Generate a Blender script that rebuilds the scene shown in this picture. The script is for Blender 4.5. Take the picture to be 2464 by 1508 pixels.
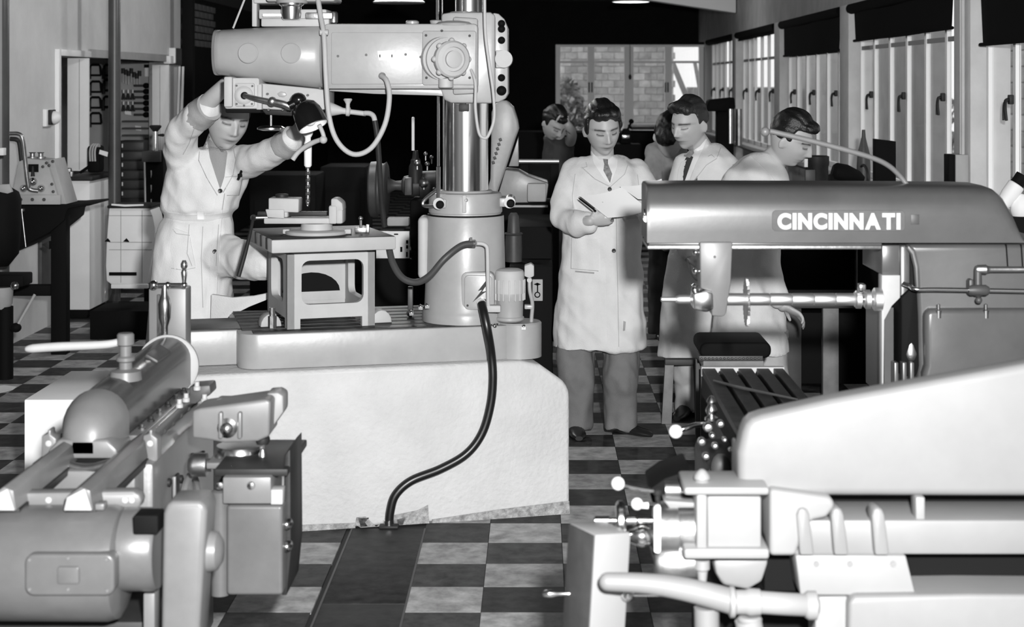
import bpy, bmesh, math, random
from mathutils import Vector, Matrix, Euler, noise
random.seed(7)
for _o in list(bpy.data.objects): bpy.data.objects.remove(_o, do_unlink=True)
SC = bpy.context.scene
COL = SC.collection
PI = math.pi
# ---------------------------------------------------------------- camera
F, VX, VY, CH = 4040.0, 1293.0, 199.0, 1.85      # focal length in px, vanishing point, camera height (image 2464 x 1508)
cam = bpy.data.cameras.new('camera'); camo = bpy.data.objects.new('camera', cam); COL.objects.link(camo)
cam.sensor_width = 36.0; cam.lens = F / 2464.0 * 36.0
cam.shift_x = -(VX - 1232.0) / 2464.0; cam.shift_y = -(754.0 - VY) / 2464.0
cam.clip_start = 0.05; cam.clip_end = 300
camo.location = (0, 0, CH); camo.rotation_euler = (PI / 2, 0, 0)
cam.dof.use_dof = True; cam.dof.focus_distance = 8.4; cam.dof.aperture_fstop = 4.5
SC.camera = camo
# ---------------------------------------------------------------- light
wd = bpy.data.worlds.new('overcast_sky'); SC.world = wd; wd.use_nodes = True
wd.node_tree.nodes['Background'].inputs[0].default_value = (1, 1, 1, 1)
wd.node_tree.nodes['Background'].inputs[1].default_value = 1.2
fl = bpy.data.lights.new('flash', 'POINT'); fl.energy = 2850; fl.shadow_soft_size = 0.075
flo = bpy.data.objects.new('flash', fl); COL.objects.link(flo); flo.location = (0.24, 0.02, 2.18)
vs = SC.view_settings
vs.view_transform = 'Standard'; vs.look = 'None'; vs.gamma = 1.0; vs.exposure = 0.0; vs.use_curve_mapping = False
# ---------------------------------------------------------------- helpers
def W(x, y, d): return Vector(((x - VX) / F * d, d, CH - (y - VY) / F * d))
def L(px, d): return px * d / F
def X(x, d): return (x - VX) / F * d
def Z(y, d): return CH - (y - VY) / F * d
MATS = {}
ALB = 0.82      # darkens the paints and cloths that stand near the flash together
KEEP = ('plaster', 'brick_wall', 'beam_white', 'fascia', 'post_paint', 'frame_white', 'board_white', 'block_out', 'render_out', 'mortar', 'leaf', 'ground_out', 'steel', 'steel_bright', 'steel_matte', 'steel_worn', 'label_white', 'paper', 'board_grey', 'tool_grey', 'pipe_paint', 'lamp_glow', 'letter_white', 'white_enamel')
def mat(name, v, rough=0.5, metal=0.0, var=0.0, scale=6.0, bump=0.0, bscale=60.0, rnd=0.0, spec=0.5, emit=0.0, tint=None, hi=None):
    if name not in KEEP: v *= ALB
    m = bpy.data.materials.new(name); m.use_nodes = True
    nt = m.node_tree; N = nt.nodes; K = nt.links
    b = N['Principled BSDF']
    b.inputs['Base Color'].default_value = (v, v, v, 1); b.inputs['Roughness'].default_value = rough
    b.inputs['Metallic'].default_value = metal; b.inputs['Specular IOR Level'].default_value = spec
    if emit:
        b.inputs['Emission Color'].default_value = (1, 1, 1, 1); b.inputs['Emission Strength'].default_value = emit
    tc = N.new('ShaderNodeTexCoord')
    src = None
    crd = tc.outputs['Object']
    if rnd:
        oq = N.new('ShaderNodeObjectInfo'); vm = N.new('ShaderNodeVectorMath'); vm.operation = 'MULTIPLY_ADD'; K.new(oq.outputs['Random'], vm.inputs[0]); vm.inputs[1].default_value = (37, 53, 11); K.new(crd, vm.inputs[2]); crd = vm.outputs[0]
    if var:
        n = N.new('ShaderNodeTexNoise'); n.inputs['Scale'].default_value = scale; n.inputs['Detail'].default_value = 6; n.inputs['Roughness'].default_value = 0.62
        K.new(crd, n.inputs['Vector'])
        r = N.new('ShaderNodeMapRange'); r.inputs[1].default_value = 0.3; r.inputs[2].default_value = 0.7
        r.inputs[3].default_value = v * (1 - var); r.inputs[4].default_value = v * (1 + var * 0.6) if hi is None else hi * ALB
        K.new(n.outputs['Fac'], r.inputs[0]); src = r.outputs[0]
    if rnd:
        oi = N.new('ShaderNodeObjectInfo'); r2 = N.new('ShaderNodeMapRange'); r2.inputs[3].default_value = 1 - rnd; r2.inputs[4].default_value = 1 + rnd
        K.new(oi.outputs['Random'], r2.inputs[0]); mu = N.new('ShaderNodeMath'); mu.operation = 'MULTIPLY'
        mu.inputs[0].default_value = v
        if src: K.new(src, mu.inputs[0])
        K.new(r2.outputs[0], mu.inputs[1]); src = mu.outputs[0]
    if tint:
        at = N.new('ShaderNodeAttribute'); at.attribute_name = tint; mu = N.new('ShaderNodeMath'); mu.operation = 'MULTIPLY'
        mu.inputs[0].default_value = v
        if src: K.new(src, mu.inputs[0])
        K.new(at.outputs['Fac'], mu.inputs[1]); src = mu.outputs[0]
    if src:
        K.new(src, b.inputs['Base Color'])
    if bump:
        n = N.new('ShaderNodeTexNoise'); n.inputs['Scale'].default_value = bscale; n.inputs['Detail'].default_value = 5
        K.new(tc.outputs['Object'], n.inputs['Vector'])
        bp = N.new('ShaderNodeBump'); bp.inputs['Strength'].default_value = bump; bp.inputs['Distance'].default_value = 0.01
        K.new(n.outputs['Fac'], bp.inputs['Height']); K.new(bp.outputs[0], b.inputs['Normal'])
    MATS[name] = m
    return m
def glass_mat(name, refl=0.06):
    m = bpy.data.materials.new(name); m.use_nodes = True; nt = m.node_tree; N = nt.nodes; K = nt.links
    N.remove(N['Principled BSDF']); t = N.new('ShaderNodeBsdfTransparent'); t.inputs[0].default_value = (.93, .93, .93, 1)
    g = N.new('ShaderNodeBsdfGlossy'); g.inputs['Roughness'].default_value = 0.03
    mx = N.new('ShaderNodeMixShader'); mx.inputs[0].default_value = refl; K.new(t.outputs[0], mx.inputs[1]); K.new(g.outputs[0], mx.inputs[2])
    K.new(mx.outputs[0], N['Material Output'].inputs[0]); MATS[name] = m
    return m
def catmull(pts, sub=6):
    P = [Vector(p) for p in pts]
    if len(P) < 3: return P
    out = []
    for i in range(len(P) - 1):
        p0 = P[max(i - 1, 0)]; p1 = P[i]; p2 = P[i + 1]; p3 = P[min(i + 2, len(P) - 1)]
        for k in range(sub):
            t = k / sub
            out.append(0.5 * ((2 * p1) + (p2 - p0) * t + (2 * p0 - 5 * p1 + 4 * p2 - p3) * t * t + (3 * p1 - p0 - 3 * p2 + p3) * t ** 3))
    out.append(P[-1]); return out
def lerp_list(vals, n):
    out = []
    for i in range(n):
        t = i / (n - 1) * (len(vals) - 1); k = min(int(t), len(vals) - 2); out.append(vals[k] + (vals[k + 1] - vals[k]) * (t - k))
    return out
def basis(axis):
    a = Vector(axis).normalized(); r = Vector((0, 0, 1)) if abs(a.z) < 0.9 else Vector((1, 0, 0))
    u = a.cross(r).normalized(); v = a.cross(u).normalized(); return u, v, a
def rrect(x0, y0, x1, y1, r, n=4):
    pts = []
    for cx, cy, a0 in ((x1 - r, y0 + r, -90), (x1 - r, y1 - r, 0), (x0 + r, y1 - r, 90), (x0 + r, y0 + r, 180)):
        for k in range(n + 1):
            a = math.radians(a0 + 90 * k / n); pts.append((cx + r * math.cos(a), cy + r * math.sin(a)))
    return pts
class MB:
    def __init__(s): s.bm = bmesh.new()
    def _merge(s, t):
        me = bpy.data.meshes.new('tmp'); t.to_mesh(me); t.free(); s.bm.from_mesh(me); bpy.data.meshes.remove(me); return s
    def box(s, c, size, bev=0.0, rot=None, seg=2):
        t = bmesh.new(); bmesh.ops.create_cube(t, size=1.0)
        bmesh.ops.scale(t, vec=Vector(size), verts=t.verts)
        if bev > 0:
            bev = min(bev, 0.49 * min(size)); bmesh.ops.bevel(t, geom=t.edges[:], offset=bev, segments=seg, profile=0.5, affect='EDGES')
        M = Matrix.Translation(Vector(c))
        if rot is not None: M = M @ (rot.to_4x4() if isinstance(rot, Matrix) else Euler(rot).to_matrix().to_4x4())
        bmesh.ops.transform(t, matrix=M, verts=t.verts); return s._merge(t)
    def bb(s, a, b, bev=0.0, seg=2):
        a = Vector(a); b = Vector(b); return s.box((a + b) / 2, [abs(q) for q in (b - a)], bev, None, seg)
    def rings(s, R, cap=True, closed=False):
        bm = s.bm; V = [[bm.verts.new(p) for p in r] for r in R]; n = len(V[0])
        for i in range(len(V) - 1):
            for j in range(n):
                q = (V[i][j], V[i][(j + 1) % n], V[i + 1][(j + 1) % n], V[i + 1][j])
                try: bm.faces.new(q)
                except ValueError: pass
        if cap:
            for r in (V[0][::-1], V[-1]):
                try: bm.faces.new(r)
                except ValueError: pass
        return s
    def cyl(s, p0, p1, r, r2=None, n=24):
        p0 = Vector(p0); p1 = Vector(p1); u, v, a = basis(p1 - p0); r2 = r if r2 is None else r2
        C = [(math.cos(2 * PI * k / n), math.sin(2 * PI * k / n)) for k in range(n)]
        return s.rings([[p0 + (u * c + v * q) * r for c, q in C], [p1 + (u * c + v * q) * r2 for c, q in C]])
    def lathe(s, o, axis, prof, n=28, cap=True):          # prof: (radius, height along axis)
        o = Vector(o); u, v, a = basis(axis)
        C = [(math.cos(2 * PI * k / n), math.sin(2 * PI * k / n)) for k in range(n)]
        return s.rings([[o + a * h + (u * c + v * q) * max(r, 1e-4) for c, q in C] for r, h in prof], cap)
    def tube(s, pts, r, n=10, sub=6, smooth=True, cap=True):
        P = catmull(pts, sub) if smooth else [Vector(p) for p in pts]
        P = [p for i, p in enumerate(P) if i == 0 or (p - P[i - 1]).length > 1e-6]
        rr = lerp_list(r, len(P)) if isinstance(r, (list, tuple)) else [r] * len(P)
        R = []; u = None
        for i, p in enumerate(P):
            t = (P[min(i + 1, len(P) - 1)] - P[max(i - 1, 0)]).normalized()
            if u is None: u, _, _ = basis(t)
            u = (u - t * u.dot(t)).normalized(); v = t.cross(u)
            R.append([p + (u * math.cos(2 * PI * k / n) + v * math.sin(2 * PI * k / n)) * rr[i] for k in range(n)])
        return s.rings(R, cap)
    def sphere(s, c, r, n=20, m=None):
        m = m or max(6, n // 2); t = bmesh.new(); bmesh.ops.create_uvsphere(t, u_segments=n, v_segments=m, radius=1.0)
        rr = (r, r, r) if not isinstance(r, (tuple, list)) else r
        bmesh.ops.transform(t, matrix=Matrix.Translation(Vector(c)) @ Matrix.Diagonal((*rr, 1)), verts=t.verts); return s._merge(t)
    def torus(s, c, axis, R, r, n=32, m=10):
        c = Vector(c); u, v, a = basis(axis); rings = []
        for i in range(n):
            th = 2 * PI * i / n; d = u * math.cos(th) + v * math.sin(th)
            rings.append([c + d * (R + r * math.cos(2 * PI * k / m)) + a * r * math.sin(2 * PI * k / m) for k in range(m)])
        rings.append(rings[0]); return s.rings(rings, cap=False)
    def prism(s, pts, ext, bev=0.0, seg=2):               # planar polygon (3D points) extruded by vector ext
        t = bmesh.new(); V = [t.verts.new(Vector(p)) for p in pts]; f = t.faces.new(V)
        e = bmesh.ops.extrude_face_region(t, geom=[f]); nv = [g for g in e['geom'] if isinstance(g, bmesh.types.BMVert)]
        bmesh.ops.translate(t, vec=Vector(ext), verts=nv); bmesh.ops.recalc_face_normals(t, faces=t.faces)
        if bev > 0:
            ed = [q for q in t.edges if len(q.link_faces) == 2 and q.calc_face_angle(0) > 0.6]
            bmesh.ops.bevel(t, geom=ed, offset=bev, segments=seg, profile=0.5, affect='EDGES', clamp_overlap=True)
        return s._merge(t)
    # ---- shapes given by photo pixels at a stated depth
    def pbox(s, x0, y0, x1, y1, d0, d1, bev=0.0, seg=2):
        a = W(x0, y0, d0); b = W(x1, y1, d0); return s.bb((a.x, d0, a.z), (b.x, d1, b.z), bev, seg)
    def pprism(s, pts, d0, d1, bev=0.0, seg=2):
        return s.prism([W(x, y, d0) for x, y in pts], (0, d1 - d0, 0), bev, seg)
    def pdisc(s, x, y, r, d0, d1, r2=None, n=28):
        c = W(x, y, d0); return s.cyl(c, (c.x, d1, c.z), L(r, d0), None if r2 is None else L(r2, d0), n)
    def plathe(s, x, d, prof, n=32):                      # vertical axis; prof: (y px, half width px)
        return s.lathe((X(x, d), d, 0), (0, 0, 1), [(L(h, d), Z(y, d)) for y, h in prof], n)
    def hlathe(s, y, d, prof, n=24):                      # horizontal X axis; prof: (x px, half height px)
        return s.lathe((0, d, Z(y, d)), (1, 0, 0), [(L(h, d), X(x, d)) for x, h in prof], n)
    def ptube(s, pts, r, n=10, sub=6, smooth=True):       # pts: (x, y, d)
        return s.tube([W(*p) for p in pts], r, n, sub, smooth)
    def xform(s, M): bmesh.ops.transform(s.bm, matrix=M, verts=s.bm.verts); return s
LOC = {}
def finish(bm, name, mt, off, ang=38):
    bmesh.ops.remove_doubles(bm, verts=bm.verts, dist=1e-6)
    bmesh.ops.recalc_face_normals(bm, faces=bm.faces)
    if off.length > 0: bmesh.ops.translate(bm, vec=-off, verts=bm.verts)
    lim = math.radians(ang)
    for f in bm.faces: f.smooth = True
    for e in bm.edges:
        e.smooth = not (len(e.link_faces) == 2 and e.calc_face_angle(0) > lim)
    me = bpy.data.meshes.new(name); bm.to_mesh(me); bm.free()
    for q in (mt if isinstance(mt, (list, tuple)) else [mt]): me.materials.append(MATS[q])
    o = bpy.data.objects.new(name, me); COL.objects.link(o); return o
def tag(o, label, cat, group=None):
    o['label'] = label; o['category'] = cat
    if group: o['group'] = group
    return o
def thing(name, label, cat, loc=(0, 0, 0), group=None):
    o = bpy.data.objects.new(name, None); COL.objects.link(o); o.location = loc; o.empty_display_size = 0.1
    LOC[o.name] = Vector(loc); return tag(o, label, cat, group)
def part(name, mb, mt, parent, label=None, ang=38):
    off = LOC[parent.name]; o = finish(mb.bm, name, mt, off, ang); o.parent = parent; LOC[o.name] = off
    if label: o['label'] = label
    return o
def base_of(mb):
    mn = Vector((1e9,) * 3); mx = -mn
    for v in mb.bm.verts:
        for i in range(3): mn[i] = min(mn[i], v.co[i]); mx[i] = max(mx[i], v.co[i])
    return Vector(((mn.x + mx.x) / 2, (mn.y + mx.y) / 2, mn.z))
def single(name, mb, mt, label, cat, group=None, ang=38):
    off = base_of(mb); o = finish(mb.bm, name, mt, off, ang); o.location = off; LOC[o.name] = off; return tag(o, label, cat, group)
def struct(name, mb, mt, parent=None, ang=38):
    if parent is not None:
        return part(name, mb, mt, parent, None, ang)
    o = finish(mb.bm, name, mt, Vector((0, 0, 0)), ang); LOC[o.name] = Vector((0, 0, 0)); o['kind'] = 'structure'; return o
def kids(o): return [c for c in bpy.data.objects if c.parent == o]
def dup(root, loc, label=None, rotz=0.0, parent=None, scale=None):
    r = root.copy(); COL.objects.link(r); r.location = loc; r.rotation_euler = (0, 0, rotz)
    if scale: r.scale = (scale,) * 3
    if label: r['label'] = label
    if parent is not None: r.parent = parent
    for ch in kids(root):
        c = ch.copy(); COL.objects.link(c); c.parent = r
        for g in kids(ch):
            d = g.copy(); COL.objects.link(d); d.parent = c
    return r
# ---------------------------------------------------------------- materials
mat('plaster', 0.70, 0.9, var=0.14, scale=1.6, bump=0.25, bscale=35)
mat('brick_wall', 0.10, 0.9, var=0.3, scale=9, bump=0.4, bscale=30)
mat('near_wall', 0.05, 0.9, var=.2, scale=3)  # unseen walls beside the camera, kept dark to bounce less flash
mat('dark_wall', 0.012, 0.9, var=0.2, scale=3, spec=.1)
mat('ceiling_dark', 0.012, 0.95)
mat('beam_white', 0.8, 0.8)
mat('fascia', 0.42, 0.8, var=0.2, scale=3)
mat('post_paint', 0.62, 0.7, var=0.12, scale=4)
mat('frame_white', 0.9, 0.45)
mat('frame_dark', 0.25, 0.5)
mat('blind_black', 0.006, 0.95, spec=.1)
mat('board_white', 0.86, 0.6, var=0.06, scale=3)
mat('pipe_paint', 0.065, 0.38, var=0.25, scale=5)
mat('tile_light', 0.50, 0.6, var=0.55, hi=0.62, scale=13, bump=0.05, bscale=20, rnd=0.12)
mat('tile_dark', 0.03, 0.55, spec=0.3, var=0.9, hi=0.075, scale=15, bump=0.05, bscale=20, rnd=0.35)
mat('tile_base', 0.02, 0.8)
mat('trench_board', 0.022, 0.6, var=0.9, hi=0.04, scale=14, spec=.3, rnd=.1, bump=0.1, bscale=25)
mat('concrete', 0.65, 0.9, var=0.11, scale=3.5, bump=0.5, bscale=45)
mat('concrete_raw', 0.42, 0.95, var=0.55, scale=40, bump=1.0, bscale=70)
mat('block_out', 0.5, 0.9, var=0.3, scale=7, rnd=0.25, bump=0.3, bscale=40)
mat('render_out', 0.38, 0.9, var=0.18, scale=2)
mat('mortar', 0.6, 0.95)
mat('leaf', 0.16, 0.7, var=0.5, scale=3)
mat('ground_out', 0.35, 0.95, var=0.3, scale=2)
mat('drill_paint', 0.40, 0.36, var=0.10, scale=7, bump=0.05, bscale=30)
mat('drill_light', 0.50, 0.62, var=0.10, scale=7)
mat('shaper_paint', 0.14, 0.33, var=0.14, scale=8, bump=0.04, bscale=30)
mat('ram_dark', 0.062, 0.26, var=0.15, scale=8)
mat('drill_flat', 0.38, 0.85, var=0.06, scale=8)
mat('shaper_light', 0.19, 0.4, var=0.12, scale=8)
mat('mill_paint', 0.092, 0.30, var=0.16, scale=5, bump=0.015, bscale=22)
mat('fore_paint', 0.25, 0.5, var=0.08, scale=5)
mat('fore_light', 0.31, 0.5, var=0.05, scale=5)
mat('steel', 0.62, 0.22, metal=1.0, var=0.12, scale=12)
mat('steel_bright', 0.8, 0.16, metal=1.0)
mat('steel_matte', 0.85, 0.48, metal=1.0)
mat('mill_plate', 0.13, 0.75, var=0.2, scale=20)
mat('steel_worn', 0.42, 0.42, metal=1.0, var=0.3, scale=14, bump=0.1, bscale=50)
mat('iron_dark', 0.022, 0.55, var=0.4, scale=9, spec=0.3)
mat('iron_table', 0.012, 0.5, var=.9, hi=.04, scale=20, spec=.25)
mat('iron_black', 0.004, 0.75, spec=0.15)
mat('iron_grey', 0.07, 0.5, var=0.3, scale=9)
mat('black_gloss', 0.008, 0.18)
mat('rubber', 0.010, 0.35)
mat('hose_dark', 0.06, 0.5)
mat('cable_grey', 0.5, 0.5)
mat('white_enamel', 0.8, 0.3)
mat('label_white', 0.85, 0.6)
mat('wood', 0.25, 0.6, var=0.35, scale=6)
mat('wood_dark', 0.05, 0.6, var=0.4, scale=6)
mat('paper', 0.85, 0.8)
mat('drawer_grey', 0.05, 0.5, var=0.3, scale=8)
mat('tool_grey', 0.30, 0.4, metal=0.6)
mat('lamp_glow', 0.8, 0.5, emit=0.35)
mat('letter_white', 0.5, 0.6)
mat('board_grey', 0.36, 0.8, var=.15, scale=3)
glass_mat('glass')
glass_mat('glass_haze', .25)
# ================================================================ setting
XL, XR, YE = -3.72, 3.0, 30.0
T = 0.2965
# ---- floor with tiles
fb = MB(); fb.bb((XL - 3.5, -4, -0.2), (XR + 0.2, YE + 0.2, -0.008)); floor = struct('floor', fb, 'tile_base')
GX0, GY0 = -0.1975, 7.054          # a tile corner measured in the photograph
STRIP = (-0.769, -0.466)
def in_plinth(x, y):
    u = 0.970 * (x - 0.14) + 0.242 * (y - 7.21); v = -0.242 * (x - 0.14) + 0.970 * (y - 7.21)
    return -1.75 < u < 0.0 and 0.0 < v < 0.75
def tile_mesh(name, mt, w=T):
    b = MB(); h = 0.0012; b.box((0, 0, -0.004), (w - 2 * h, T - 2 * h, 0.008)); o = finish(b.bm, name, mt, Vector((0, 0, 0))); return o
t_light = tile_mesh('tile', 'tile_light'); t_dark = tile_mesh('tile', 'tile_dark')
protos = {0: t_light.data, 1: t_dark.data}
for o in (t_light, t_dark): bpy.data.objects.remove(o)
rest = MB(); cand = []
i0 = int((XL - GX0) / T) - 1; i1 = int((XR - GX0) / T) + 1
j0 = int((3.0 - GY0) / T); j1 = int((YE - GY0) / T)
for i in range(i0, i1):
    for j in range(j0, j1):
        x0 = GX0 + i * T; y0 = GY0 + j * T
        if x0 + T < XL or x0 > XR: continue
        xa, xb = max(x0, XL), min(x0 + T, XR)
        if y0 < 6.95 and xb > STRIP[0] and xa < STRIP[1]:
            if xa < STRIP[0]: xb = STRIP[0]
            elif xb > STRIP[1]: xa = STRIP[1]
            else: continue
            if xb - xa < 0.03: continue
        cx, cy = (xa + xb) / 2, y0 + T / 2
        px = VX + F * cx / cy; py = VY + F * CH / cy
        vis = (-60 < px < 2500) and py < 1560 and not in_plinth(cx, cy)
        zone = (640 < px < 1420 and py > 1225) or (1340 < px < 1700 and 790 < py < 1260) or (-40 < px < 380 and 780 < py < 1010)
        dark = (i + j + 1) % 2
        cand.append((0 if (vis and zone) else 1, cy, xa, xb, y0, dark))
cand.sort()
for n, (nz, cy, xa, xb, y0, dark) in enumerate(cand):
    if nz == 0 and n < 290:
        o = bpy.data.objects.new('tile', protos[dark]); COL.objects.link(o); o.parent = floor
        o.location = ((xa + xb) / 2, y0 + T / 2, 0); o.scale = ((xb - xa) / T, 1, 1)
    else:
        h = 0.0012
        s0 = len(rest.bm.verts)
        vv = [rest.bm.verts.new(p) for p in ((xa + h, y0 + h, 0), (xb - h, y0 + h, 0), (xb - h, y0 + T - h, 0), (xa + h, y0 + T - h, 0))]
        f = rest.bm.faces.new(vv); f.material_index = dark
tf = part('tile_field', rest, ['tile_light', 'tile_dark'], floor); tf['kind'] = 'stuff'
yb = [3.4, 4.1, 5.06, 5.96, 6.97]
for k in range(4):
    b = MB(); b.bb((STRIP[0] + .004, yb[k] + .003, -0.008), (STRIP[1] - .004, yb[k + 1] - .003, 0.001), 0.0015); part('trench_cover_board', b, 'trench_board', floor)
for sx in (STRIP[0], STRIP[1]):
    b = MB(); b.bb((sx - .004, 3.4, -.008), (sx + .004, 6.97, .0018)); part('trench_edging', b, 'iron_grey', floor)
# ---- left wall with the tool store opening
OY0, OY1, OZ = 13.02, 16.95, 2.06
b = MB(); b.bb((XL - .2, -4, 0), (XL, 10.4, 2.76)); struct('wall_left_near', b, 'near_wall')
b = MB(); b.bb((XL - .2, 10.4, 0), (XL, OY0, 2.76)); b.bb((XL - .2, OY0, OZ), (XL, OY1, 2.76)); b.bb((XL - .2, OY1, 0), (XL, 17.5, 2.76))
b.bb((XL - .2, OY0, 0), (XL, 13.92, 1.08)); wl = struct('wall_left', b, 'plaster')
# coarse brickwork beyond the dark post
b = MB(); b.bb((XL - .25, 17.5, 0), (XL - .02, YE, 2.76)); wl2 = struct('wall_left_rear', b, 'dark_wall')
mesh_b = None
for r in range(6):
    for c in range(7):
        y0 = 17.75 + c * 0.235 + (r % 2) * 0.117; z0 = 2.28 + r * 0.08
        if mesh_b is None:
            q = MB(); q.box((0, 0, 0), (0.03, 0.225, 0.068), 0.004, None, 1); o = part('brick', q, 'brick_wall', wl2); mesh_b = o.data
        else:
            o = bpy.data.objects.new('brick', mesh_b); COL.objects.link(o); o.parent = wl2
        o.location = (XL - .012, y0, z0)
# tool store shell behind the opening
b = MB(); b.bb((-6.4, 12.4, 0), (-6.2, 18.0, 2.9)); b.bb((-6.4, 12.2, 0), (XL - .2, 12.4, 2.9)); b.bb((-6.4, 18.0, 0), (XL - .2, 18.2, 2.9)); b.bb((-6.4, 12.2, 2.6), (XL - .2, 18.2, 2.76))
struct('wall_store', b, 'plaster')
# trims of the opening
def trim(n, a, c, m='frame_white', bev=.004):
    b = MB(); b.bb(a, c, bev); return struct('trim_%d' % n, b, m)
trim(1, (XL - .02, OY0 - .07, 1.10), (XL + .03, OY0, OZ + .05))
trim(2, (XL - .02, OY0, OZ), (XL + .03, 13.9, OZ + .05))
trim(3, (XL - .2, 13.9, OZ), (XL + .01, 16.9, OZ + .07), 'fascia')
trim(4, (XL - .02, 16.80, OZ - .02), (XL + .05, 16.95, OZ + .06))
# ---- back walls, ceiling
b = MB(); b.bb((XL - .2, YE, 0), (0.33, YE + .2, 3.4)); b.bb((0.33, YE, 2.53), (2.98, YE + .2, 3.4)); b.bb((0.33, YE, 0), (2.98, YE + .2, 0.95)); b.bb((2.98, YE, 0), (3.3, YE + .2, 3.4))
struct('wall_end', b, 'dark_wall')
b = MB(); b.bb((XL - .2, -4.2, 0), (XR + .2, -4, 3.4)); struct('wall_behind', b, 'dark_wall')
b = MB(); b.bb((XL - .3, -4.2, 2.76), (XR + .3, YE + .2, 2.9)) if False else b.bb((XL - .3, -4.2, 3.3), (XR + .3, YE + .2, 3.4))
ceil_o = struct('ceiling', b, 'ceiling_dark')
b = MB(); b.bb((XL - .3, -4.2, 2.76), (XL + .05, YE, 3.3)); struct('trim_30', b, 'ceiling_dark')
# white sloping roof beam that meets the window wall
b = MB(); p = [W(1480, -12, 24.2), W(1771, 31, 24.2), W(1771, -60, 24.2), W(1480, -100, 24.2)]
b.prism(p, (0, 0.3, 0), .01); struct('trim_5', b, 'beam_white')
# ---- right wall: posts, fascia, dado and windows
XP = 2.88
posts = [6.77, 11.17, 15.55, 19.98, 24.40]
PW = 0.44
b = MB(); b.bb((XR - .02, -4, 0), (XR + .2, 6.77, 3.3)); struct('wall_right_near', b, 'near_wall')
b = MB(); b.bb((XR - .02, 6.77, 0), (XR + .2, YE, 0.98)); b.bb((XR - .02, 28.7, .98), (XR + .2, YE, 3.3)); wr = struct('wall_right', b, 'post_paint')
b = MB(); b.bb((XP, 6.0, 2.575), (XR + .2, YE, 3.3)); struct('wall_right_upper', b, 'fascia')
for k, y in enumerate(posts):
    b = MB(); b.bb((XP, y, 0), (XR + .15, y + PW, 2.58), .006); struct('trim_%d' % (10 + k), b, 'post_paint')
b = MB(); b.bb((XR - .16, 6.5, .95), (XR + .05, YE, 1.0), .006); struct('trim_20', b, 'post_paint')
def casement(n, y0, y1, lights, sash_open=None):
    z0, z1 = 1.0, 2.575
    f = MB()
    f.bb((XR - .015, y0, z0), (XR + .02, y1, z0 + .05)); f.bb((XR - .015, y0, z1 - .05), (XR + .02, y1, z1))
    w = (y1 - y0) / lights
    for k in range(lights + 1):
        yc = min(max(y0 + k * w, y0 + .03), y1 - .03); f.bb((XR - .015, yc - .03, z0), (XR + .02, yc + .03, z1))
    win = struct('window_%d' % n, f, 'frame_white')
    for k in range(lights):
        ya = y0 + k * w + .03; yb_ = y0 + (k + 1) * w - .03
        t = MB(); t.bb((XR - .008, ya, 2.15), (XR + .015, yb_, 2.185)); part('transom_bar', t, 'frame_dark', win)
        for za, zb in ((z0 + .05, 2.155), (2.185, z1 - .05)):
            g = MB(); g.bb((XR + .008, ya, za), (XR + .012, yb_, zb)); part('pane', g, 'glass', win)
        if k % 2 == 0:
            h = MB(); yc = ya + w - .06; zc = 1.745
            h.box((XR - .045, yc, zc), (.03, .05, .06), .006)
            h.tube([(XR - .06, yc, zc), (XR - .085, yc - .03, zc - .01), (XR - .1, yc - .07, zc - .05), (XR - .095, yc - .085, zc - .13)], [.013, .012, .011, .009], 8)
            h.tube([(XR - .06, yc, zc), (XR - .08, yc + .02, zc - .03), (XR - .085, yc + .02, zc - .13)], [.011, .01, .008], 8)
            part('window_handle', h, 'iron_dark', win)
    return win
bays = [(7.21, 11.17), (11.61, 15.55), (15.99, 19.98), (20.42, 24.40), (24.84, 28.7)]
for k, (a, c) in enumerate(bays): casement(k + 1, a, c, 6)
# end window with four tall lights
def end_window():
    z0, z1, x0, x1 = 0.95, 2.53, 0.33, 2.98
    f = MB(); Y = YE
    def xx(px): return X(px, YE)
    f.bb((x0, Y - .02, z0), (x1, Y + .1, z0 + .05)); f.bb((x0, Y - .02, z1 - .04), (x1, Y + .1, z1))
    for a, c in ((1337, 1348), (1414, 1430), (1502, 1524), (1600, 1616), (1682, 1693)): f.bb((xx(a), Y - .03, z0), (xx(c), Y + .1, z1))
    win = struct('window_9', f, 'frame_white')
    for a, c in ((1348, 1414), (1430, 1502), (1524, 1600), (1616, 1682)):
        t = MB(); t.bb((xx(a), Y, 2.20), (xx(c), Y + .05, 2.24)); part('transom_bar', t, 'frame_white', win)
        for za, zb in ((z0 + .05, 2.20), (2.24, z1 - .04)):
            g = MB(); g.bb((xx(a), Y + .03, za), (xx(c), Y + .035, zb)); part('pane', g, 'glass', win)
    for a in (1418, 1425, 1602, 1608):
        h = MB(); h.pbox(a - 2, 198, a + 1, 222, Y - .06, Y - .02, .004); part('window_handle', h, 'iron_dark', win)
    b = MB(); b.ptube([(1516, 108, Y - .1), (1516, 180, Y - .1)], .006, 6, smooth=False); b.sphere(W(1516, 185, Y - .1), (.028, .028, .05), 10); single('pull_cord', b, 'iron_dark', 'thin pull cord with dark knob hanging at the end window', 'cord')
    # sashes standing open outside
    for (pa, ya), (pb, yb2), w in (((1611, 150), (1650, 245), 14), ((1668, 152), (1684, 240), 9)):
        s = MB(); s.prism([W(pa, ya, Y + .35), W(pa + w, ya, Y + .35), W(pb + w, yb2, Y + .35), W(pb, yb2, Y + .35)], (0, .04, 0)); part('open_sash_bar', s, 'frame_white', win)
end_window()
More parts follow.
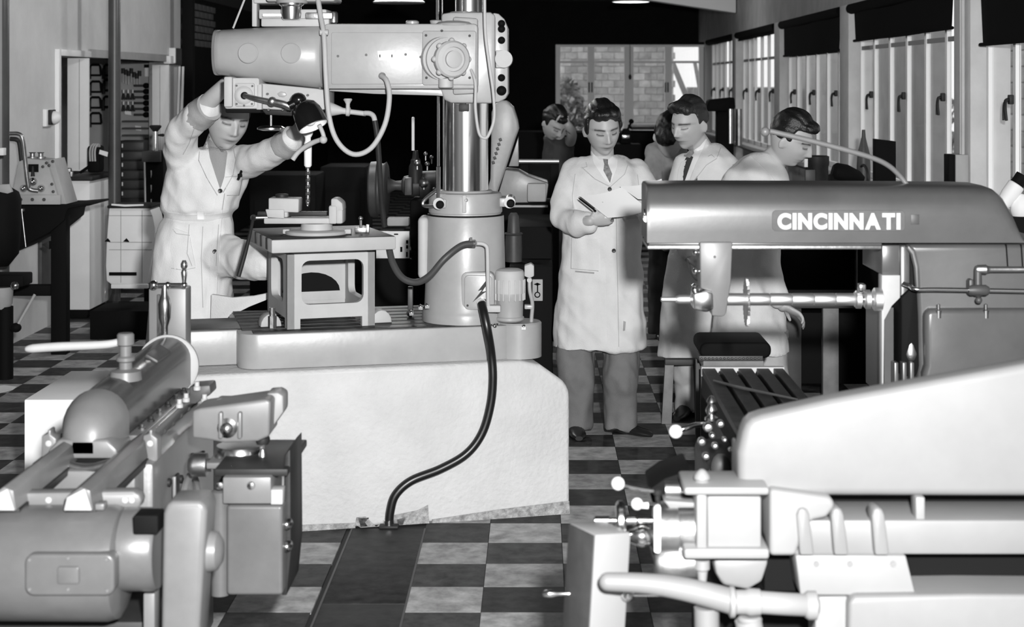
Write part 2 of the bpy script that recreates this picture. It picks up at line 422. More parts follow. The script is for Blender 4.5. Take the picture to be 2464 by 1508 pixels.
# roller blinds
def blind(y0, y1, zb, label):
    r = thing('roller_blind', label, 'blind', (XR - .09, (y0 + y1) / 2, zb), 'black roller blinds at the side windows')
    b = MB(); b.cyl((XR - .09, y0 - .02, 2.535), (XR - .09, y1 + .12, 2.535), .05, None, 16); part('roller', b, 'blind_black', r)
    b = MB(); n = 10; t = .004; xs = XR - .09
    pts = []
    for k in range(n + 1): pts.append((xs + .012 * math.sin(k * 1.3) , y0 + (y1 - y0) * k / n))
    b.rings([[(x, y, 2.53), (x + t, y, 2.53), (x + t + .02 * math.sin(y * 3), y, zb - .015 * math.sin((y - y0) / (y1 - y0) * PI)), (x + .02 * math.sin(y * 3), y, zb - .015 * math.sin((y - y0) / (y1 - y0) * PI))] for x, y in pts]); part('cloth', b, 'blind_black', r)
    b = MB(); b.cyl((xs, y0 + .02, zb), (xs, y1 - .02, zb), .012, None, 8); part('bottom_bar', b, 'blind_black', r)
    return r
blind(7.4, 11.05, 2.10, 'black roller blind pulled lowest, at the right edge of the photo')
blind(11.75, 15.45, 2.235, 'wide black roller blind between the two nearest grey posts')
blind(16.1, 19.85, 2.165, 'black roller blind behind the bent dark-haired man, third from the right')
blind(20.5, 24.3, 2.46, 'mostly rolled-up black blind, far side window beside the corner')
blind(24.95, 28.5, 2.49, 'rolled-up black blind nearest the end wall')
# ---- outdoors
b = MB(); b.bb((XR + .2, -4, -.4), (40, 70, -.3)); b.bb((XL, YE + .2, -.4), (XR + .2, 70, -.3)); struct('ground_outside', b, 'ground_out')
b = MB(); b.bb((6.02, 14.0, -.3), (6.3, 24.2, 4.2)); wo = struct('wall_outside', b, 'mortar')
bmesh_ = None; cnt = 0
for r in range(14):
    for c in range(18):
        y0 = 15.2 + c * 0.5 + (r % 2) * 0.25; z0 = 0.35 + r * 0.2
        if y0 > 23.9: continue
        if bmesh_ is None:
            q = MB(); q.box((0, 0, 0), (0.05, 0.485, 0.185), 0.006, None, 1); o = part('block', q, 'block_out', wo); bmesh_ = o.data
        else: o = bpy.data.objects.new('block', bmesh_); COL.objects.link(o); o.parent = wo
        o.location = (6.015, y0, z0); cnt += 1
b = MB(); b.bb((6.05, 26.2, -.3), (6.4, 41, 3.4)); struct('wall_outside_rendered', b, 'render_out')
b = MB(); b.bb((3.4, 38, -.3), (5.9, 38.3, 1.75)); struct('wall_outside_low', b, 'render_out')
b = MB(); b.bb((-2.5, 37, -.3), (3.0, 37.3, 5.0)); wo2 = struct('wall_outside_rear', b, 'mortar')
bm2 = None
for r in range(13):
    for c in range(14):
        x0 = -0.2 + c * 0.27 + (r % 2) * 0.135; z0 = 1.05 + r * 0.155
        if x0 > 2.95: continue
        if bm2 is None:
            q = MB(); q.box((0, 0, 0), (0.262, 0.04, 0.146), 0.004, None, 1); o = part('brick', q, 'block_out', wo2); bm2 = o.data
        else: o = bpy.data.objects.new('brick', bm2); COL.objects.link(o); o.parent = wo2
        o.location = (x0, 36.99, z0)
def bush(cx, cy, z0, rx, rz, n, label, seed):
    rs = random.Random(seed); r = thing('bush', label, 'bush', (cx, cy, z0))
    b = MB()
    for k in range(n):
        a = rs.uniform(0, 2 * PI); e = rs.uniform(-1, 1); q = rs.uniform(.55, 1.0) ** .5; s = rs.uniform(.05, .12)
        p = Vector((cx + rx * q * math.cos(a) * math.sqrt(1 - e * e), cy + rx * q * math.sin(a) * math.sqrt(1 - e * e), z0 + rz + rz * q * e))
        u = Vector((rs.uniform(-1, 1), rs.uniform(-1, 1), rs.uniform(-1, 1))).normalized(); v = u.orthogonal().normalized()
        vv = [b.bm.verts.new(p + u * s), b.bm.verts.new(p + v * s * .5), b.bm.verts.new(p - u * s), b.bm.verts.new(p - v * s * .5)]; b.bm.faces.new(vv)
    part('foliage', b, 'leaf', r)['kind'] = 'stuff'
    b = MB()
    for k in range(5):
        a = k * 1.256; b.tube([(cx, cy, z0), (cx + .2 * rx * math.cos(a), cy + .2 * rx * math.sin(a), z0 + rz * .7), (cx + .5 * rx * math.cos(a), cy + .5 * rx * math.sin(a), z0 + rz * 1.4)], [.05, .035, .015], 6)
    part('stem', b, 'wood_dark', r)
bush(0.55, 34.2, -.3, .5, 1.15, 900, 'dark leafy bush outside the left light of the end window', 3)
bush(7.6, 31.5, -.3, 1.0, .95, 900, 'bush outside in the gap between the walls, behind the nearest windows', 4)
# ---- two ceiling lamps seen edge-on, three unseen ones added to light the left wall
for k, (px, py, d, lab) in enumerate(((1518, 5, 22.0, 'pale round ceiling lamp in the dark above the end window'), (960, 8, 16.0, 'faint round ceiling lamp above the drill arm'), (None, (-1.3, 10.4, 3.0), 62, 'unseen ceiling lamp added over the left aisle, nearest the camera'), (None, (-1.3, 12.9, 3.0), 72, 'unseen ceiling lamp added over the left aisle before the tool store'), (None, (-1.3, 15.9, 3.0), 72, 'unseen ceiling lamp added over the left aisle, farthest back'))):
    p = W(px, py, d) if px else Vector(py)
    if px is None or px == 1518:
        lt = bpy.data.lights.new('ceiling_lamp_light', 'POINT'); lt.energy = d if px is None else 45; lt.shadow_soft_size = .15; lo_ = bpy.data.objects.new('ceiling_lamp_light', lt); COL.objects.link(lo_); lo_.location = p - Vector((0, 0, .06))
    r = thing('ceiling_lamp', lab, 'lamp', p, 'round ceiling lamps')
    b = MB(); b.lathe(p, (0, 0, 1), [(.24, .0), (.25, .01), (.2, .05), (.08, .1), (.05, .16)], 32); part('reflector', b, 'fascia', r)
    b = MB(); b.cyl(p + Vector((0, 0, .15)), (p.x, p.y, 3.3), .02, None, 10); part('stem', b, 'iron_dark', r)
    b = MB(); b.sphere(p + Vector((0, 0, .03)), (.2, .2, .028), 24); part('bulb', b, 'lamp_glow', r)
# ================================================================ concrete plinth and radial drill
E1 = Vector((0.970, 0.242, 0)); E2 = Vector((-0.242, 0.970, 0)); O0 = Vector((0.14, 7.21, 0))
MBASE = Matrix(((E1.x, E2.x, 0, O0.x), (E1.y, E2.y, 0, O0.y), (0, 0, 1, 0), (0, 0, 0, 1)))
def BW(u, v, z): return MBASE @ Vector((u, v, z))
def arc(cx, cz, r, a0, a1, n=6): return [(cx + r * math.cos(math.radians(a0 + (a1 - a0) * k / n)), cz + r * math.sin(math.radians(a0 + (a1 - a0) * k / n))) for k in range(n + 1)]
pl = thing('concrete_plinth', 'big white-painted concrete plinth under the radial drill', 'plinth', BW(-.85, .36, 0))
b = MB(); prof = [(-1.74, 0)] + [(0.0, 0)] + [(0.0, .44)] + arc(-.1, .5, .1, 0, 60, 4) + [(-.13, .645), (-.22, .665), (-1.70, .66), (-1.74, .62)]
b.prism([(u, 0, z) for u, z in prof], (0, .88, 0), .018, 3)
bmesh.ops.subdivide_edges(b.bm, edges=[e for e in b.bm.edges if e.calc_length() > .2], cuts=5, use_grid_fill=True)
for v in b.bm.verts: v.co.y -= .004 * math.sin(v.co.x * 9) * math.sin(v.co.z * 11)
b.xform(MBASE); part('body', b, 'concrete', pl)
def patch(name, pts, m, th=.004):
    q = MB(); pp = []
    for x, y in pts:
        dd = 7.0
        for _ in range(8): dd = 7.21 + .2494 * (X(x, dd) - .14) - .008
        pp.append(W(x, min(y, VY + CH * F / dd), dd))
    q.prism(pp, (E2 * th)); return part(name, q, m, pl)
patch('chipped_patch', [(858, 1245), (880, 1243), (893, 1255), (905, 1275), (868, 1277), (855, 1262)], 'concrete_raw')
patch('chipped_patch', [(945, 1240), (1005, 1228), (1030, 1215), (1033, 1262), (990, 1268), (945, 1277)], 'concrete_raw')
patch('chipped_patch', [(905, 1278), (922, 1258), (932, 1262), (930, 1280)], 'concrete_raw')
patch('hole', [(862, 1246), (888, 1246), (878, 1256), (885, 1266), (868, 1268)], 'iron_black', .006)
patch('hole', [(955, 1250), (975, 1244), (970, 1262), (958, 1266)], 'iron_grey', .006)
patch('rough_foot', [(1040, 1250), (1200, 1226), (1370, 1205), (1371, 1236), (1200, 1254), (1040, 1269)], 'concrete_raw')
patch('rough_foot', [(700, 1264), (855, 1258), (855, 1279), (700, 1286)], 'concrete_raw')
# ---- drill
CX, CD = X(1120, 7.34), 7.34
dr = thing('radial_drill', 'large pale radial arm drilling machine with bright steel column on white plinth', 'drilling machine', BW(-.8, .3, .662))
DP, DL = 'drill_paint', 'drill_light'
def rr3(u0, v0, u1, v1, r, z): return [(u, v, z) for u, v in rrect(u0, v0, u1, v1, r, 5)]
b = MB(); b.prism(rr3(-1.40, .05, -.22, .76, .085, .664), (0, 0, .146), .006); b.prism(rr3(-1.69, .2, -1.3, .56, .05, .664), (0, 0, .146), .006)
b.prism(rr3(-.32, .1, -.18, .5, .02, .664), (0, 0, .15), .004); b.lathe((-.195, .135, .664), (0, 0, 1), [(.1, 0), (.1, .145), (.094, .152)], 36)
b.xform(MBASE); base_p = part('base', b, DP, dr)
b = MB(); b.cyl((-.34, .046, .715), (-.34, .06, .715), .012, None, 12); b.xform(MBASE); part('base_plug', b, 'iron_grey', base_p)
for k in range(7):
    v0 = .07 + k * .1
    b = MB(); b.bb((-1.38 if k > 0 else -1.34, v0, .808), (-.30, v0 + .078, .816), .002); b.xform(MBASE); part('t_slot_rail', b, 'iron_table', base_p)
b = MB(); b.bb((-1.675, .215, .806), (-1.38, .545, .815), .002); b.xform(MBASE); part('t_slot_rail', b, 'iron_table', base_p)
# column
b = MB(); b.plathe(1120, CD, [(770, 100), (768, 104), (752, 104), (744, 102), (738, 99), (660, 96), (519, 92.5), (516, 91)], 48); part('column_sleeve', b, DP, dr)
b = MB(); b.plathe(1120, CD, [(519, 86), (510, 86), (509, 88.5), (470, 88), (463, 85), (461, 66), (457, 64), (456, 50)], 48); sl = part('clamp_collar', b, DP, dr)
b = MB(); b.plathe(1120, CD, [(519.5, 91.5), (513.5, 91.5)], 48); part('gap_ring', b, 'iron_black', sl)
b = MB(); b.plathe(1120, CD, [(457, 55), (200, 55)], 48); part('column', b, 'steel_bright', dr)
b = MB(); b.plathe(1128, CD, [(60, 36), (31, 36), (30, 33), (-70, 33)], 32); part('column_top', b, 'steel', dr)
for px, py, dd, rr in ((1056, 490, 7.2, 14), (1226, 487, 7.3, 14)):
    b = MB(); b.pdisc(px, py, rr, dd - .03, dd + .14); b.pbox(min(px, 1120 + (px - 1120) * .72), py - 11, max(px, 1120 + (px - 1120) * .72), py + 11, dd - .01, dd + .14, .006); o = part('clamp_lug', b, DP, sl)
    b = MB(); rr = L(10, dd); b.lathe(W(px + 3, py + 2, dd - .03), (0, -1, 0), [(rr, 0), (rr, .012), (rr * .7, .024), (.001, .028)], 14); part('clamp_bolt', b, 'iron_black', sl)
b = MB(); b.ptube([(1050, 458, 7.22), (1022, 480, 7.24), (1020, 494, 7.24), (1046, 496, 7.22)], .008, 8); part('clamp_lever', b, 'steel_worn', sl)
b = MB(); b.pbox(1112, 470, 1122, 512, 7.172, 7.2, .003); b.pdisc(1121, 482, 2.6, 7.168, 7.2, 8); part('index_mark', b, DL, sl)
b = MB(); b.pbox(1005, 522, 1031, 672, 7.28, 7.42, .02, 3); part('side_cover', b, DL, dr)
# electrical cover with the lightning mark
b = MB(); b.pprism(rrect(1109, 654, 1190, 745, 15), 7.16, 7.3, .01); ec = part('electrical_cover', b, DP, dr)
b = MB(); b.pprism(rrect(1117, 662, 1184, 745, 11), 7.152, 7.2, .004); part('cover_plate', b, DP, ec)
b = MB(); b.pprism([(1170, 674), (1150, 700), (1160, 697), (1137, 727), (1163, 706), (1172, 700), (1160, 702), (1172, 684)], 7.149, 7.16); part('lightning_mark', b, 'iron_dark', ec)
b = MB(); b.pdisc(1125, 735, 2.6, 7.147, 7.16); part('cover_screw', b, 'iron_dark', ec)
b = MB(); b.pdisc(1159, 728, 10, 7.10, 7.16); b.pdisc(1159, 728, 12, 7.13, 7.16, None, 8); part('cable_gland', b, 'steel_bright', ec)
# flange bolts
for px, py in ((1028, 735), (1012, 738), (990, 752), (1260, 786)):
    b = MB(); b.sphere(W(px, py, 7.2), .011, 12); b.pbox(px - 5, py, px + 5, py + 7, 7.19, 7.21); part('bolt', b, 'steel_bright', dr)
# base bolts near the column: small post with nut
b = MB(); b.pbox(981, 690, 993, 748, 7.44, 7.47, .003); b.sphere(W(987, 753, 7.4), .017, 12); part('stop_post', b, 'iron_grey', dr)
# black floor cable and its gland
def dpl(xpx):
    dd = 7.1
    for _ in range(8): dd = 7.21 + .2494 * (X(xpx, dd) - .14)
    return dd
b = MB(); pts = [(1159, 730, 7.10), (1166, 760, 7.06), (1174, 800, 7.05)]
for x, y in ((1182, 850), (1186, 910), (1180, 975), (1160, 1042), (1122, 1092), (1060, 1128), (990, 1156), (952, 1190), (939, 1230), (936, 1268)): pts.append((x, y, dpl(x) - .032))
b.ptube(pts, .0185, 14, 8); cab = thing('power_cable', 'thick black cable looping down the white plinth to the floor', 'cable', W(936, 1268, 6.97)); part('sheath', b, 'rubber', cab)
b = MB(); p = W(936, 1258, dpl(936) - .032); b.cyl((p.x, p.y, p.z - .006), (p.x, p.y, p.z + .012), .023); part('cable_clip', b, 'steel_bright', cab)
b = MB(); b.cyl((p.x, p.y, 0.0), (p.x, p.y, p.z - .006), .021); b.bb((p.x - .04, p.y - .03, 0.0), (p.x + .04, p.y + .02, .012), .004); part('floor_socket', b, 'iron_dark', cab)
# coolant pipe and hose
b = MB(); b.ptube([(1138, 586, 7.10), (1158, 586, 7.10), (1170, 592, 7.1), (1173, 606, 7.1), (1174, 660, 7.1), (1175, 738, 7.12)], .0088, 12, 5); b.pbox(1168, 735, 1205, 752, 7.11, 7.15, .006); cp = part('coolant_pipe', b, DL, dr)
b = MB(); b.ptube([(1142, 586, 7.1), (1110, 591, 7.08), (1070, 622, 7.05), (1035, 662, 7.06), (1002, 679, 7.08), (968, 668, 7.1), (945, 632, 7.14), (934, 585, 7.2), (932, 570, 7.22)], .0145, 12); part('coolant_hose', b, 'hose_dark', dr)
b = MB(); b.pdisc(1139, 586, 9, 7.09, 7.1); b.hlathe(586, 7.1, [(1128, 9.5), (1144, 9.5)], 12); b.pbox(1130, 572, 1136, 580, 7.08, 7.1); part('hose_clip', b, 'iron_grey', cp)
# coolant pump
MX, MD = 1226, 7.24
b = MB(); b.plathe(MX, MD, [(772, 30), (768, 35), (762, 35), (760, 32), (722, 33), (718, 35), (704, 35)], 32); pm = part('coolant_pump', b, DP, dr)
b = MB(); b.plathe(MX, MD, [(704, 37), (664, 36), (656, 36), (650, 33), (646, 24), (645, 8)], 32); part('motor_cap', b, DL, pm)
for k in range(16):
    a = 2 * PI * k / 16; c = Vector((X(MX, MD), MD, 0)); r = L(35, MD)
    q = MB(); q.box((c.x + r * math.sin(a), MD - r * math.cos(a), (Z(720, MD) + Z(672, MD)) / 2), (.007, .012, Z(672, MD) - Z(722, MD)), .002, (0, 0, a)); part('cooling_fin', q, DL, pm)
b = MB(); b.pprism([(1262, 640), (1278, 634), (1285, 640), (1285, 664), (1274, 670), (1262, 664)], 7.22, 7.28, .003); b.pdisc(1274, 674, 6, 7.24, 7.26); part('junction_box', b, DL, pm)
b = MB(); b.ptube([(1274, 672, 7.25), (1275, 700, 7.25), (1281, 730, 7.26), (1279, 765, 7.27), (1278, 782, 7.27)], .0085, 10); b.pbox(1262, 734, 1283, 744, 7.25, 7.29, .004); part('conduit', b, DP, pm)
b = MB(); p = W(1190, 784, 7.19); b.sphere(p, .012); part('bolt', b, 'steel_bright', dr)
# ---- elevating screws
b = MB(); b.ptube([(1055, 232, 7.22), (1055, 400, 7.22)], .006, 8, smooth=False); b.ptube([(1055, 401, 7.22), (1055, 490, 7.22)], .009, 8, smooth=False); part('elevating_screw', b, 'steel_bright', dr); b = MB(); b.ptube([(1053, 60, 7.22), (1053, -40, 7.22)], .0065, 8, smooth=False); part('elevating_screw', b, 'steel_bright', dr)
b = MB(); b.ptube([(1064, 60, 7.4), (1064, -40, 7.4)], .004, 8, smooth=False); part('guide_rod', b, 'steel', dr)
# ---- column clamp body
b = MB(); b.pprism([(1062, 33), (1085, 29), (1180, 29), (1192, 36), (1192, 246), (1180, 249), (1085, 248), (1068, 240), (1060, 214)], 7.17, 7.5, .012); b.plathe(1116, 7.3, [(252, 30), (250, 34), (30, 34), (28, 30)], 28); cl = part('column_clamp', b, DP, dr)
b = MB(); b.pprism([(1186, 30), (1200, 33), (1214, 46), (1222, 66), (1223, 225), (1216, 238), (1200, 246), (1186, 247)], 7.19, 7.45, .008); fp = part('clamp_flange', b, DP, cl) if False else part('clamp_flange', b, DP, dr)
for py in (57, 70, 97, 187, 218):
    b = MB(); rr = L(9 if py != 218 else 12, 7.17); b.lathe(W(1207, py, 7.2), (0, -1, 0), [(rr, 0), (rr, .02), (rr * .8, .032), (rr * .4, .04), (.001, .042)], 16); part('clamp_bolt', b, 'iron_black', fp)
b = MB(); b.pdisc(1212, 142, 21, 7.13, 7.3); b.pbox(1193, 121, 1212, 163, 7.14, 7.3, .004); part('bearing_boss', b, DL, fp)
b = MB(); b.pbox(1104, 250, 1128, 268, 7.22, 7.27, .003); part('column_wiper', b, 'iron_dark', cl)
# ---- arm
AF = 7.10
b = MB(); b.pprism(rrect(779, 57, 1150, 214, 10, 4), AF, AF + .34, .008); b.pprism([(1090, 40), (1150, 44), (1150, 225), (1090, 228)], AF + .04, AF + .34, .01)
arm = part('arm', b, DP, dr)
b = MB(); b.pprism([(792, 214), (1066, 212), (1072, 232), (1050, 230), (900, 226), (792, 219)], AF + .08, AF + .3, .004); part('arm_underside', b, DP, arm)
b = MB(); b.pprism(rrect(797, 78, 1017, 203, 4, 3), AF - .006, AF + .02, .003); pan = part('arm_panel', b, DP, arm)
b = MB(); b.pprism(rrect(1016, 74, 1146, 205, 6, 3), AF - .014, AF + .02, .005); pan2 = part('control_plate', b, DP, arm)
for x, y, q in ((813, 135, pan), (881, 132, pan), (976, 131, pan), (1012, 137, pan), (1025, 85, pan2), (1130, 86, pan2), (1130, 187, pan2), (1026, 187, pan2), (1063, 74, pan2)):
    b = MB(); b.pdisc(x, y, 3.2, AF - .018 if q is pan2 else AF - .009, AF, 3.2, 12); part('screw', b, 'iron_dark', q) if q is pan2 else part('screw', b, 'iron_grey', q)
b = MB(); b.pprism([(908, 123), (949, 121), (950, 143), (912, 145)], AF - .009, AF); npl = part('name_plate', b, 'label_white', pan)
for x in (914, 943):
    b = MB(); b.pbox(x - 1.5, 131, x + 1.5, 138, AF - .0105, AF); part('plate_rivet', b, 'iron_dark', pan)
b = MB(); b.pdisc(919, 182, 8, AF - .03, AF + .02); part('cable_gland', b, 'iron_grey', arm)
# control knob, axis turned to the right of the camera
a0 = W(1064, 141, AF - .01); a1 = W(1101, 143, AF - .16); ax = (a1 - a0); ln = ax.length
b = MB(); b.lathe(a0, ax, [(.001, -.01), (.092, -.01), (.092, .012), (.082, .018), (.082, .03), (.088, .034), (.088, .045), (.06, .05), (.06, .085), (.076, .09), (.078, .115), (.07, .125), (.052, .128), (.05, .118), (.036, .118), (.036, .132), (.024, .136), (.001, .136)], 40); kn = part('control_knob', b, DL, arm)
for k in range(8):
    q = MB(); u, v, a = basis(ax); c = a0 + a * .102 + (u * math.cos(k * PI / 4) + v * math.sin(k * PI / 4)) * .077; q.sphere(c, .013, 10); part('knob_lobe', q, DL, kn)
b = MB(); b.plathe(1073, AF - .03, [(212, 14), (210, 18), (190, 18), (186, 12)], 20); part('knob_stem', b, DL, kn)
b = MB(); b.plathe(1093, AF + .06, [(62, 42), (57, 44), (53, 38), (50, 18)], 28); b.plathe(1050, AF + .1, [(58, 14), (50, 16), (48, 12)], 20); b.plathe(992, AF + .12, [(60, 16), (52, 16), (49, 12)], 20); part('oil_cap', b, DP, arm)
# motor and gear cover at the arm end: barrel-shaped hood
def hood_ring(x, yt, yb, bulge, n=18):
    R = []; d0 = AF + .12
    for k in range(n + 1):
        t = -PI / 2 + PI * k / n; yy = (yt + yb) / 2 + (yb - yt) / 2 * math.sin(t); dd = d0 - bulge * math.cos(t) ** .6 if abs(math.cos(t)) > 1e-6 else d0
        z = Z(yy, AF + .02); R.append((X(x, AF), dd, z))
    R.append((X(x, AF), d0 + .16, Z(yb, AF + .02))); R.append((X(x, AF), d0 + .16, Z(yt, AF + .02))); return R
b = MB(); b.rings([hood_ring(*q) for q in ((513, 73, 179, .12), (520, 73, 180, .135), (528, 70, 181, .14), (600, 66, 194, .16), (680, 62, 205, .172), (760, 58, 214, .178), (772, 58, 214, .168), (776, 60, 213, .15))]); hood = part('gear_hood', b, DP, dr)
for x in (597, 700):
    b = MB(); b.pdisc(x, 128, 21, AF - .058, AF + .02, None, 32); o = part('hood_recess', b, 'drill_flat', hood)
    b = MB(); b.torus(W(x, 128, AF - .054), (0, 1, 0), L(22, AF), .004, 32, 8); part('recess_rim', b, DP, hood)
b = MB(); b.rings([hood_ring(*q) for q in ((509, 70, 181, .125), (516, 70, 181, .14))]); part('hood_lip', b, DP, hood)
# saddle and head motor on top of the arm
b = MB(); b.pbox(628, 44, 792, 64, AF + .02, AF + .3, .006); b.pbox(622, 22, 786, 46, AF + .05, AF + .3, .008); b.pbox(606, -10, 618, 64, AF + .12, AF + .2, .004); b.pbox(610, -5, 700, 8, AF + .1, AF + .3, .006); sd = part('motor_saddle', b, DL, dr)
b = MB(); b.plathe(703, AF + .02, [(12, 20), (8, 37), (-6, 40), (-90, 40)], 28); b.pbox(640, -14, 806, 4, AF + .0, AF + .25, .01); part('head_motor', b, DP, sd)
b = MB(); b.plathe(701, AF - .01, [(48, 18), (46, 22), (30, 24), (16, 24), (12, 30), (8, 30)], 28); part('motor_coupling', b, 'steel', sd)
b = MB(); b.pbox(632, 33, 690, 40, AF + .0, AF + .05); part('lock_bar', b, 'steel_worn', sd); b = MB(); b.pbox(735, 30, 800, 46, AF, AF + .1, .004); b.plathe(803, AF + .05, [(56, 6), (54, 10), (32, 10), (28, 7)], 16); part('change_lever', b, 'steel_worn', sd)
# lifting wire
b = MB(); b.ptube([(561, 68, AF + .1), (592, -10, AF + .1)], .0045, 6, smooth=False); part('wire', b, 'cable_grey', hood)
# ---- gear head below the hood
HD = 7.06
b = MB(); b.pprism(rrect(540, 187, 624, 262, 6, 3), HD, HD + .3, .006); gb = part('feed_gearbox', b, DL, dr)
b = MB(); b.pbox(538, 184, 559, 258, HD - .02, HD + .1, .008); part('gearbox_edge', b, DL, gb)
b = MB(); b.pprism(rrect(565, 200, 612, 256, 5, 3), HD - .012, HD + .02, .004); part('flange_plate', b, DL, gb)
b = MB(); b.lathe(W(587, 229, HD - .01), (0, -1, 0), [(L(22, HD), 0), (L(22, HD), .008), (L(16, HD), .016), (L(13, HD), .016)], 28); part('flange_boss', b, DL, gb)
b = MB(); b.pdisc(588, 230, 9, HD - .032, HD); part('lever_socket', b, 'iron_black', gb)
for x, y in ((569, 206), (607, 207), (569, 250), (606, 250), (587, 254)):
    b = MB(); b.pdisc(x, y, 2.6, HD - .016, HD, None, 10); part('screw', b, 'iron_grey', gb)
b = MB(); b.pbox(542, 257, 628, 272, HD + .01, HD + .29, .006); part('gearbox_bottom', b, 'iron_black', gb)
b = MB(); b.ptube([(588, 230, HD - .03), (620, 238, HD - .07), (656, 245, HD - .09)], .011, 10); b.sphere(W(655, 244, HD - .09), .02, 12); b.ptube([(655, 244, HD - .09), (682, 250, HD - .1), (700, 258, HD - .1)], .014, 10); lv = part('feed_lever', b, 'steel_worn', dr)
b = MB(); b.sphere(W(718, 240, HD - .09), (.034, .03, .03), 14); b.ptube([(694, 256, HD - .1), (716, 244, HD - .09)], .02, 10); part('lever_grip', b, 'black_gloss', lv)
b = MB(); b.pprism([(624, 200), (770, 214), (786, 218), (786, 262), (760, 268), (700, 266), (628, 262)], HD + .03, HD + .3, .006); hg = part('spindle_head', b, DL, dr)
b = MB(); b.pbox(616, 202, 630, 264, HD, HD + .2, .005); part('head_flange', b, DL, hg)
for x, y in ((643, 226), (646, 264), (680, 264), (740, 229), (770, 212)):
    b = MB(); b.pdisc(x, y, 3, HD + .018, HD + .05, None, 10); part('screw', b, 'iron_grey', hg)
b = MB(); b.pprism([(667, 225), (675, 220), (686, 222), (690, 229), (682, 234), (671, 232)], HD + .022, HD + .05, .002); part('maker_badge', b, DP, hg)
b = MB(); b.pprism([(628, 262), (640, 276), (700, 279), (760, 274), (770, 264)], HD + .06, HD + .28, .004); part('head_underside', b, 'iron_dark', hg)
b = MB(); b.plathe(652, HD + .1, [(304, 3), (276, 3)], 10); b.plathe(652, HD + .1, [(314, 20), (311, 33), (307, 33), (303, 26), (302, 5)], 32); part('depth_handwheel', b, 'steel', hg)
# coolant tap
b = MB(); p0 = W(785, 262, HD + .08); b.lathe(p0, (1, 0, -.12), [(.035, 0), (.03, .02), (.014, .07), (.013, .085), (.02, .087), (.02, .1), (.011, .105), (.011, .17)], 18)
b.ptube([(878, 272, HD + .06), (890, 273, HD + .05), (899, 280, HD + .04), (903, 296, HD + .03)], .011, 10); b.plathe(837, HD + .07, [(268, 5), (250, 5), (244, 8), (240, 11), (237, 9)], 14); part('coolant_tap', b, DL, hg)
b = MB(); b.ptube([(902, 290, HD + .03), (908, 330, HD + .03), (913, 400, HD + .05), (918, 480, HD + .1), (925, 545, HD + .14)], .012, 10); part('tap_hose', b, 'iron_dark', hg)
# spindle, taper sleeve and twist drill
SD = HD + .13
b = MB(); b.plathe(741, SD, [(330, 8), (322, 12), (300, 12), (262, 14)], 20); b.plathe(741, SD, [(402, 6), (398, 9), (345, 9.5), (338, 7), (330, 7)], 20); part('spindle', b, 'white_enamel', dr)
def twist(n_turn=3.0, y0=400, y1=497, r=5.0, n=44):
    b = MB(); R = []
    for k in range(n + 1):
        t = k / n; y = y0 + (y1 - y0) * t; q = r if t < .93 else r * (1 - (t - .93) / .07 * .85); a0 = t * n_turn * 2 * PI; ring = []
        for j in range(16):
            a = 2 * PI * j / 16; c = abs(math.cos(a)); rad = q * (.42 + .58 * min(1, c * 1.6)); ring.append((X(741, SD) + L(rad, SD) * math.cos(a + a0), SD + L(rad, SD) * math.sin(a + a0), Z(y, SD)))
        R.append(ring)
    b.rings(R); return b
part('drill_bit', twist(), 'steel', dr)
# work lamp
lc = W(745, 284, HD - .12); la = Vector((.42, -.26, -.87)).normalized(); R_ = L(37, HD - .12)
b = MB(); b.lathe(lc - la * R_ * 1.2, la, [(R_ * .05, 0), (R_ * .45, R_ * .06), (R_ * .75, R_ * .28), (R_ * .93, R_ * .7), (R_ * 1.0, R_ * 1.2), (R_ * 1.02, R_ * 1.85), (R_ * .98, R_ * 1.85), (R_ * .95, R_ * 1.25), (R_ * .5, R_ * .4)], 36, cap=False); lm = part('work_lamp', b, 'black_gloss', dr)
b = MB(); b.lathe(lc - la * R_ * 1.2, la, [(R_ * .96, R_ * 1.82), (R_ * .92, R_ * 1.3), (R_ * .7, R_ * .62), (R_ * .1, R_ * .42)], 36, cap=False); part('lamp_lining', b, 'white_enamel', lm)
b = MB(); b.sphere(lc + la * R_ * .1, R_ * .42, 16); part('lamp_bulb', b, 'white_enamel', lm)
b = MB(); b.ptube([(768, 300, HD - .1), (776, 318, HD - .09), (780, 332, HD - .09)], .009, 10); b.sphere(W(778, 336, HD - .09), .017, 12); b.ptube([(778, 334, HD - .09), (755, 342, HD - .06), (733, 354, HD - .04), (716, 368, HD - .03), (704, 384, HD - .03)], [.009, .011, .010, .011], 10); part('feed_handle', b, DL, dr)
# cables
b = MB(); b.ptube([(764, -10, AF - .0), (772, 40, AF - .05), (780, 90, AF - .1), (784, 180, AF - .12), (792, 280, AF - .12), (812, 340, AF - .12), (850, 371, AF - .12), (893, 356, AF - .12), (926, 300, AF - .12), (937, 235, AF - .1), (931, 196, AF - .07), (919, 183, AF - .03)], .0108, 12); part('motor_cable', b, DL, dr)
b = MB(); b.hlathe(78, AF - .09, [(770, 7), (790, 7)], 12); part('cable_clip', b, DL, dr)
b = MB(); b.ptube([(1166, -10, AF - .02), (1168, 80, AF - .03), (1178, 160, AF - .04), (1187, 225, AF - .04), (1189, 285, AF - .04), (1176, 324, AF - .04), (1165, 332, AF - .04), (1152, 318, AF - .04), (1144, 260, AF - .04), (1144, 200, AF - .04), (1133, 167, AF - .01)], .0068, 10); part('control_cable', b, DL, dr)
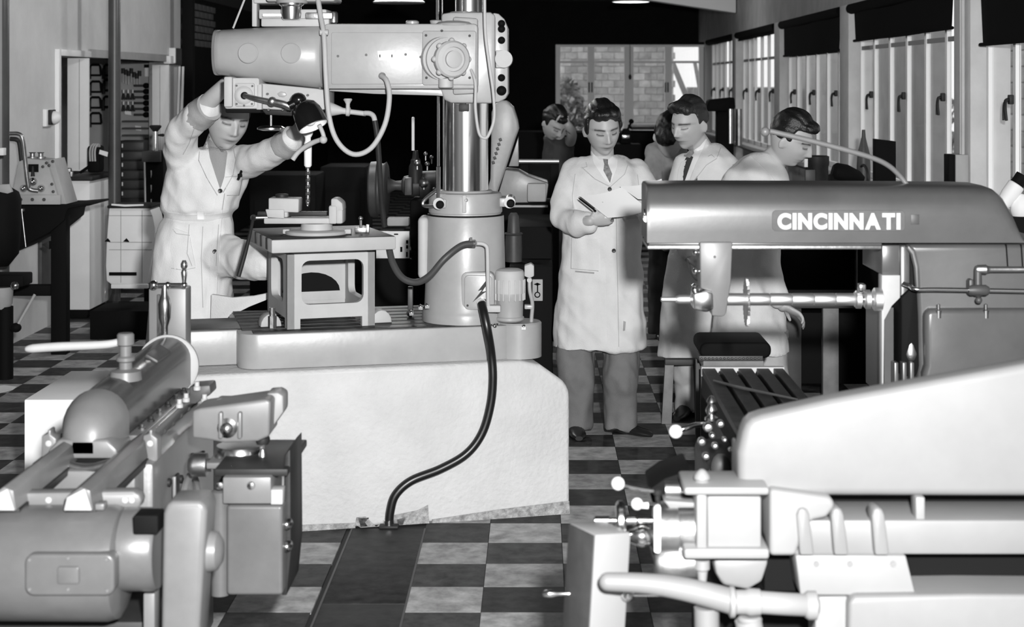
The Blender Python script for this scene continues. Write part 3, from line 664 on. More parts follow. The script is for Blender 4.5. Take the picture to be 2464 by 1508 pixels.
# ---- slotted box table standing on the base
def face_frame(b, p00, p10, z0, z1, th, ox0, ox1, oz0, oz1, leg_h, leg_w, foot=None):
    """framed side: outline with a rounded window and a cut-out foot, from p00 to p10 (plan points)"""
    p00 = Vector(p00); p10 = Vector(p10); w = (p10 - p00).length; e = (p10 - p00) / w; n = Vector((-e.y, e.x, 0)) * th
    def P(u, z): return Vector((p00.x + e.x * u, p00.y + e.y * u, z))
    t = bmesh.new()
    out = [(0, z0), (leg_w, z0), (leg_w, z0 + leg_h), (w - leg_w, z0 + leg_h), (w - leg_w, z0), (w, z0), (w, z1), (0, z1)]
    inn = rrect(ox0 * w, oz0, ox1 * w, oz1, .035, 5)
    vo = [t.verts.new(P(u, z)) for u, z in out]; vi = [t.verts.new(P(u, z)) for u, z in inn]
    eo = [t.edges.new((vo[i], vo[(i + 1) % len(vo)])) for i in range(len(vo))]; ei = [t.edges.new((vi[i], vi[(i + 1) % len(vi)])) for i in range(len(vi))]
    bmesh.ops.triangle_fill(t, use_beauty=True, edges=eo + ei)
    g = bmesh.ops.extrude_face_region(t, geom=t.faces[:]); bmesh.ops.translate(t, vec=n, verts=[q for q in g['geom'] if isinstance(q, bmesh.types.BMVert)])
    bmesh.ops.recalc_face_normals(t, faces=t.faces); b._merge(t)
tb = thing('box_table', 'pale cast box table with arched openings, bolted on the drill base', 'table', BW(-1.05, .3, .817))
z0, z1 = .817, 1.13
_c, _s = math.cos(math.radians(19)), math.sin(math.radians(19))
MT = Matrix(((_c, -_s, 0, -1.047), (_s, _c, 0, 7.03), (0, 0, 1, 0), (0, 0, 0, 1)))
def TW(u, v, z): return MT @ Vector((u, v, z))
TWd, TDp = .375, .48
A = TW(0, 0, 0); B_ = TW(TWd, 0, 0); D_ = TW(0, TDp, 0); C_ = TW(TWd, TDp, 0)
for p, q, win in ((A, B_, (.16, .87)), (D_, A, (.2, .8)), (C_, D_, (.2, .8)), (B_, C_, (.2, .8))):
    b = MB(); face_frame(b, p, q, z0, z1, .03, win[0], win[1], z0 + .1, z0 + .285, .042, .055); part('frame_side', b, DL, tb)
b = MB(); b.prism([TW(.06, TDp - .035, z0 + .06), TW(.06, TDp - .035, z0 + .32), TW(TWd - .03, TDp - .035, z0 + .32), TW(TWd - .03, TDp - .035, z0 + .06)], TW(0, .012, 0) - TW(0, 0, 0)); part('inner_wall', b, DL, tb)
b = MB(); b.prism([TW(.19 + .13 * math.cos(a), TDp - .04, z0 + .1 + .085 * math.sin(a)) for a in [PI * k / 12 for k in range(13)]], TW(0, .006, 0) - TW(0, 0, 0)); part('arched_opening', b, 'iron_black', tb)
b = MB(); b.bb((-.075, -.05, z1 + .012), (.455, TDp + .05, 1.198), .006); b.xform(MT); tp = part('table_top', b, DL, tb)
b = MB(); b.bb((-.07, -.045, 1.196), (.45, TDp + .045, 1.1995), .001); b.xform(MT); part('top_surface', b, 'iron_dark', tp)
for k in range(3):
    b = MB(); b.bb((-.078, .04 + k * .14, 1.15), (-.07, .08 + k * .14, 1.199), .001); b.xform(MT); part('t_slot', b, 'iron_dark', tp)
for u, v in ((-.05, .1), (TWd + .045, .06), (TWd + .045, .36)):
    b = MB(); b.prism([(u + .045 * math.cos(a), v, z0 + .055 * max(0, math.sin(a))) for a in [PI * k / 8 for k in range(9)]], (0, .08, 0), .004); b.xform(MT); part('foot_lug', b, DL, tb)
b = MB(); b.lathe((-.05, .07, z0), (0, 0, 1), [(.018, 0), (.018, .05), (.012, .05), (.012, .085)], 8); b.xform(MT); part('hold_down_bolt', b, 'steel_worn', tb)
# ---- machine vice and its round base on the table
vx, vd = 762, 7.24
vi_ = thing('machine_vice', 'drill vice on round swivel base clamping a white block, on the box table', 'vice', (X(vx, vd), vd, 1.2))
ZT = 1.2
def vp(px, z, d=vd): return Vector((X(px, d), d, z))
b = MB(); b.lathe(vp(762, ZT), (0, 0, 1), [(.135, 0), (.138, .012), (.132, .016), (.07, .018), (.066, .045)], 40); part('swivel_base', b, DL, vi_)
for px in (690, 838):
    q = MB(); q.box(vp(px, ZT + .012, vd - .02), (.03, .05, .022), .006); part('base_lug', q, DL, vi_)
b = MB(); b.bb((X(640, vd), vd - .06, ZT + .046), (X(800, vd), vd + .06, ZT + .072), .006); part('vice_bed', b, DL, vi_)
b = MB(); b.bb((X(795, vd), vd - .065, ZT + .046), (X(815, vd), vd + .065, ZT + .125), .008); b.prism([(X(800, vd), vd - .06, ZT + .1), (X(830, vd), vd - .06, ZT + .1), (X(828, vd), vd - .06, ZT + .135), (X(815, vd), vd - .06, ZT + .155), (X(800, vd), vd - .06, ZT + .155)], (0, .12, 0), .008); b.bb((X(810, vd), vd - .06, ZT + .046), (X(829, vd), vd + .06, ZT + .11), .01); part('fixed_jaw', b, DL, vi_)
b = MB(); b.bb((X(660, vd), vd - .06, ZT + .073), (X(698, vd), vd + .06, ZT + .115), .008); part('moving_jaw', b, DL, vi_)
b = MB(); b.bb((X(700, vd), vd - .05, ZT + .078), (X(790, vd), vd - .02, ZT + .098), .002); b.bb((X(622, vd), vd - .03, ZT + .08), (X(668, vd), vd - .0, ZT + .095), .002); part('guide_bar', b, 'iron_dark', vi_)
b = MB(); b.cyl(vp(612, ZT + .072, vd - .05), vp(660, ZT + .072, vd - .03), .009, None, 12); b.sphere(vp(610, ZT + .072, vd - .05), .014, 12); part('vice_screw', b, 'steel_worn', vi_)
b = MB(); b.tube([vp(610, ZT + .076, vd - .06), vp(603, ZT + .02, vd - .1), vp(590, ZT - .07, vd - .14), vp(574, ZT - .165, vd - .17)], [.007, .0075, .009, .0095], 10); part('vice_handle', b, 'iron_dark', vi_)
b = MB(); b.prism([(X(652, vd), vd - .07, ZT + .1), (X(724, vd), vd - .07, ZT + .095), (X(725, vd), vd - .07, ZT + .155), (X(652, vd), vd - .07, ZT + .158)], (0, .11, 0), .006); b.prism([(X(650, vd), vd - .075, ZT + .075), (X(690, vd), vd - .075, ZT + .07), (X(690, vd), vd - .075, ZT + .11), (X(645, vd), vd - .075, ZT + .11)], (0, .03, 0), .004); wp = single('workpiece', b, 'drill_light', 'white machined block held in the drill vice', 'workpiece')
b = MB(); b.lathe((X(680, vd), vd - .02, ZT + .1585), (0, 0, 1), [(.028, 0), (.028, .012), (.022, .014)], 16); part('bored_cap', b, 'iron_dark', wp)
b = MB(); p = Vector((X(868, 7.28), 7.28, ZT)); b.box(p + Vector((0, 0, .012)), (.05, .03, .024), .004); b.cyl(p + Vector((0, 0, .024)), p + Vector((0, 0, .06)), .006, None, 8); b.sphere(p + Vector((0, 0, .062)), .01, 10); b.box(p + Vector((.03, 0, .018)), (.015, .02, .036), .003); single('clamp_stud', b, 'steel_worn', 'small steel clamp stud at the right end of the box table', 'clamp')
# ================================================================ horizontal milling machine (right)
MP = 'mill_paint'
ml = thing('milling_machine', 'grey horizontal milling machine with a long rounded overarm lettered CINCINNATI', 'milling machine', (1.45, 5.8, 0))
MD0 = 5.60
def oring(x, yt, yb=584):
    P = []; H = yb - yt
    for dz, f in ((.30, 0.0), (.13, -.004), (.075, .012), (.04, .06), (.018, .16), (.004, .34), (0, .55), (0, .8), (0, 1.0)):
        P.append((X(x, MD0), MD0 + dz, Z(yt + H * f, MD0)))
    P.append((X(x, MD0), MD0 + .30, Z(yb, MD0))); return P
b = MB(); b.rings([oring(*q) for q in ((1557, 455), (1560, 449), (1566, 447), (1700, 446), (2000, 447), (2330, 449), (2384, 451), (2402, 457), (2420, 473), (2440, 510), (2458, 560), (2466, 580))]); ov = part('overarm', b, MP, ml)
b = MB(); b.pbox(1561, 583, 2122, 591, MD0 + .02, MD0 + .28, .003); part('overarm_way', b, MP, ml) 
b = MB(); b.pbox(1558, 591, 2122, 600, MD0 + .012, MD0 + .28, .003); part('overarm_dovetail', b, 'steel_worn', ml)
b = MB(); b.pdisc(1556, 527, 8, MD0 + .05, MD0 + .1); b.hlathe(515, MD0 + .12, [(1549, 12), (1560, 14)], 16); part('end_plug', b, 'steel', ov)
# lettering
def letters(word, x0, x1, y0, y1, d, mt, parent, ext=.004):
    me = []
    for ch in word:
        cu = bpy.data.curves.new('t', 'FONT'); cu.body = ch; cu.size = 1.0; cu.extrude = .05; cu.offset = .06
        o = bpy.data.objects.new('t', cu); COL.objects.link(o); bpy.context.view_layer.update()
        m = bpy.data.meshes.new_from_object(o.evaluated_get(bpy.context.evaluated_depsgraph_get())); bpy.data.objects.remove(o); me.append(m)
    bx = [(min(v.co.x for v in m.vertices), max(v.co.x for v in m.vertices), min(v.co.y for v in m.vertices), max(v.co.y for v in m.vertices)) for m in me]
    gap = .07; tot = sum(q[1] - q[0] for q in bx) + gap * (len(me) - 1); sx = L(x1 - x0, d) / tot; cur = X(x0, d); H = L(y1 - y0, d)
    for m, q in zip(me, bx):
        hh = q[3] - q[2]; lo = q[2] if q[2] < 0 else 0
        for v in m.vertices:
            x, y, z = v.co; v.co = (cur + (x - q[0]) * sx, d - ext * (1 if z > 0 else 0), Z(y1, d) + (y - q[2]) / hh * H)
        cur += (q[1] - q[0] + gap) * sx
        bm = bmesh.new(); bm.from_mesh(m); k = MB(); k.bm.free(); k.bm = bm; part('letter', k, mt, parent); bpy.data.meshes.remove(m)
b = MB(); b.pprism(rrect(1858, 506, 2178, 556, 10, 4), MD0 - .002, MD0 + .03, .002); npm = part('nameplate', b, 'mill_plate', ov)
letters('CINCINNATI', 1870, 2166, 512, 552, MD0 - .003, 'letter_white', npm, .006)
b = MB(); b.pbox(2192, 516, 2212, 540, MD0 - .001, MD0 + .02, .001); part('badge_square', b, 'iron_grey', ov)
# arbor support bracket
b = MB(); b.pprism([(1683, 582), (1763, 582), (1759, 680), (1747, 756), (1740, 762), (1713, 760), (1711, 702), (1686, 694)], MD0 - .01, MD0 + .1, .006); ab = part('arbor_support', b, 'shaper_light', ml)
b = MB(); b.pdisc(1720, 618, 3, MD0 - .014, MD0); part('screw', b, 'iron_grey', ab)
b = MB(); b.pprism([(1667, 706), (1700, 700), (1716, 704), (1718, 745), (1700, 752), (1668, 744)], MD0 - .03, MD0 + .06, .008); part('bearing_block', b, 'steel', ab)
b = MB(); b.plathe(1672, MD0, [(706, 6), (702, 9), (694, 9), (690, 6), (686, 8), (682, 4)], 14); part('oil_cup', b, 'steel_bright', ab)
for y in (607, 652):
    b = MB(); b.sphere(W(1674, y, MD0 + .02), .012, 12); b.hlathe(y, MD0 + .02, [(1674, 5), (1690, 5)], 10); part('clamp_screw', b, 'steel_bright', ab)
AD = MD0 + .05
b = MB(); b.hlathe(720, AD, [(1590, 4), (1592, 6), (1626, 6), (1627, 8), (1634, 11), (1660, 11), (1662, 8), (1672, 8)], 20); part('arbor_end', b, 'steel_matte', ml)
xs = [1742, 1800, 1852, 1905, 1958, 2010, 2056]
for k in range(6):
    b = MB(); b.hlathe(720, AD, [(xs[k] + .6, 14), (xs[k] + 2, 15), (xs[k + 1] - 2, 15), (xs[k + 1] - .6, 14)], 24); part('arbor_collar', b, 'steel_matte', ml)
for x0, x1, h in ((2056, 2074, 22), (2079, 2096, 23), (2100, 2124, 28)):
    b = MB(); b.hlathe(720, AD, [(x0, h * .8), (x0 + 4, h), (x1 - 3, h), (x1, h * .7)], 28); part('spindle_collar', b, 'steel_matte', ml)
b = MB(); b.hlathe(720, AD, [(2070, 8), (2104, 8)], 12); b.pbox(2068, 684, 2084, 704, AD - .06, AD - .02, .003); part('drive_key', b, 'steel_bright', ml)
# slitting cutter with teeth
b = MB(); cc = Vector((X(1796, AD), AD, Z(727, AD))); R = []; nt = 28
poly = []
for k in range(nt * 2):
    a = 2 * PI * k / (nt * 2); r = L(58, AD) if k % 2 == 0 else L(49, AD); poly.append(cc + Vector((-.003, r * math.cos(a), r * math.sin(a))))
b.prism(poly, (.007, 0, 0)); part('milling_cutter', b, 'steel_worn', ml)
# column
b = MB(); b.pprism([(2186, 588), (2424, 588), (2470, 588), (2560, 588), (2560, 1300), (2205, 1300), (2205, 940), (2212, 880), (2210, 760), (2207, 700), (2205, 650), (2196, 610)], MD0 + .02, MD0 + .5, .015, 3); col_ = part('column', b, MP, ml)
b = MB(); b.pbox(2122, 590, 2166, 662, MD0 + .06, MD0 + .4, .004); part('column_face', b, MP, ml)
b = MB(); b.pprism([(2122, 662), (2166, 662), (2166, 716), (2146, 736), (2128, 770), (2126, 940), (2122, 942)], MD0 + .04, MD0 + .1, .002); part('knee_way', b, 'drill_light', ml)
b = MB(); b.pbox(2128, 740, 2150, 960, MD0 + .08, MD0 + .4); b.pbox(2166, 590, 2190, 960, MD0 + .05, MD0 + .4, .008); part('column_recess', b, MP, ml)
b = MB(); b.pprism([(2168, 716), (2196, 690), (2208, 700), (2212, 780), (2214, 880), (2205, 905), (2168, 905)], MD0 + .03, MD0 + .3, .006); part('recess_back', b, 'iron_black', ml)
b = MB(); b.plathe(2190, MD0 + .05, [(870, 9), (864, 16), (850, 19), (835, 16), (800, 11), (740, 9), (700, 7), (690, 3)], 20); part('feed_shaft_boot', b, 'steel_worn', ml)
for x in (2152, 2172, 2190):
    b = MB(); b.pbox(x, 872, x + 10, 1000, MD0 + .0, MD0 + .05, .003); part('knee_guide_strip', b, MP, ml)
b = MB(); b.pprism([(2226, 752), (2240, 744), (2560, 744), (2560, 1100), (2222, 1100), (2222, 900), (2228, 880), (2226, 800)], MD0 - .02, MD0 + .1, .018, 3); dm = part('column_door', b, MP, ml)
for x in (2258, 2372):
    b = MB(); b.lathe(W(x, 750, MD0 - .01), (0, 0, 1), [(.012, -.02), (.012, .005), (.006, .008), (.006, .025), (.001, .027)], 12); part('hinge_bolt', b, 'steel', dm)
b = MB(); b.pprism([(2186, 590), (2200, 604), (2209, 640), (2211, 700), (2206, 700), (2203, 645), (2195, 612), (2184, 598)], MD0 + .0, MD0 + .04, .004); part('column_edge', b, 'shaper_light', col_)
for x0, x1 in ((2420, 2423), (2456, 2459)):
    b = MB(); b.pprism([(x0, 588), (x1, 588), (x1 + 4, 648), (x0 + 4, 648)], MD0 + .016, MD0 + .03); part('panel_seam', b, 'iron_black', col_)
# coolant rods on the column side
RD = MD0 - .05
b = MB(); b.ptube([(2174, 682, RD + .04), (2190, 688, RD + .02), (2204, 696, RD), (2260, 696, RD), (2480, 700, RD)], .0075, 10); part('control_rod', b, 'steel_bright', ml)
b = MB(); b.plathe(2353, RD + .02, [(712, 10), (700, 14), (690, 10), (648, 9), (640, 7)], 16); b.sphere(W(2355, 722, RD), .012, 12); b.pbox(2332, 672, 2344, 712, RD, RD + .04, .006); b.hlathe(698, RD, [(2330, 10), (2340, 13), (2372, 13), (2380, 8)], 16); part('rod_bracket', b, 'iron_grey', ml)
b = MB(); b.hlathe(648, RD + .02, [(2348, 9), (2352, 11), (2372, 12), (2376, 9), (2384, 7.5), (2480, 7)], 16); part('coolant_pipe', b, 'steel_worn', ml)
# long lever with ball
b = MB(); LD = MD0 + .16
b.ptube([(2184, 447, LD), (2166, 424, LD), (2140, 400, LD - .01), (2105, 382, LD - .02), (2040, 362, LD - .03), (1940, 336, LD - .04), (1852, 315, LD - .05)], [.0085, .0085, .009, .009, .0095, .0095, .009], 12); lv = part('overarm_lever', b, 'shaper_light', ml)
b = MB(); b.sphere(W(1841, 317, LD - .05), .0165, 18); part('lever_ball', b, 'shaper_light', lv)
# ---- table running toward the camera
ZT2 = .80
tt = part('knee_saddle', MB().bb((.62, 5.2, .35), (1.16, 5.95, .70), .02), 'iron_dark', ml)
b = MB(); b.bb((.605, 4.72, .70), (.905, 6.19, .775), .006); mt_ = part('table', b, 'iron_black', ml)
xs = [.605, .668, .735, .80, .86, .905]
sl = [(.605, .655), (.672, .722), (.739, .789), (.806, .852), (.868, .905)]
for a, c in sl:
    b = MB(); b.bb((a, 4.72, .775), (c, 6.185, ZT2), .003); part('table_rail', b, 'iron_table', mt_)
b = MB()
b.prism([(.604, 6.175, .77), (.604, 6.175, ZT2 + .004), (.908, 6.175, ZT2 + .004), (.908, 6.175, .77), (.895, 6.175, .77), (.88, 6.175, .79), (.872, 6.175, .79), (.858, 6.175, .762), (.85, 6.175, .79), (.805, 6.175, .79), (.795, 6.175, .762), (.783, 6.175, .79), (.735, 6.175, .79), (.725, 6.175, .762), (.712, 6.175, .79), (.668, 6.175, .79), (.655, 6.175, .765), (.645, 6.175, .79), (.63, 6.175, .77)], (0, .03, 0)); part('table_end', b, 'drill_light', mt_)
b = MB(); b.tube([(.62, 5.9, ZT2 + .004), (.70, 5.75, ZT2 + .006), (.86, 5.55, ZT2 + .004)], [.004, .006, .003], 6); part('swarf_streak', b, 'iron_grey', mt_)
# knee and saddle controls at the near side of the table
b = MB(); b.bb((.50, 4.95, .36), (.62, 5.35, .72), .02); b.bb((.52, 4.98, .28), (.60, 5.2, .36), .02); kc = part('feed_gearbox', b, 'iron_dark', ml)
b = MB(); b.ptube([(1626, 1038, 5.0), (1650, 1030, 5.0), (1675, 1022, 5.02), (1708, 1021, 5.05)], .008, 10); o = part('feed_lever', b, 'steel_bright', ml)
b = MB(); b.sphere(W(1626, 1038, 5.0), .021, 18); part('lever_ball', b, 'white_enamel', o)
b = MB(); b.plathe(1712, 5.05, [(1010, 16), (1004, 16), (1000, 8), (990, 14), (984, 14), (972, 7), (966, 12), (960, 10), (952, 4)], 18); part('lock_knob', b, 'steel', ml)
for x, y, r in ((1705, 1030, 12), (1735, 1022, 9), (1690, 1065, 10), (1722, 1075, 8), (1700, 1100, 9), (1745, 1060, 6), (1760, 1085, 6), (1715, 1050, 7)):
    b = MB(); p = W(x, y, 4.94); b.lathe(p + Vector((0, .03, 0)), (0, -1, 0), [(L(r, 4.94), 0), (L(r, 4.94), .02), (L(r * .7, 4.94), .03), (.001, .032)], 14); part('dial', b, 'steel_worn', kc)
b = MB(); b.sphere(W(1735, 1125, 4.9), (.03, .025, .042), 16); part('gear_cap', b, 'iron_grey', kc)
# ================================================================ foreground machine (lower right, close to the flash)
FD = 4.15
fm = thing('shaping_machine', 'overexposed white machine with a big rounded cover, close in the lower right corner', 'machine', (X(2150, FD), FD + .25, 0))
FP, FLt = 'fore_paint', 'fore_light'
b = MB(); b.pprism([(1778, 1194), (1776, 1090), (1788, 1040), (1796, 1022), (1810, 1008), (1835, 999), (2000, 962), (2240, 918), (2560, 860), (2560, 1196)], FD, FD + .10, .022, 4); cv = part('ram_cover', b, FP, fm)
b = MB(); b.pbox(1776, 1080, 1786, 1180, FD + .02, FD + .16, .008); part('cover_end', b, FP, cv)
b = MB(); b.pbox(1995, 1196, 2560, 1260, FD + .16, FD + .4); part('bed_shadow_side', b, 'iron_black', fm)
b = MB(); b.pbox(2204, 1196, 2226, 1252, FD - .01, FD + .05, .004); part('stay', b, FLt, fm)
for x in (2418, 2458):
    b = MB(); b.lathe(W(x, 1235, FD + .15), (0, -1, 0), [(L(12, FD), 0), (L(12, FD), .006), (L(6, FD), .007), (.001, .004)], 18); part('bed_screw', b, 'iron_grey', fm)
b = MB(); b.pbox(1850, 1250, 2560, 1336, FD - .02, FD + .2, .012); part('bed_rail', b, FP, fm)
for x in (1931, 2014, 2112):
    b = MB(); b.pprism([(x - 14, 1240), (x - 10, 1226), (x, 1221), (x + 12, 1226), (x + 17, 1240), (x + 28, 1336), (x - 6, 1336)], FD - .05, FD + .02, .006); part('wedge_clamp', b, FP, fm)
b = MB(); b.pprism([(1914, 1336), (2180, 1336), (2204, 1432), (1926, 1432)], FD - .03, FD + .1, .005); pt = part('clamp_plate', b, FLt, fm)
for x in (1965, 2046, 2150):
    b = MB(); b.pdisc(x, 1357, 7, FD - .034, FD - .02, None, 16); part('plate_hole', b, 'fore_paint', pt)
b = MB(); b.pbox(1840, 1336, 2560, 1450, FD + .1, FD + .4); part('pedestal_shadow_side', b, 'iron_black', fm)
b = MB(); b.pprism([(2040, 1640), (2042, 1450), (2056, 1434), (2330, 1430), (2560, 1432), (2560, 1640)], FD - .06, FD + .4, .02, 3); part('motor_cover', b, FP, fm)
b = MB(); b.pprism([(1960, 1640), (1962, 1436), (2040, 1434), (2040, 1640)], FD - .02, FD + .3, .006); b.pdisc(1968, 1466, 5, FD - .03, FD); part('motor_bracket', b, FLt, fm)
# clapper clevis
b = MB(); b.pbox(1646, 1172, 1852, 1192, FD - .08, FD + .1, .008); part('clevis_flange', b, FLt, fm)
b = MB(); b.pbox(1646, 1320, 1852, 1346, FD - .08, FD + .1, .008); part('clevis_flange', b, FLt, fm)
b = MB(); b.pbox(1676, 1190, 1702, 1322, FD - .07, FD + .08, .006); part('clevis_post', b, FLt, fm)
b = MB(); b.pbox(1702, 1194, 1832, 1318, FD - .06, FD + .06, .006); part('clevis_panel', b, FLt, fm)
b = MB(); b.plathe(1689, FD - .02, [(1174, 20), (1160, 20), (1156, 16), (1150, 20), (1142, 18), (1132, 10), (1128, 4)], 18); part('clevis_nut', b, FLt, fm)
b = MB(); b.plathe(1690, FD - .02, [(1400, 10), (1372, 13), (1368, 18), (1346, 18)], 18); part('clevis_nut', b, FLt, fm)
b = MB(); b.pprism([(1852, 1176), (2000, 1196), (2012, 1216), (1990, 1246), (1960, 1252), (1940, 1262), (1916, 1338), (1852, 1338)], FD - .04, FD + .2, .02, 3); part('ram_nose', b, FLt, fm)
b = MB(); b.pprism([(1715, 1346), (1852, 1346), (1835, 1400), (1800, 1420), (1740, 1410), (1722, 1380)], FD - .02, FD + .1, .012); part('clevis_tail', b, FP, fm)
# dial drum and handwheel
DD_ = FD + .02
b = MB(); b.hlathe(1273, DD_, [(1572, 50), (1576, 58), (1590, 60), (1630, 60), (1632, 52), (1650, 52), (1680, 54)], 32); dm2 = part('feed_drum', b, 'steel_worn', fm)
b = MB(); b.pprism([(1574, 1222), (1580, 1216), (1588, 1216), (1590, 1222), (1590, 1326), (1584, 1332), (1574, 1328)], DD_ - .066, DD_ - .05, .002); sc = part('scale_plate', b, 'label_white', fm)
for y in (1226, 1246, 1300, 1322):
    b = MB(); b.pdisc(1582, y, 2, DD_ - .068, DD_ - .06, None, 8); part('scale_rivet', b, 'iron_dark', sc)
b = MB(); b.pprism([(1596, 1204), (1680, 1210), (1690, 1196), (1690, 1222), (1640, 1222), (1612, 1224)], DD_ - .02, DD_ + .05, .004); part('drum_bracket', b, FP, fm)
b = MB(); b.hlathe(1252, DD_, [(1482, 40), (1488, 47), (1498, 47), (1504, 40), (1500, 36), (1490, 36)], 36); part('handwheel_rim', b, 'steel', fm)
b = MB(); b.hlathe(1252, DD_, [(1430, 9), (1432, 11), (1466, 11), (1468, 7), (1500, 7), (1508, 14), (1530, 14), (1536, 9), (1570, 9)], 24); part('handwheel_hub', b, 'steel_bright', fm)
b = MB(); b.hlathe(1290, DD_ - .02, [(1506, 10), (1515, 16), (1530, 22), (1545, 26), (1560, 22), (1572, 14)], 24); part('chrome_knob', b, 'steel_bright', fm)
b = MB(); b.ptube([(1486, 1163, FD - .02), (1530, 1174, FD - .01), (1582, 1182, FD)], .006, 10); o = part('trip_lever', b, 'steel', fm)
b = MB(); b.sphere(W(1487, 1163, FD - .02), .0165, 18); part('lever_ball', b, 'white_enamel', o)
b = MB(); b.plathe(1582, FD, [(1204, 6), (1192, 7), (1188, 11), (1178, 12), (1174, 5)], 14); b.plathe(1584, FD + .01, [(1240, 5), (1204, 5)], 10); part('trip_post', b, 'iron_dark', fm)
b = MB(); b.pprism([(1563, 1176), (1600, 1150), (1660, 1130), (1672, 1170), (1620, 1200), (1570, 1212)], FD + .1, FD + .3, .006); part('slide_casting', b, 'iron_black', fm)
b = MB(); b.hlathe(1178, FD + .08, [(1600, 20), (1660, 20)], 24); part('slide_screw', b, 'steel_worn', fm)
b = MB(); b.sphere(W(1533, 1212, FD - .03), .015, 14); b.hlathe(1216, FD - .02, [(1533, 6), (1560, 8)], 12); part('index_knob', b, 'white_enamel', fm)
b = MB(); b.pprism([(1508, 1300), (1560, 1310), (1580, 1380), (1600, 1395), (1690, 1395), (1690, 1338), (1600, 1338), (1560, 1300)], FD + .02, FD + .2, .006); part('apron_casting', b, 'iron_dark', fm)
b = MB(); b.hlathe(1352, DD_, [(1575, 40), (1585, 46), (1640, 46), (1680, 40)], 24); part('apron_shaft', b, 'steel_worn', fm)
# tilted box at the left end with handles
b = MB(); M_ = Matrix.Translation(W(1436, 1398, FD - .06)) @ Euler((0, math.radians(4), math.radians(28))).to_matrix().to_4x4()
b.box((0, 0, 0), (.10, .13, .262), .006); b.xform(M_); bx_ = part('switch_box', b, FLt, fm)
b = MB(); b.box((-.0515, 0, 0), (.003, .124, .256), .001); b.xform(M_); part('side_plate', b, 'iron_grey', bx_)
b = MB(); b.hlathe(1428, FD - .05, [(1306, 4), (1312, 8), (1326, 9), (1340, 5), (1372, 4)], 16); part('crank_handle', b, 'steel_bright', fm)
b = MB(); b.sphere(W(1510, 1430, FD - .12), .016, 16); b.hlathe(1430, FD - .12, [(1512, 5), (1600, 5)], 12); part('ball_handle', b, 'steel_bright', fm)
# thick pipe and elbow
PD = FD - .2
b = MB(); b.ptube([(1462, 1399, PD), (1560, 1404, PD), (1660, 1420, PD), (1760, 1446, PD)], [.0215, .0235, .027, .030], 20); b.sphere(W(1462, 1399, PD), .0212, 16); part('thick_pipe', b, FP, fm)
b = MB(); e0 = W(1752, 1448, PD); e1 = W(1800, 1448, PD); b.lathe(e0, e1 - e0, [(.028, 0), (.036, .004), (.036, .014), (.028, .018), (.028, .04), (.032, .05), (.03, .075), (.02, .08)], 24); part('pipe_union', b, FLt, fm)
b = MB(); b.ptube([(1800, 1446, PD), (1880, 1452, PD), (1960, 1456, PD + .04)], .026, 18); b.hlathe(1456, PD + .03, [(1936, 28), (1944, 34), (1964, 34), (1968, 24)], 20); part('pipe_arm', b, FLt, fm)
b = MB(); b.ptube([(1700, 1460, PD + .04), (1702, 1560, PD + .04)], .03, 14, smooth=False); part('pipe_leg', b, FP, fm)
b = MB(); b.ptube([(1800, 1490, PD + .02), (1812, 1560, PD + .02)], .032, 14, smooth=False); b.plathe(1804, PD + .02, [(1500, 26), (1488, 30), (1482, 24)], 18); part('pipe_leg', b, FLt, fm)
# pedestal carrying it all
b = MB(); b.bb((X(1700, FD), FD + .08, 0), (X(2560, FD), FD + .42, Z(1450, FD)), .02); part('pedestal', b, 'iron_black', fm)
# ================================================================ shaper (lower left)
SP, SL = 'shaper_paint', 'shaper_light'
sh = thing('shaper', 'grey metal shaper with rounded ram, motor and belt guard in the lower left', 'shaping machine', (-1.2, 4.9, 0))
RX = -1.30
def ramring(y, w, zt, zb, n=14):
    P = []
    for k in range(n + 1):
        a = PI * k / n; P.append((RX + w * math.cos(a), y, (zt - w * .95) + w * .95 * math.sin(a)))
    P += [(RX - w, y, zb), (RX + w, y, zb)]; return P
b = MB(); b.rings([ramring(*q) for q in ((4.93, .076, .925, .79), (4.98, .08, .94, .79), (5.4, .082, .95, .79), (5.86, .084, .957, .79), (5.9, .082, .957, .79))]); rm = part('ram', b, 'ram_dark', sh)
# near hood: smooth light dome
R = []
for k in range(9):
    t = k / 8; y = 4.80 + .17 * t; s = math.sin(t * PI / 2) ** .5
    R.append(ramring(y, .03 + .062 * s, .84 + .105 * s, .79 - .02 * s))
b = MB(); b.rings(R); b.prism([(RX - .098, 4.80, .775), (RX + .098, 4.80, .775), (RX + .098, 4.80, .80), (RX + .07, 4.80, .83), (RX - .07, 4.80, .83), (RX - .098, 4.80, .80)], (0, .17, 0), .008); part('ram_hood', b, SL, rm)
# ram clamp: flattened top boss with the lever
hb = Vector((X(302, 5.2), 5.2, 0))
b = MB(); b.lathe((hb.x, hb.y, 0), (0, 0, 1), [(.05, .93), (.046, .958), (.02, .965), (.02, .985), (.028, .99), (.028, 1.0), (.018, 1.005), (.018, 1.035), (.026, 1.04), (.026, 1.07), (.022, 1.075)], 24); lo = part('clamp_boss', b, SL, sh)
b = MB(); b.tube([(hb.x, hb.y, 1.056), (X(260, 5.2), 5.2, Z(828, 5.2)), (X(140, 5.2), 5.2, Z(834, 5.2)), (X(80, 5.2), 5.2, Z(838, 5.2)), (X(62, 5.2), 5.2, Z(840, 5.2))], [.011, .0125, .014, .0135, .007], 14); part('clamp_lever', b, 'drill_light', lo)
# window recess on ram top
b = MB(); b.box((RX + .035, 5.6, .945), (.05, .2, .016), .007, (0, .55, 0)); part('ram_slot', b, 'iron_grey', rm)
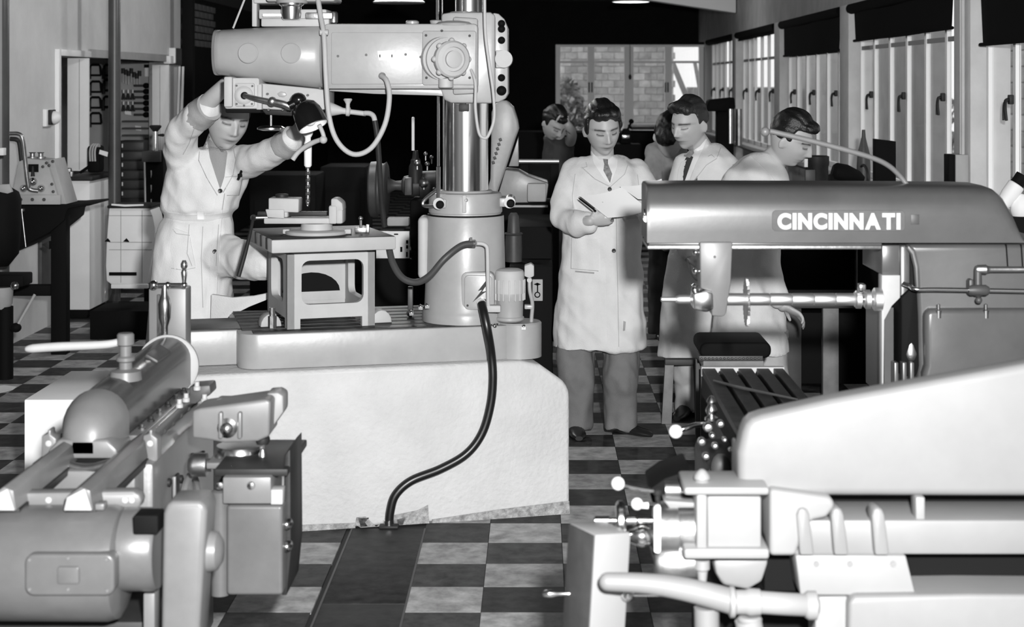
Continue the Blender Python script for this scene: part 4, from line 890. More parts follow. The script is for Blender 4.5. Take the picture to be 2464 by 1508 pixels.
# far swivel ring and tool slide
b = MB(); b.lathe((RX, 5.9, .855), (0, 1, 0), [(.1, 0), (.108, .006), (.108, .02), (.1, .03)], 40); part('swivel_ring', b, 'drill_light', sh)
b = MB(); b.lathe((RX, 5.93, .855), (0, 1, 0), [(.09, 0), (.09, .05)], 32); b.bb((X(362, 6.0), 5.97, .74), (X(452, 6.0), 6.06, 1.12), .006); ts = part('tool_slide', b, SL, sh)
b = MB(); b.bb((X(384, 6.0), 5.955, .9), (X(400, 6.0), 5.975, 1.10), .003); part('slide_gib', b, 'steel_bright', ts)
b = MB(); b.lathe((X(407, 6.0), 5.93, 0), (0, 0, 1), [(.012, .86), (.012, .99), (.022, 1.02), (.024, 1.07), (.018, 1.09), (.012, 1.105), (.008, 1.135)], 18); part('slide_screw', b, 'steel', ts)
b = MB(); zc = Z(684, 5.95); b.cyl((X(372, 5.95), 5.93, zc), (X(446, 5.95), 5.93, zc), .0075, None, 12); ck = part('ball_crank', b, 'steel_bright', ts)
for px, rr in ((373, .017), (407, .012), (446, .012)):
    b = MB(); b.sphere((X(px, 5.95), 5.93, zc), rr, 16); part('crank_ball', b, 'steel_bright', ck)
b = MB(); b.lathe((X(446, 5.95), 5.93, zc), (0, 0, 1), [(.006, 0), (.008, .02), (.011, .045), (.007, .055), (.012, .065), (.012, .075), (.006, .088)], 14); part('crank_grip', b, 'steel_bright', ck)
# column / frame
b = MB(); b.bb((-1.46, 4.82, 0.0), (-1.10, 5.72, .76), .02); b.prism([(-1.40, 5.02, .76), (-1.40, 5.02, .80), (-1.16, 5.02, .80), (-1.16, 5.02, .76)], (0, .7, 0), .006); fr = part('frame', b, SP, sh)
b = MB(); b.bb((RX - .115, 4.98, .76), (RX - .085, 5.72, .81), .004); part('ram_gib', b, SP, sh)
b = MB(); b.bb((RX + .085, 4.98, .74), (RX + .13, 5.75, .805), .004); gib = part('ram_gib', b, SP, sh)
for k in range(6):
    y = 5.06 + k * .12; b = MB(); b.lathe((RX + .108, y, .80), (0, 0, 1), [(.011, 0), (.011, .012), (.007, .014), (.007, .022)], 8); part('gib_bolt', b, 'iron_dark' if k % 2 else 'steel_bright', gib)
    b = MB(); b.lathe((RX + .13, y + .05, .765), (1, 0, 0), [(.012, 0), (.012, .008), (.006, .014), (.001, .015)], 10); part('gib_screw', b, 'iron_grey', gib)
for k in range(4):
    b = MB(); b.lathe((-1.10, 5.0 + .17 * k, .66 - .03 * (k % 2)), (1, 0, 0), [(.013, 0), (.013, .008), (.001, .012)], 10); part('frame_screw', b, 'iron_dark', fr)
b = MB(); b.bb((-1.102, 5.05, .55), (-1.092, 5.13, .66), .004); part('frame_window', b, 'iron_dark', fr)
b = MB(); b.bb((-1.099, 5.05, .54), (-1.088, 5.065, .665), .003); part('window_edge', b, SL, fr)
# small brackets
for px, d, m in ((362, 4.86, SL), (118, 4.86, SL)):
    b = MB(); b.pprism([(px - 18, 1048), (px - 4, 1044), (px - 4, 1034), (px + 4, 1034), (px + 4, 1046), (px + 17, 1056), (px + 17, 1108), (px, 1118), (px - 18, 1112)], d, d + .05, .004); o = part('rail_bracket', b, m, sh)
    b = MB(); b.lathe(W(px, 1066, d), (0, -1, 0), [(.009, 0), (.009, .006), (.001, .008)], 12); part('bracket_bolt', b, 'drill_light', o)
# ways toward the camera
for xc in (-1.36, -1.165):
    b = MB(); b.prism([(xc - .038, 4.26, .765), (xc + .038, 4.26, .765), (xc + .03, 4.26, .815), (xc + .006, 4.26, .825), (xc - .03, 4.26, .80)], (0, .66, 0), .003); o = part('guard_rail', b, SL if xc < -1.2 else SP, sh)
    b = MB(); b.bb((xc - .04, 4.28, .745), (xc + .04, 4.92, .764), .002); part('rail_underside', b, 'iron_dark', o)
    b = MB(); b.prism([(xc - .034, 4.252, .767), (xc + .036, 4.252, .767), (xc + .018, 4.252, .822), (xc - .026, 4.252, .80)], (0, .008, 0), .001); part('rail_end', b, 'drill_light', o)
b = MB(); b.bb((-1.43, 4.72, .66), (-1.13, 4.83, .76), .01); part('rear_block', b, 'shaper_light', sh)
b = MB(); b.bb((-1.38, 4.825, .745), (-1.22, 4.85, .775), .003); part('ram_mouth', b, 'iron_black', sh)
b = MB(); b.tube([(-1.33, 4.76, .765), (-1.27, 4.74, .76), (-1.2, 4.72, .78)], .014, 10); part('link_arm', b, 'steel_worn', sh)
# crossbar with rounded ends on top of the motor
b = MB(); b.prism([W(x, y, 4.36) for x, y in ((30, 1205), (40, 1192), (60, 1186), (320, 1182), (336, 1190), (340, 1204), (336, 1220), (320, 1228), (40, 1228))], (0, .05, 0), .006); o = part('crossbar', b, SL, sh)
for px in (118, 302, 318):
    b = MB(); b.lathe(W(px, 1202, 4.36), (0, -1, 0), [(.008, 0), (.008, .006), (.001, .008)], 12); part('crossbar_screw', b, 'drill_light', o)
# motor
MDm = 4.32
b = MB(); prof = [(-120, 60), (-110, 110), (-70, 134), (270, 136), (292, 130), (302, 112), (304, 60)]
b.hlathe(1353, MDm, prof, 44); mo = part('motor', b, SP, sh)
b = MB(); b.pprism(rrect(59, 1333, 275, 1434, 22, 5), MDm - .155, MDm - .1, .007, 3); o = part('motor_plate', b, SP, mo)
b = MB(); b.pprism(rrect(137, 1364, 190, 1406, 6, 4), MDm - .163, MDm - .15, .004); part('plate_badge', b, SP, mo)
for x, y in ((71, 1347), (164, 1343), (256, 1346), (71, 1418), (164, 1418), (258, 1421)):
    b = MB(); b.lathe(W(x, y, MDm - .155), (0, -1, 0), [(.005, 0), (.004, .003), (.001, .0035)], 10); part('plate_screw', b, SL, mo)
b = MB(); b.hlathe(1320, MDm, [(298, 96), (300, 98), (378, 98), (386, 92)], 40); part('end_bell', b, SP, mo)
b = MB(); b.pprism(rrect(320, 1240, 380, 1286, 5, 3), MDm - .105, MDm - .03, .004); part('terminal_opening', b, 'iron_black', mo)
b = MB(); b.bb((-1.52, 4.42, 0), (-1.0, 4.75, Z(1470, 4.5)), .02); part('motor_pedestal', b, 'iron_dark', sh)
b = MB(); b.pbox(345, 1428, 372, 1560, 4.34, 4.40, .003); part('motor_stay', b, SL, sh)
b = MB(); b.pbox(228, 1214, 252, 1232, 4.26, 4.30, .004); b.plathe(375, 4.35, [(1228, 9), (1218, 9), (1212, 6), (1206, 6)], 12); part('motor_lug', b, SL, mo) if False else part('motor_lug', MB().pbox(228, 1212, 250, 1228, 4.27, 4.31, .004), SL, mo)
# belt guard
b = MB(); gd = 4.22
b.pprism([(385, 1640), (392, 1236), (400, 1212), (415, 1206), (478, 1206), (492, 1212), (498, 1230), (472, 1640)], gd, gd + .13, .012, 3); gu = part('belt_guard', b, SL, sh)
b = MB(); c = Vector((X(494, gd), gd + .07, Z(1325, gd + .07))); b.lathe(c, (1, 0, 0), [(.052, -.02), (.052, .0), (.048, .018), (.03, .03), (.001, .034)], 28); part('pulley_bulge', b, SL, gu)
# right-hand cabinet
cd = 4.78
b = MB(); b.pprism(rrect(545, 1216, 680, 1432, 8, 3), cd, cd + .22, .012, 3); cb = part('gear_cabinet', b, SP, sh)
b = MB(); b.lathe((X(527, cd + .02), cd + .04, 0), (0, 0, 1), [(.026, Z(1440, cd)), (.027, Z(1190, cd)), (.02, Z(1186, cd))], 20); part('cabinet_edge', b, SP, cb)
b = MB(); b.pprism([(684, 1095), (698, 1080), (700, 1330), (690, 1432), (678, 1432)], cd + .06, cd + .3, .003); part('cross_rail', b, 'iron_dark', sh)
for y in (1257, 1310):
    b = MB(); b.lathe(W(692, y, cd + .05), (0, -1, 0), [(.016, 0), (.016, .02), (.008, .03), (.001, .032)], 14); part('rail_nut', b, 'steel', sh)
b = MB(); b.pbox(536, 1148, 652, 1212, cd - .01, cd + .2, .004); tbx = part('work_table', b, 'shaper_light', sh)
b = MB(); b.pbox(651, 1178, 680, 1214, cd - .005, cd + .05, .003); part('table_cap', b, 'drill_light', tbx)
b = MB(); b.bb((X(512, cd), cd + .02, Z(1150, cd)), (X(690, cd), cd + .42, Z(1132, cd)), .004); part('table_top', b, 'iron_dark', tbx)
for px in (520, 596):
    b = MB(); b.prism([W(px, 1172, cd - .013), W(px + 7, 1172, cd - .013), W(px + 36, 1128, cd + .3), W(px + 26, 1128, cd + .3)], (0, 0, .004)); part('t_slot', b, 'iron_black', tbx)
    b = MB(); b.lathe(W(px + 8, 1168, cd - .015), (0, -1, 0), [(.012, 0), (.01, .006), (.001, .008)], 12); part('slot_bolt', b, 'steel', tbx)
# swivel vice on the shaper table
vd2 = 5.02
b = MB(); b.bb((X(508, vd2), vd2 - .08, Z(1114, vd2)), (X(640, vd2), vd2 + .09, Z(1098, vd2)), .006); v2 = part('vice_base', b, SL, sh)
b = MB(); b.plathe(578, vd2 + .02, [(1100, 58), (1096, 62), (1078, 60), (1070, 56)], 36); part('vice_swivel', b, 'steel', v2)
b = MB(); b.plathe(632, vd2 - .06, [(1106, 9), (1090, 9), (1084, 6), (1080, 6)], 10); part('vice_nut', b, 'steel_worn', v2)
b = MB(); b.pprism([(462, 988), (482, 982), (640, 960), (652, 966), (648, 1050), (620, 1062), (540, 1066), (500, 1058), (462, 1054)], vd2 - .06, vd2 + .1, .012, 3); v3 = part('vice_body', b, SL, sh)
b = MB(); b.pbox(515, 962, 680, 992, vd2 + .04, vd2 + .12, .01); b.pprism([(640, 946), (668, 944), (682, 952), (682, 992), (655, 1030), (642, 1030)], vd2 + .02, vd2 + .12, .008); part('vice_jaw', b, 'fore_light', v3)
for px in (525, 571):
    b = MB(); b.pbox(px, 992, px + 10, 1056, vd2 - .08, vd2 - .04, .005); part('vice_rib', b, SL, v3)
b = MB(); b.lathe(W(548, 1028, vd2 - .05), (0, -1, 0), [(.03, 0), (.03, .01), (.018, .016), (.018, .03), (.01, .036), (.001, .038)], 20); part('vice_screw_end', b, 'steel', v3)
b = MB(); b.plathe(632, vd2 + .0, [(1068, 14), (1056, 18), (1044, 14)], 14); part('vice_knob', b, 'iron_dark', v3)
# crossfeed gear and arch by the frame
b = MB(); ag = 4.92; b.torus((-1.06, 5.12, .52), (1, .0, 0), .13, .012, 36, 8); part('feed_guard_arch', b, SL, sh)
b = MB(); b.lathe((X(470, 5.0), 5.0, Z(1118, 5.0)), (1, 0, 0), [(.02, -.02), (.032, -.01), (.035, .0), (.035, .035), (.02, .037), (.02, .05)], 22); part('feed_gear', b, 'steel_worn', sh)
b = MB(); b.pprism([(455, 930), (505, 926), (508, 948), (470, 972), (455, 972)], 5.4, 5.5, .006); part('frame_lug', b, 'iron_grey', sh)
for px, py in ((448, 958), (432, 972), (492, 960), (474, 930)):
    b = MB(); b.plathe(px, 5.38, [(py + 8, 9), (py, 9), (py - 2, 6), (py - 12, 6)], 10); part('frame_nut', b, 'drill_light', sh)
# white block behind the shaper
b = MB(); b.bb((X(58, 6.8), 6.8, 0), (-1.735, 7.48, Z(961, 6.8)), .006); b2 = single('white_block', b, 'board_white', 'low white-painted concrete block on the floor behind the shaper ram', 'plinth')
# crumpled paper scrap on the floor
b = MB(); pts = [W(-20, 930, 10.2), W(10, 912, 10.25), W(40, 918, 10.2), W(30, 934, 10.1), W(0, 940, 10.0)]
b.prism([(p.x, p.y, .002) for p in pts], (0, 0, .003)); single('paper_scrap', b, 'paper', 'white paper scrap on the dark floor at the left edge', 'paper')
# ================================================================ left side: tool store, benches, posts
# posts
def post(px, d, rpx, lab, m='pipe_paint'):
    b = MB(); x = X(px, d); b.lathe((x, d, 0), (0, 0, 1), [(L(rpx, d) * 1.7, 0), (L(rpx, d) * 1.7, .012), (L(rpx, d), .013), (L(rpx, d), 3.3)], 28); return single('steel_post', b, m, lab, 'post', 'steel roof posts on the left')
post(275.5, 13.55, 14.5, 'round dark steel post in front of the tool store opening')
post(2, 11.2, 20, 'round dark steel post at the left edge of the photo')
b = MB(); x = X(453, 17.0); b.bb((x - .055, 16.95, 0), (x + .055, 17.06, 3.3), .004); single('square_post', b, 'iron_black', 'square black post beside the drill operator, behind his raised arm', 'post')
# wall switch
r = thing('wall_switch', 'white switch box with rounded knob on the plaster wall', 'switch', (XL + .01, 12.72, Z(300, 12.72)))
b = MB(); b.bb((XL, 12.62, Z(304, 12.7)), (XL + .03, 12.84, Z(262, 12.7)), .006); part('back_plate', b, 'frame_white', r)
b = MB(); b.bb((XL + .03, 12.66, Z(300, 12.7)), (XL + .05, 12.80, Z(264, 12.7)), .004); part('switch_body', b, 'iron_dark', r)
b = MB(); b.sphere((XL + .055, 12.74, Z(283, 12.7)), (.05, .055, .05), 18); part('switch_knob', b, 'frame_white', r)
# counter, shutters
sct = thing('store_counter', 'tall white-fronted counter with a dark top at the tool store opening', 'counter', (XL + .02, 13.4, 0))
b = MB(); b.bb((XL + .002, 13.16, 1.081), (-3.49, 13.95, 1.115), .004); part('counter_top', b, 'iron_dark', sct)
b = MB(); b.bb((XL + .002, 13.2, .066), (-3.52, 13.93, 1.08), .004); part('cupboard_end', b, 'board_white', sct)
b = MB(); b.bb((XL + .002, 13.22, 0), (-3.54, 13.93, .066), .002); part('kick_board', b, 'iron_black', sct)
def board_thing(nm, x0, x1, y, z0, z1, lab, seams):
    r = thing(nm, lab, 'shutter', ((x0 + x1) / 2, y, z0)); b = MB(); b.bb((x0, y, z0), (x1, y + .03, z1), .004); part('panel', b, 'board_white', r)
    for s_ in seams:
        b = MB(); b.bb((s_ - .003, y - .001, z0 + .01), (s_ + .003, y + .002, z1 - .01)); part('seam', b, 'fascia', r)
board_thing('shutter_panel', -3.90, -3.722, 13.93, 1.118, OZ - .005, 'bright white shutter panel at the left of the tool store opening', (-3.80,))
board_thing('shutter_panel', -3.87, -3.70, 16.86, .01, OZ - .03, 'white door board at the right of the tool store opening', (-3.79,))
# shelf slot with dark boxes
b = MB(); b.bb((XL - .5, 13.03, 1.118), (XL - .19, 13.26, 1.16), .004); b.bb((XL - .5, 13.03, 1.16), (XL - .19, 13.26, 1.62), .004); single('store_locker', b, 'board_white', 'narrow white locker just inside the tool store', 'locker')
for k, (y, h) in enumerate(((272, 20), (246, 24), (222, 24), (188, 30))):
    z = Z(y + h / 2, 13.4); b = MB(); b.bb((XL - .46, 13.05, 1.621 if k == 0 else z), (XL - .2, 13.25, z + L(h * .8, 13.4)), .006); single('store_box', b, 'iron_dark', ('lowest', 'second', 'third', 'topmost')[k] + ' dark box stacked in the narrow gap beside the white shutter', 'box', 'dark boxes in the shutter gap')
# tool board
TB = 17.4
b = MB(); b.bb((X(205, TB), TB, .62), (X(372, TB), TB + .04, Z(140, TB)), .003); single('tool_board', b, 'board_grey', 'grey tool board full of hand tools inside the tool store', 'board')
def hacksaw():
    d = TB - .03; r = thing('hacksaw', '', 'saw', (X(230, d), d, Z(190, d)), 'hacksaws on the tool board')
    def P(px, py): return W(px, py, d)
    b = MB(); b.tube([P(216, 186), P(217, 160), P(221, 156), P(238, 156), P(241, 160), P(243, 181)], .013, 8, smooth=False); part('frame', b, 'iron_black', r)
    b = MB(); b.tube([P(218, 181), P(243, 181)], .011, 8, smooth=False); part('blade', b, 'iron_black', r)
    b = MB(); b.tube([P(215.5, 164), P(215, 190)], [.018, .02], 8, smooth=False); part('handle', b, 'iron_dark', r)
    return r
names = ['top row nearest the white shutter', 'second row nearest the white shutter', 'third row nearest the white shutter', 'lowest row nearest the white shutter', 'top row behind the round post', 'second row behind the round post', 'third row behind the round post']
hs = hacksaw(); pos = [(230, 190), (231, 230), (230, 268), (231, 306), (264, 190), (264, 226), (263, 266)]
for k, (px, py) in enumerate(pos):
    p = Vector((X(px, TB - .03), TB - .03, Z(py, TB - .03)))
    if k == 0: hs.location = p; hs['label'] = 'dark hacksaw on the tool board, ' + names[0]
    else: dup(hs, p, 'dark hacksaw on the tool board, ' + names[k])
def tool(nm, lab, grp, pts, rad, m, hl=None, hm=None):
    d = TB - .02; r = thing(nm, lab, nm.replace('_', ' '), W(pts[0][0], pts[0][1], d), grp)
    b = MB(); b.tube([W(x, y, d) for x, y in pts], rad, 8, smooth=False); part('shank', b, m, r)
    if hl: b = MB(); b.tube([W(x, y, d - .005) for x, y in hl], .02, 8, smooth=False); part('handle', b, hm, r)
ordn = ['first', 'second', 'third', 'fourth', 'fifth', 'sixth', 'seventh', 'eighth']
for k in range(7):
    x = 296 + k * 6.6; y0 = 164 + (k % 3) * 3 + (6 if k > 3 else 0)
    tool('screwdriver', ordn[k] + ' screwdriver from the round post, top row of the tool board', 'screwdrivers on the tool board', [(x, y0 + 12), (x, y0 + 34)], .008, 'tool_grey', [(x, y0), (x, y0 + 13)], 'iron_dark')
for k in range(2):
    tool('file', ('left' if k == 0 else 'right') + ' one of two bright files at the top right of the tool board', 'bright files on the tool board', [(351 + k * 6, 163), (351 + k * 6, 184)], .016, 'white_enamel', [(351 + k * 6, 155), (351 + k * 6, 163)], 'iron_black')
for k in range(6):
    x = 297 + (k % 3) * 11; y = 222 + (k // 3) * 28
    tool('pliers', ordn[k] + ' pair of pliers in the middle of the tool board, counted by rows', 'pliers on the tool board', [(x - 3, y + 18), (x - 1, y + 6), (x, y - 2), (x + 1, y + 6), (x + 4, y + 18)], .012, 'iron_dark', [(x, y - 6), (x, y + 2)], 'tool_grey')
for k in range(6):
    y = 206 + k * 14; r = thing('hammer', ordn[k] + ' hammer from the top down the right edge of the tool board', 'hammer', W(335, y, TB - .02), 'hammers on the tool board')
    b = MB(); b.hlathe(y, TB - .04, [(345, 4), (349, 7), (355, 7), (361, 2)], 10); part('head', b, 'iron_black', r)
    b = MB(); b.tube([W(322, y, TB - .04), W(347, y, TB - .04)], .012, 8, smooth=False); part('handle', b, 'wood_dark', r)
for (a, b_, c, d_), lab in (((299, 266, 315, 277), 'white label card in the middle of the tool board'), ((325, 302, 339, 315), 'white paper tag hanging low on the tool board')):
    q = MB(); q.pprism([(a, b_), (c, b_ + 2), (c + 1, d_), (a + 2, d_ - 2)], TB - .03, TB - .025); single('label_card', q, 'label_white', lab, 'card')
for k in range(3):
    y = 290 + k * 17; q = MB(); q.pbox(293, y, 362, y + 4, TB - .12, TB); single('tool_rack', q, 'drawer_grey', ('upper', 'middle', 'lower')[k] + ' narrow grey rack at the foot of the tool board', 'rack', 'racks on the tool board')
# drawer cabinet
CDd = 15.9
dc = thing('drawer_cabinet', 'dark steel drawer cabinet in the doorway behind the round post', 'cabinet', (X(318, CDd), CDd + .2, 0))
b = MB(); b.bb((X(290, CDd), CDd, 0), (X(347, CDd), CDd + .18, Z(338, CDd)), .004); part('body', b, 'iron_dark', dc)
for k in range(6):
    y = 342 + k * 23; q = MB(); q.pbox(292, y, 345, y + 19, CDd - .02, CDd, .003); o = part('drawer', q, 'drawer_grey', dc)
    q = MB(); q.pbox(293, y + 4, 295.5, y + 13, CDd - .026, CDd - .019); part('label_holder', q, 'label_white', o)
# dark stand with chrome cylinder (hydraulic jack)
JD = 12.9
hj = thing('hydraulic_press', 'black press stand with chrome cylinder and mushroom cap left of the operator', 'press', (X(368, JD), JD + .15, 0))
b = MB(); b.bb((X(346, JD), JD, 0), (X(393, JD), JD + .25, Z(364, JD)), .008); body = part('stand', b, 'iron_black', hj)
b = MB(); b.pbox(341, 364, 386, 390, JD - .04, JD + .2, .006); part('head_block', b, 'wood_dark', hj)
b = MB(); b.plathe(374, JD + .08, [(364, 7), (316, 7)], 20); part('cylinder', b, 'steel', hj)
b = MB(); b.plathe(374, JD + .08, [(318, 5), (312, 9), (306, 14), (303, 14.5), (301, 12)], 24); part('mushroom_cap', b, 'iron_dark', hj)
b = MB(); b.hlathe(325, JD + .08, [(381, 2), (384, 3), (393, 4), (396, 2)], 10); part('side_tap', b, 'iron_dark', hj)
b = MB(); b.ptube([(348, 388, JD - .03), (350, 500, JD - .03)], .007, 8, smooth=False); part('lever_rod', b, 'drill_light', hj)
for y in (410, 445, 479):
    b = MB(); b.pprism([(362, y), (365, y), (365, y + 10), (363, y + 18)], JD - .006, JD); part('slot_mark', b, 'drill_light', body)
# white panelled bin on a dark low stand
BD = 12.2
wb = thing('white_bin', 'white panelled bin with dark strap and dark lid, left of the operator', 'bin', (X(312, BD), BD + .1, .21))
prof = [(262, 500), (259, 540), (256, 583), (254, 640), (256, 676), (270, 686), (352, 686), (362, 640), (372, 583), (374, 550), (368, 520), (360, 500)]
b = MB(); b.pprism(prof, BD, BD + .3, .01); part('body', b, 'board_white', wb)
for x in (290, 341):
    b = MB(); b.pbox(x, 506, x + 1.5, 680, BD - .002, BD + .01); part('panel_seam', b, 'fascia', wb)
for y in (518, 582, 600):
    b = MB(); b.pbox(262, y, 366, y + 1.5, BD - .002, BD + .01); part('panel_seam', b, 'fascia', wb)
b = MB(); b.pbox(262, 655, 328, 663, BD - .012, BD, .002); part('strap', b, 'iron_black', wb)
b = MB(); b.pbox(258, 494, 364, 501, BD - .02, BD + .32, .003); part('lid', b, 'iron_dark', wb)
b = MB(); b.pprism([(268, 490), (300, 492), (345, 491), (345, 495), (300, 497), (268, 494)], BD - .03, BD - .022); part('lid_edge', b, 'board_white', wb)
for x in (251, 296):
    b = MB(); b.pprism([(x, 581), (x + 8, 573), (x + 14, 580), (x + 14, 582)], BD - .006, BD); part('dark_vent', b, 'iron_black', wb)
b = MB(); b.bb((X(225, BD), BD - .1, 0), (X(372, BD), BD + .45, .205), .006); st = thing('bin_stand', 'low dark stand under the white bin', 'stand', (X(300, BD), BD, 0)); part('body', b, 'iron_black', st)
b = MB(); b.pbox(267, 684, 356, 694, BD - .13, BD - .101, .003); part('white_rail', b, 'board_white', st)
b = MB(); b.bb((X(222, BD), BD + .34, .206), (X(256, BD), BD + .36, Z(505, BD)), .003); single('ghost_sheet', b, 'glass_haze', 'added translucent sheet for the ghost patch beside the white bin', 'guard')  # added hazy sheet standing for a translucent ghost beside the bin
# small machine on the counter end: cable coil with label
GD = 13.55
cg = thing('cable_winder', 'dark winder with pale cord loops and white label on the counter', 'winder', (X(240, GD), GD, Z(414, GD)))
b = MB(); b.bb((X(214, GD), GD - .06, Z(414, GD)), (X(244, GD), GD + .1, Z(350, GD)), .02); part('body', b, 'iron_black', cg)
for k in range(3):
    b = MB(); b.tube([W(217 + k * 6, 388, GD - .08), W(216 + k * 6, 366, GD - .08), W(219 + k * 6, 352, GD - .07), W(226 + k * 5, 347, GD - .04), W(232 + k * 4, 352, GD - .06)], .008, 8); part('cord_loop', b, 'drill_light', cg)
b = MB(); b.pprism([(240, 360), (260, 366), (258, 377), (238, 370)], GD - .07, GD - .062); part('label', b, 'label_white', cg)
b = MB(); b.tube([W(193, 415, GD - .05), W(215, 400, GD - .06)], .012, 8, smooth=False); part('crank', b, 'iron_black', cg)
b = MB(); b.plathe(166, 13.24, [(420, 6), (412, 7), (406, 7), (404, 5)], 8); b.plathe(171, 13.2, [(424, 5), (416, 6), (413, 6)], 8); single('steel_nut', b, 'steel_worn', 'pair of steel nuts standing on the dark counter', 'nut')
# ladder of tools: leaning timber strips and hung sign
for k, (x0, x1) in enumerate(((424, 428), (432, 437))):
    b = MB(); b.prism([W(x0 + 6, 160, 16.6), W(x0 + 10, 160, 16.6), W(x1, 330, 16.4), W(x0, 330, 16.4)], (0, .03, 0)); single('timber_strip', b, 'board_white', ('left' if k == 0 else 'right') + ' pale timber strip leaning beside the square black post', 'timber', 'leaning timber strips')
b = MB(); b.bb((XL + .002, 16.98, Z(156, 17.1)), (XL + .06, 17.45, Z(116, 17.1)), .004); sg = single('wall_sign', b, 'iron_grey', 'dark grey notice board with pale edge high beside the square post', 'board')
b = MB(); b.bb((XL + .002, 16.95, Z(152, 17.1)), (XL + .065, 16.98, Z(116, 17.1)), .002); part('edge_strip', b, 'board_white', sg)
# ---- bench with bolted casting at the left edge
ND = 11.4
nb = thing('black_bench', 'black iron bench at the left edge carrying a bolted casting', 'bench', (X(80, ND), ND + .2, 0))
b = MB(); b.pprism([(-6, 494), (160, 494), (218, 489), (218, 494), (165, 502), (158, 512), (155, 530), (118, 560), (30, 605), (-6, 620)], ND, ND + .5, .006); part('bed', b, 'iron_black', nb)
b = MB(); b.bb((X(120, ND), ND + .02, 0), (X(157, ND), ND + .12, Z(520, ND)), .004); part('leg', b, 'iron_black', nb)
b = MB(); b.bb((X(-8, ND), ND + .02, 0), (X(10, ND), ND + .12, Z(520, ND)), .004); part('leg', b, 'iron_black', nb)
b = MB(); b.pbox(-4, 686, 122, 712, ND + .03, ND + .11, .004); part('stretcher', b, 'iron_black', nb)
b = MB(); b.ptube([(52, 505, ND - .02), (62, 594, ND - .02)], .005, 8, smooth=False); b.plathe(52, ND - .02, [(508, 8), (502, 8)], 10); part('hanging_rod', b, 'steel_worn', nb)
b = MB(); b.pprism([(100, 588), (118, 580), (118, 600)], ND + .03, ND + .1, .002); part('bracket', b, 'iron_dark', nb)
cs = thing('bolted_casting', 'pale trapezoid casting with knobs, bolts and a bent crank pipe on the black bench', 'machine', (X(95, ND), ND + .2, Z(491, ND)))
b = MB(); b.pprism([(44, 389), (64, 381), (112, 386), (144, 491), (24, 491)], ND + .02, ND + .3, .006); bd = part('body', b, 'fascia', cs)
b = MB(); b.pprism([(112, 386), (128, 382), (160, 491), (143, 491)], ND + .06, ND + .34, .004); part('side_plate', b, 'fascia', cs)
b = MB(); b.pbox(22, 469, 145, 492, ND - .01, ND + .02, .003); fl_ = part('foot_flange', b, 'fascia', cs)
for x in (50, 78, 106):
    b = MB(); b.lathe(W(x, 480, ND - .01), (0, -1, 0), [(.012, 0), (.012, .004), (.008, .005), (.001, .003)], 12); part('flange_bolt', b, 'iron_grey', fl_)
b = MB(); b.pbox(68, 395, 92, 414, ND + .012, ND + .05); part('slot', b, 'iron_black', bd)
b = MB(); b.plathe(79, ND, [(424, 5), (416, 4), (400, 3)], 10); part('slot_bolt', b, 'iron_dark', bd)
for x, y, r in ((80, 437, 10), (58, 453, 9), (100, 453, 9)):
    b = MB(); b.lathe(W(x, y, ND + .02), (0, -1, 0), [(L(r, ND), 0), (L(r, ND), .015), (L(r * .6, ND), .035), (.001, .042)], 18); part('knob', b, 'steel', cs)
for x, y in ((103, 401), (112, 392), (127, 388), (125, 443), (128, 461), (118, 398)):
    b = MB(); b.lathe(W(x, y, ND + .02), (0, -1, 0), [(.011, 0), (.01, .006), (.001, .008)], 10); part('bolt', b, 'iron_grey', cs)
for x in (78, 98):
    b = MB(); b.plathe(x, ND + .12, [(386, 9), (382, 9), (381, 12), (377, 12), (376, 6), (369, 6), (366, 9)], 14); part('top_screw', b, 'steel_worn', cs)
b = MB(); b.ptube([(-6, 319, ND - .1), (20, 321, ND - .1), (44, 322, ND - .1), (54, 334, ND - .1), (60, 380, ND - .08), (67, 440, ND - .06), (72, 455, ND - .05), (92, 459, ND - .04)], .014, 10); part('crank_pipe', b, 'steel_worn', cs)
b = MB(); b.ptube([(25, 334, ND + .05), (40, 336, ND + .05), (47, 346, ND + .06), (52, 388, ND + .06)], .016, 10); part('pipe_shadow', b, 'iron_dark', cs)  # dark pipe shape standing in for the crank pipe's cast shadow
# dark drill press fragment at the very edge
ED = 10.4
ed = thing('round_headed_machine', 'black round-headed machine with dial and pale bowl cut by the left edge', 'machine', (X(0, ED), ED + .1, 0))
b = MB(); b.plathe(0, ED + .1, [(640, 20), (610, 44), (560, 48), (480, 50), (462, 44), (452, 28), (448, 10)], 28); part('head', b, 'iron_black', ed)
b = MB(); b.pprism([(-20, 445), (20, 443), (28, 462), (18, 466), (-20, 458)], ED - .06, ED - .02, .004); part('head_badge', b, 'drill_light', ed)
b = MB(); b.pbox(-30, 356, 8, 374, ED - .02, ED + .04, .003); part('clip', b, 'board_white', ed)
b = MB(); b.plathe(0, ED + .1, [(742, 22), (730, 29), (700, 31), (690, 31)], 28); part('bowl', b, 'fascia', ed)
b = MB(); b.pbox(-40, 662, 56, 690, ED, ED + .2, .01); part('arm', b, 'iron_black', ed)
b = MB(); b.lathe(W(38, 686, ED), (0, -1, 0), [(L(10, ED), 0), (L(10, ED), .02), (L(6, ED), .03), (.001, .034)], 18); part('dial', b, 'steel', ed)
b = MB(); b.ptube([(84, 708, ED), (42, 782, ED - .04)], .009, 8, smooth=False); o = part('floor_lever', b, 'drill_light', ed)
b = MB(); b.sphere(W(38, 788, ED - .04), (.035, .03, .03), 14); part('lever_knob', b, 'iron_black', ed)
b = MB(); b.cyl((X(0, ED), ED + .1, 0), (X(0, ED), ED + .1, Z(742, ED)), .05, None, 18); part('column', b, 'iron_black', ed)
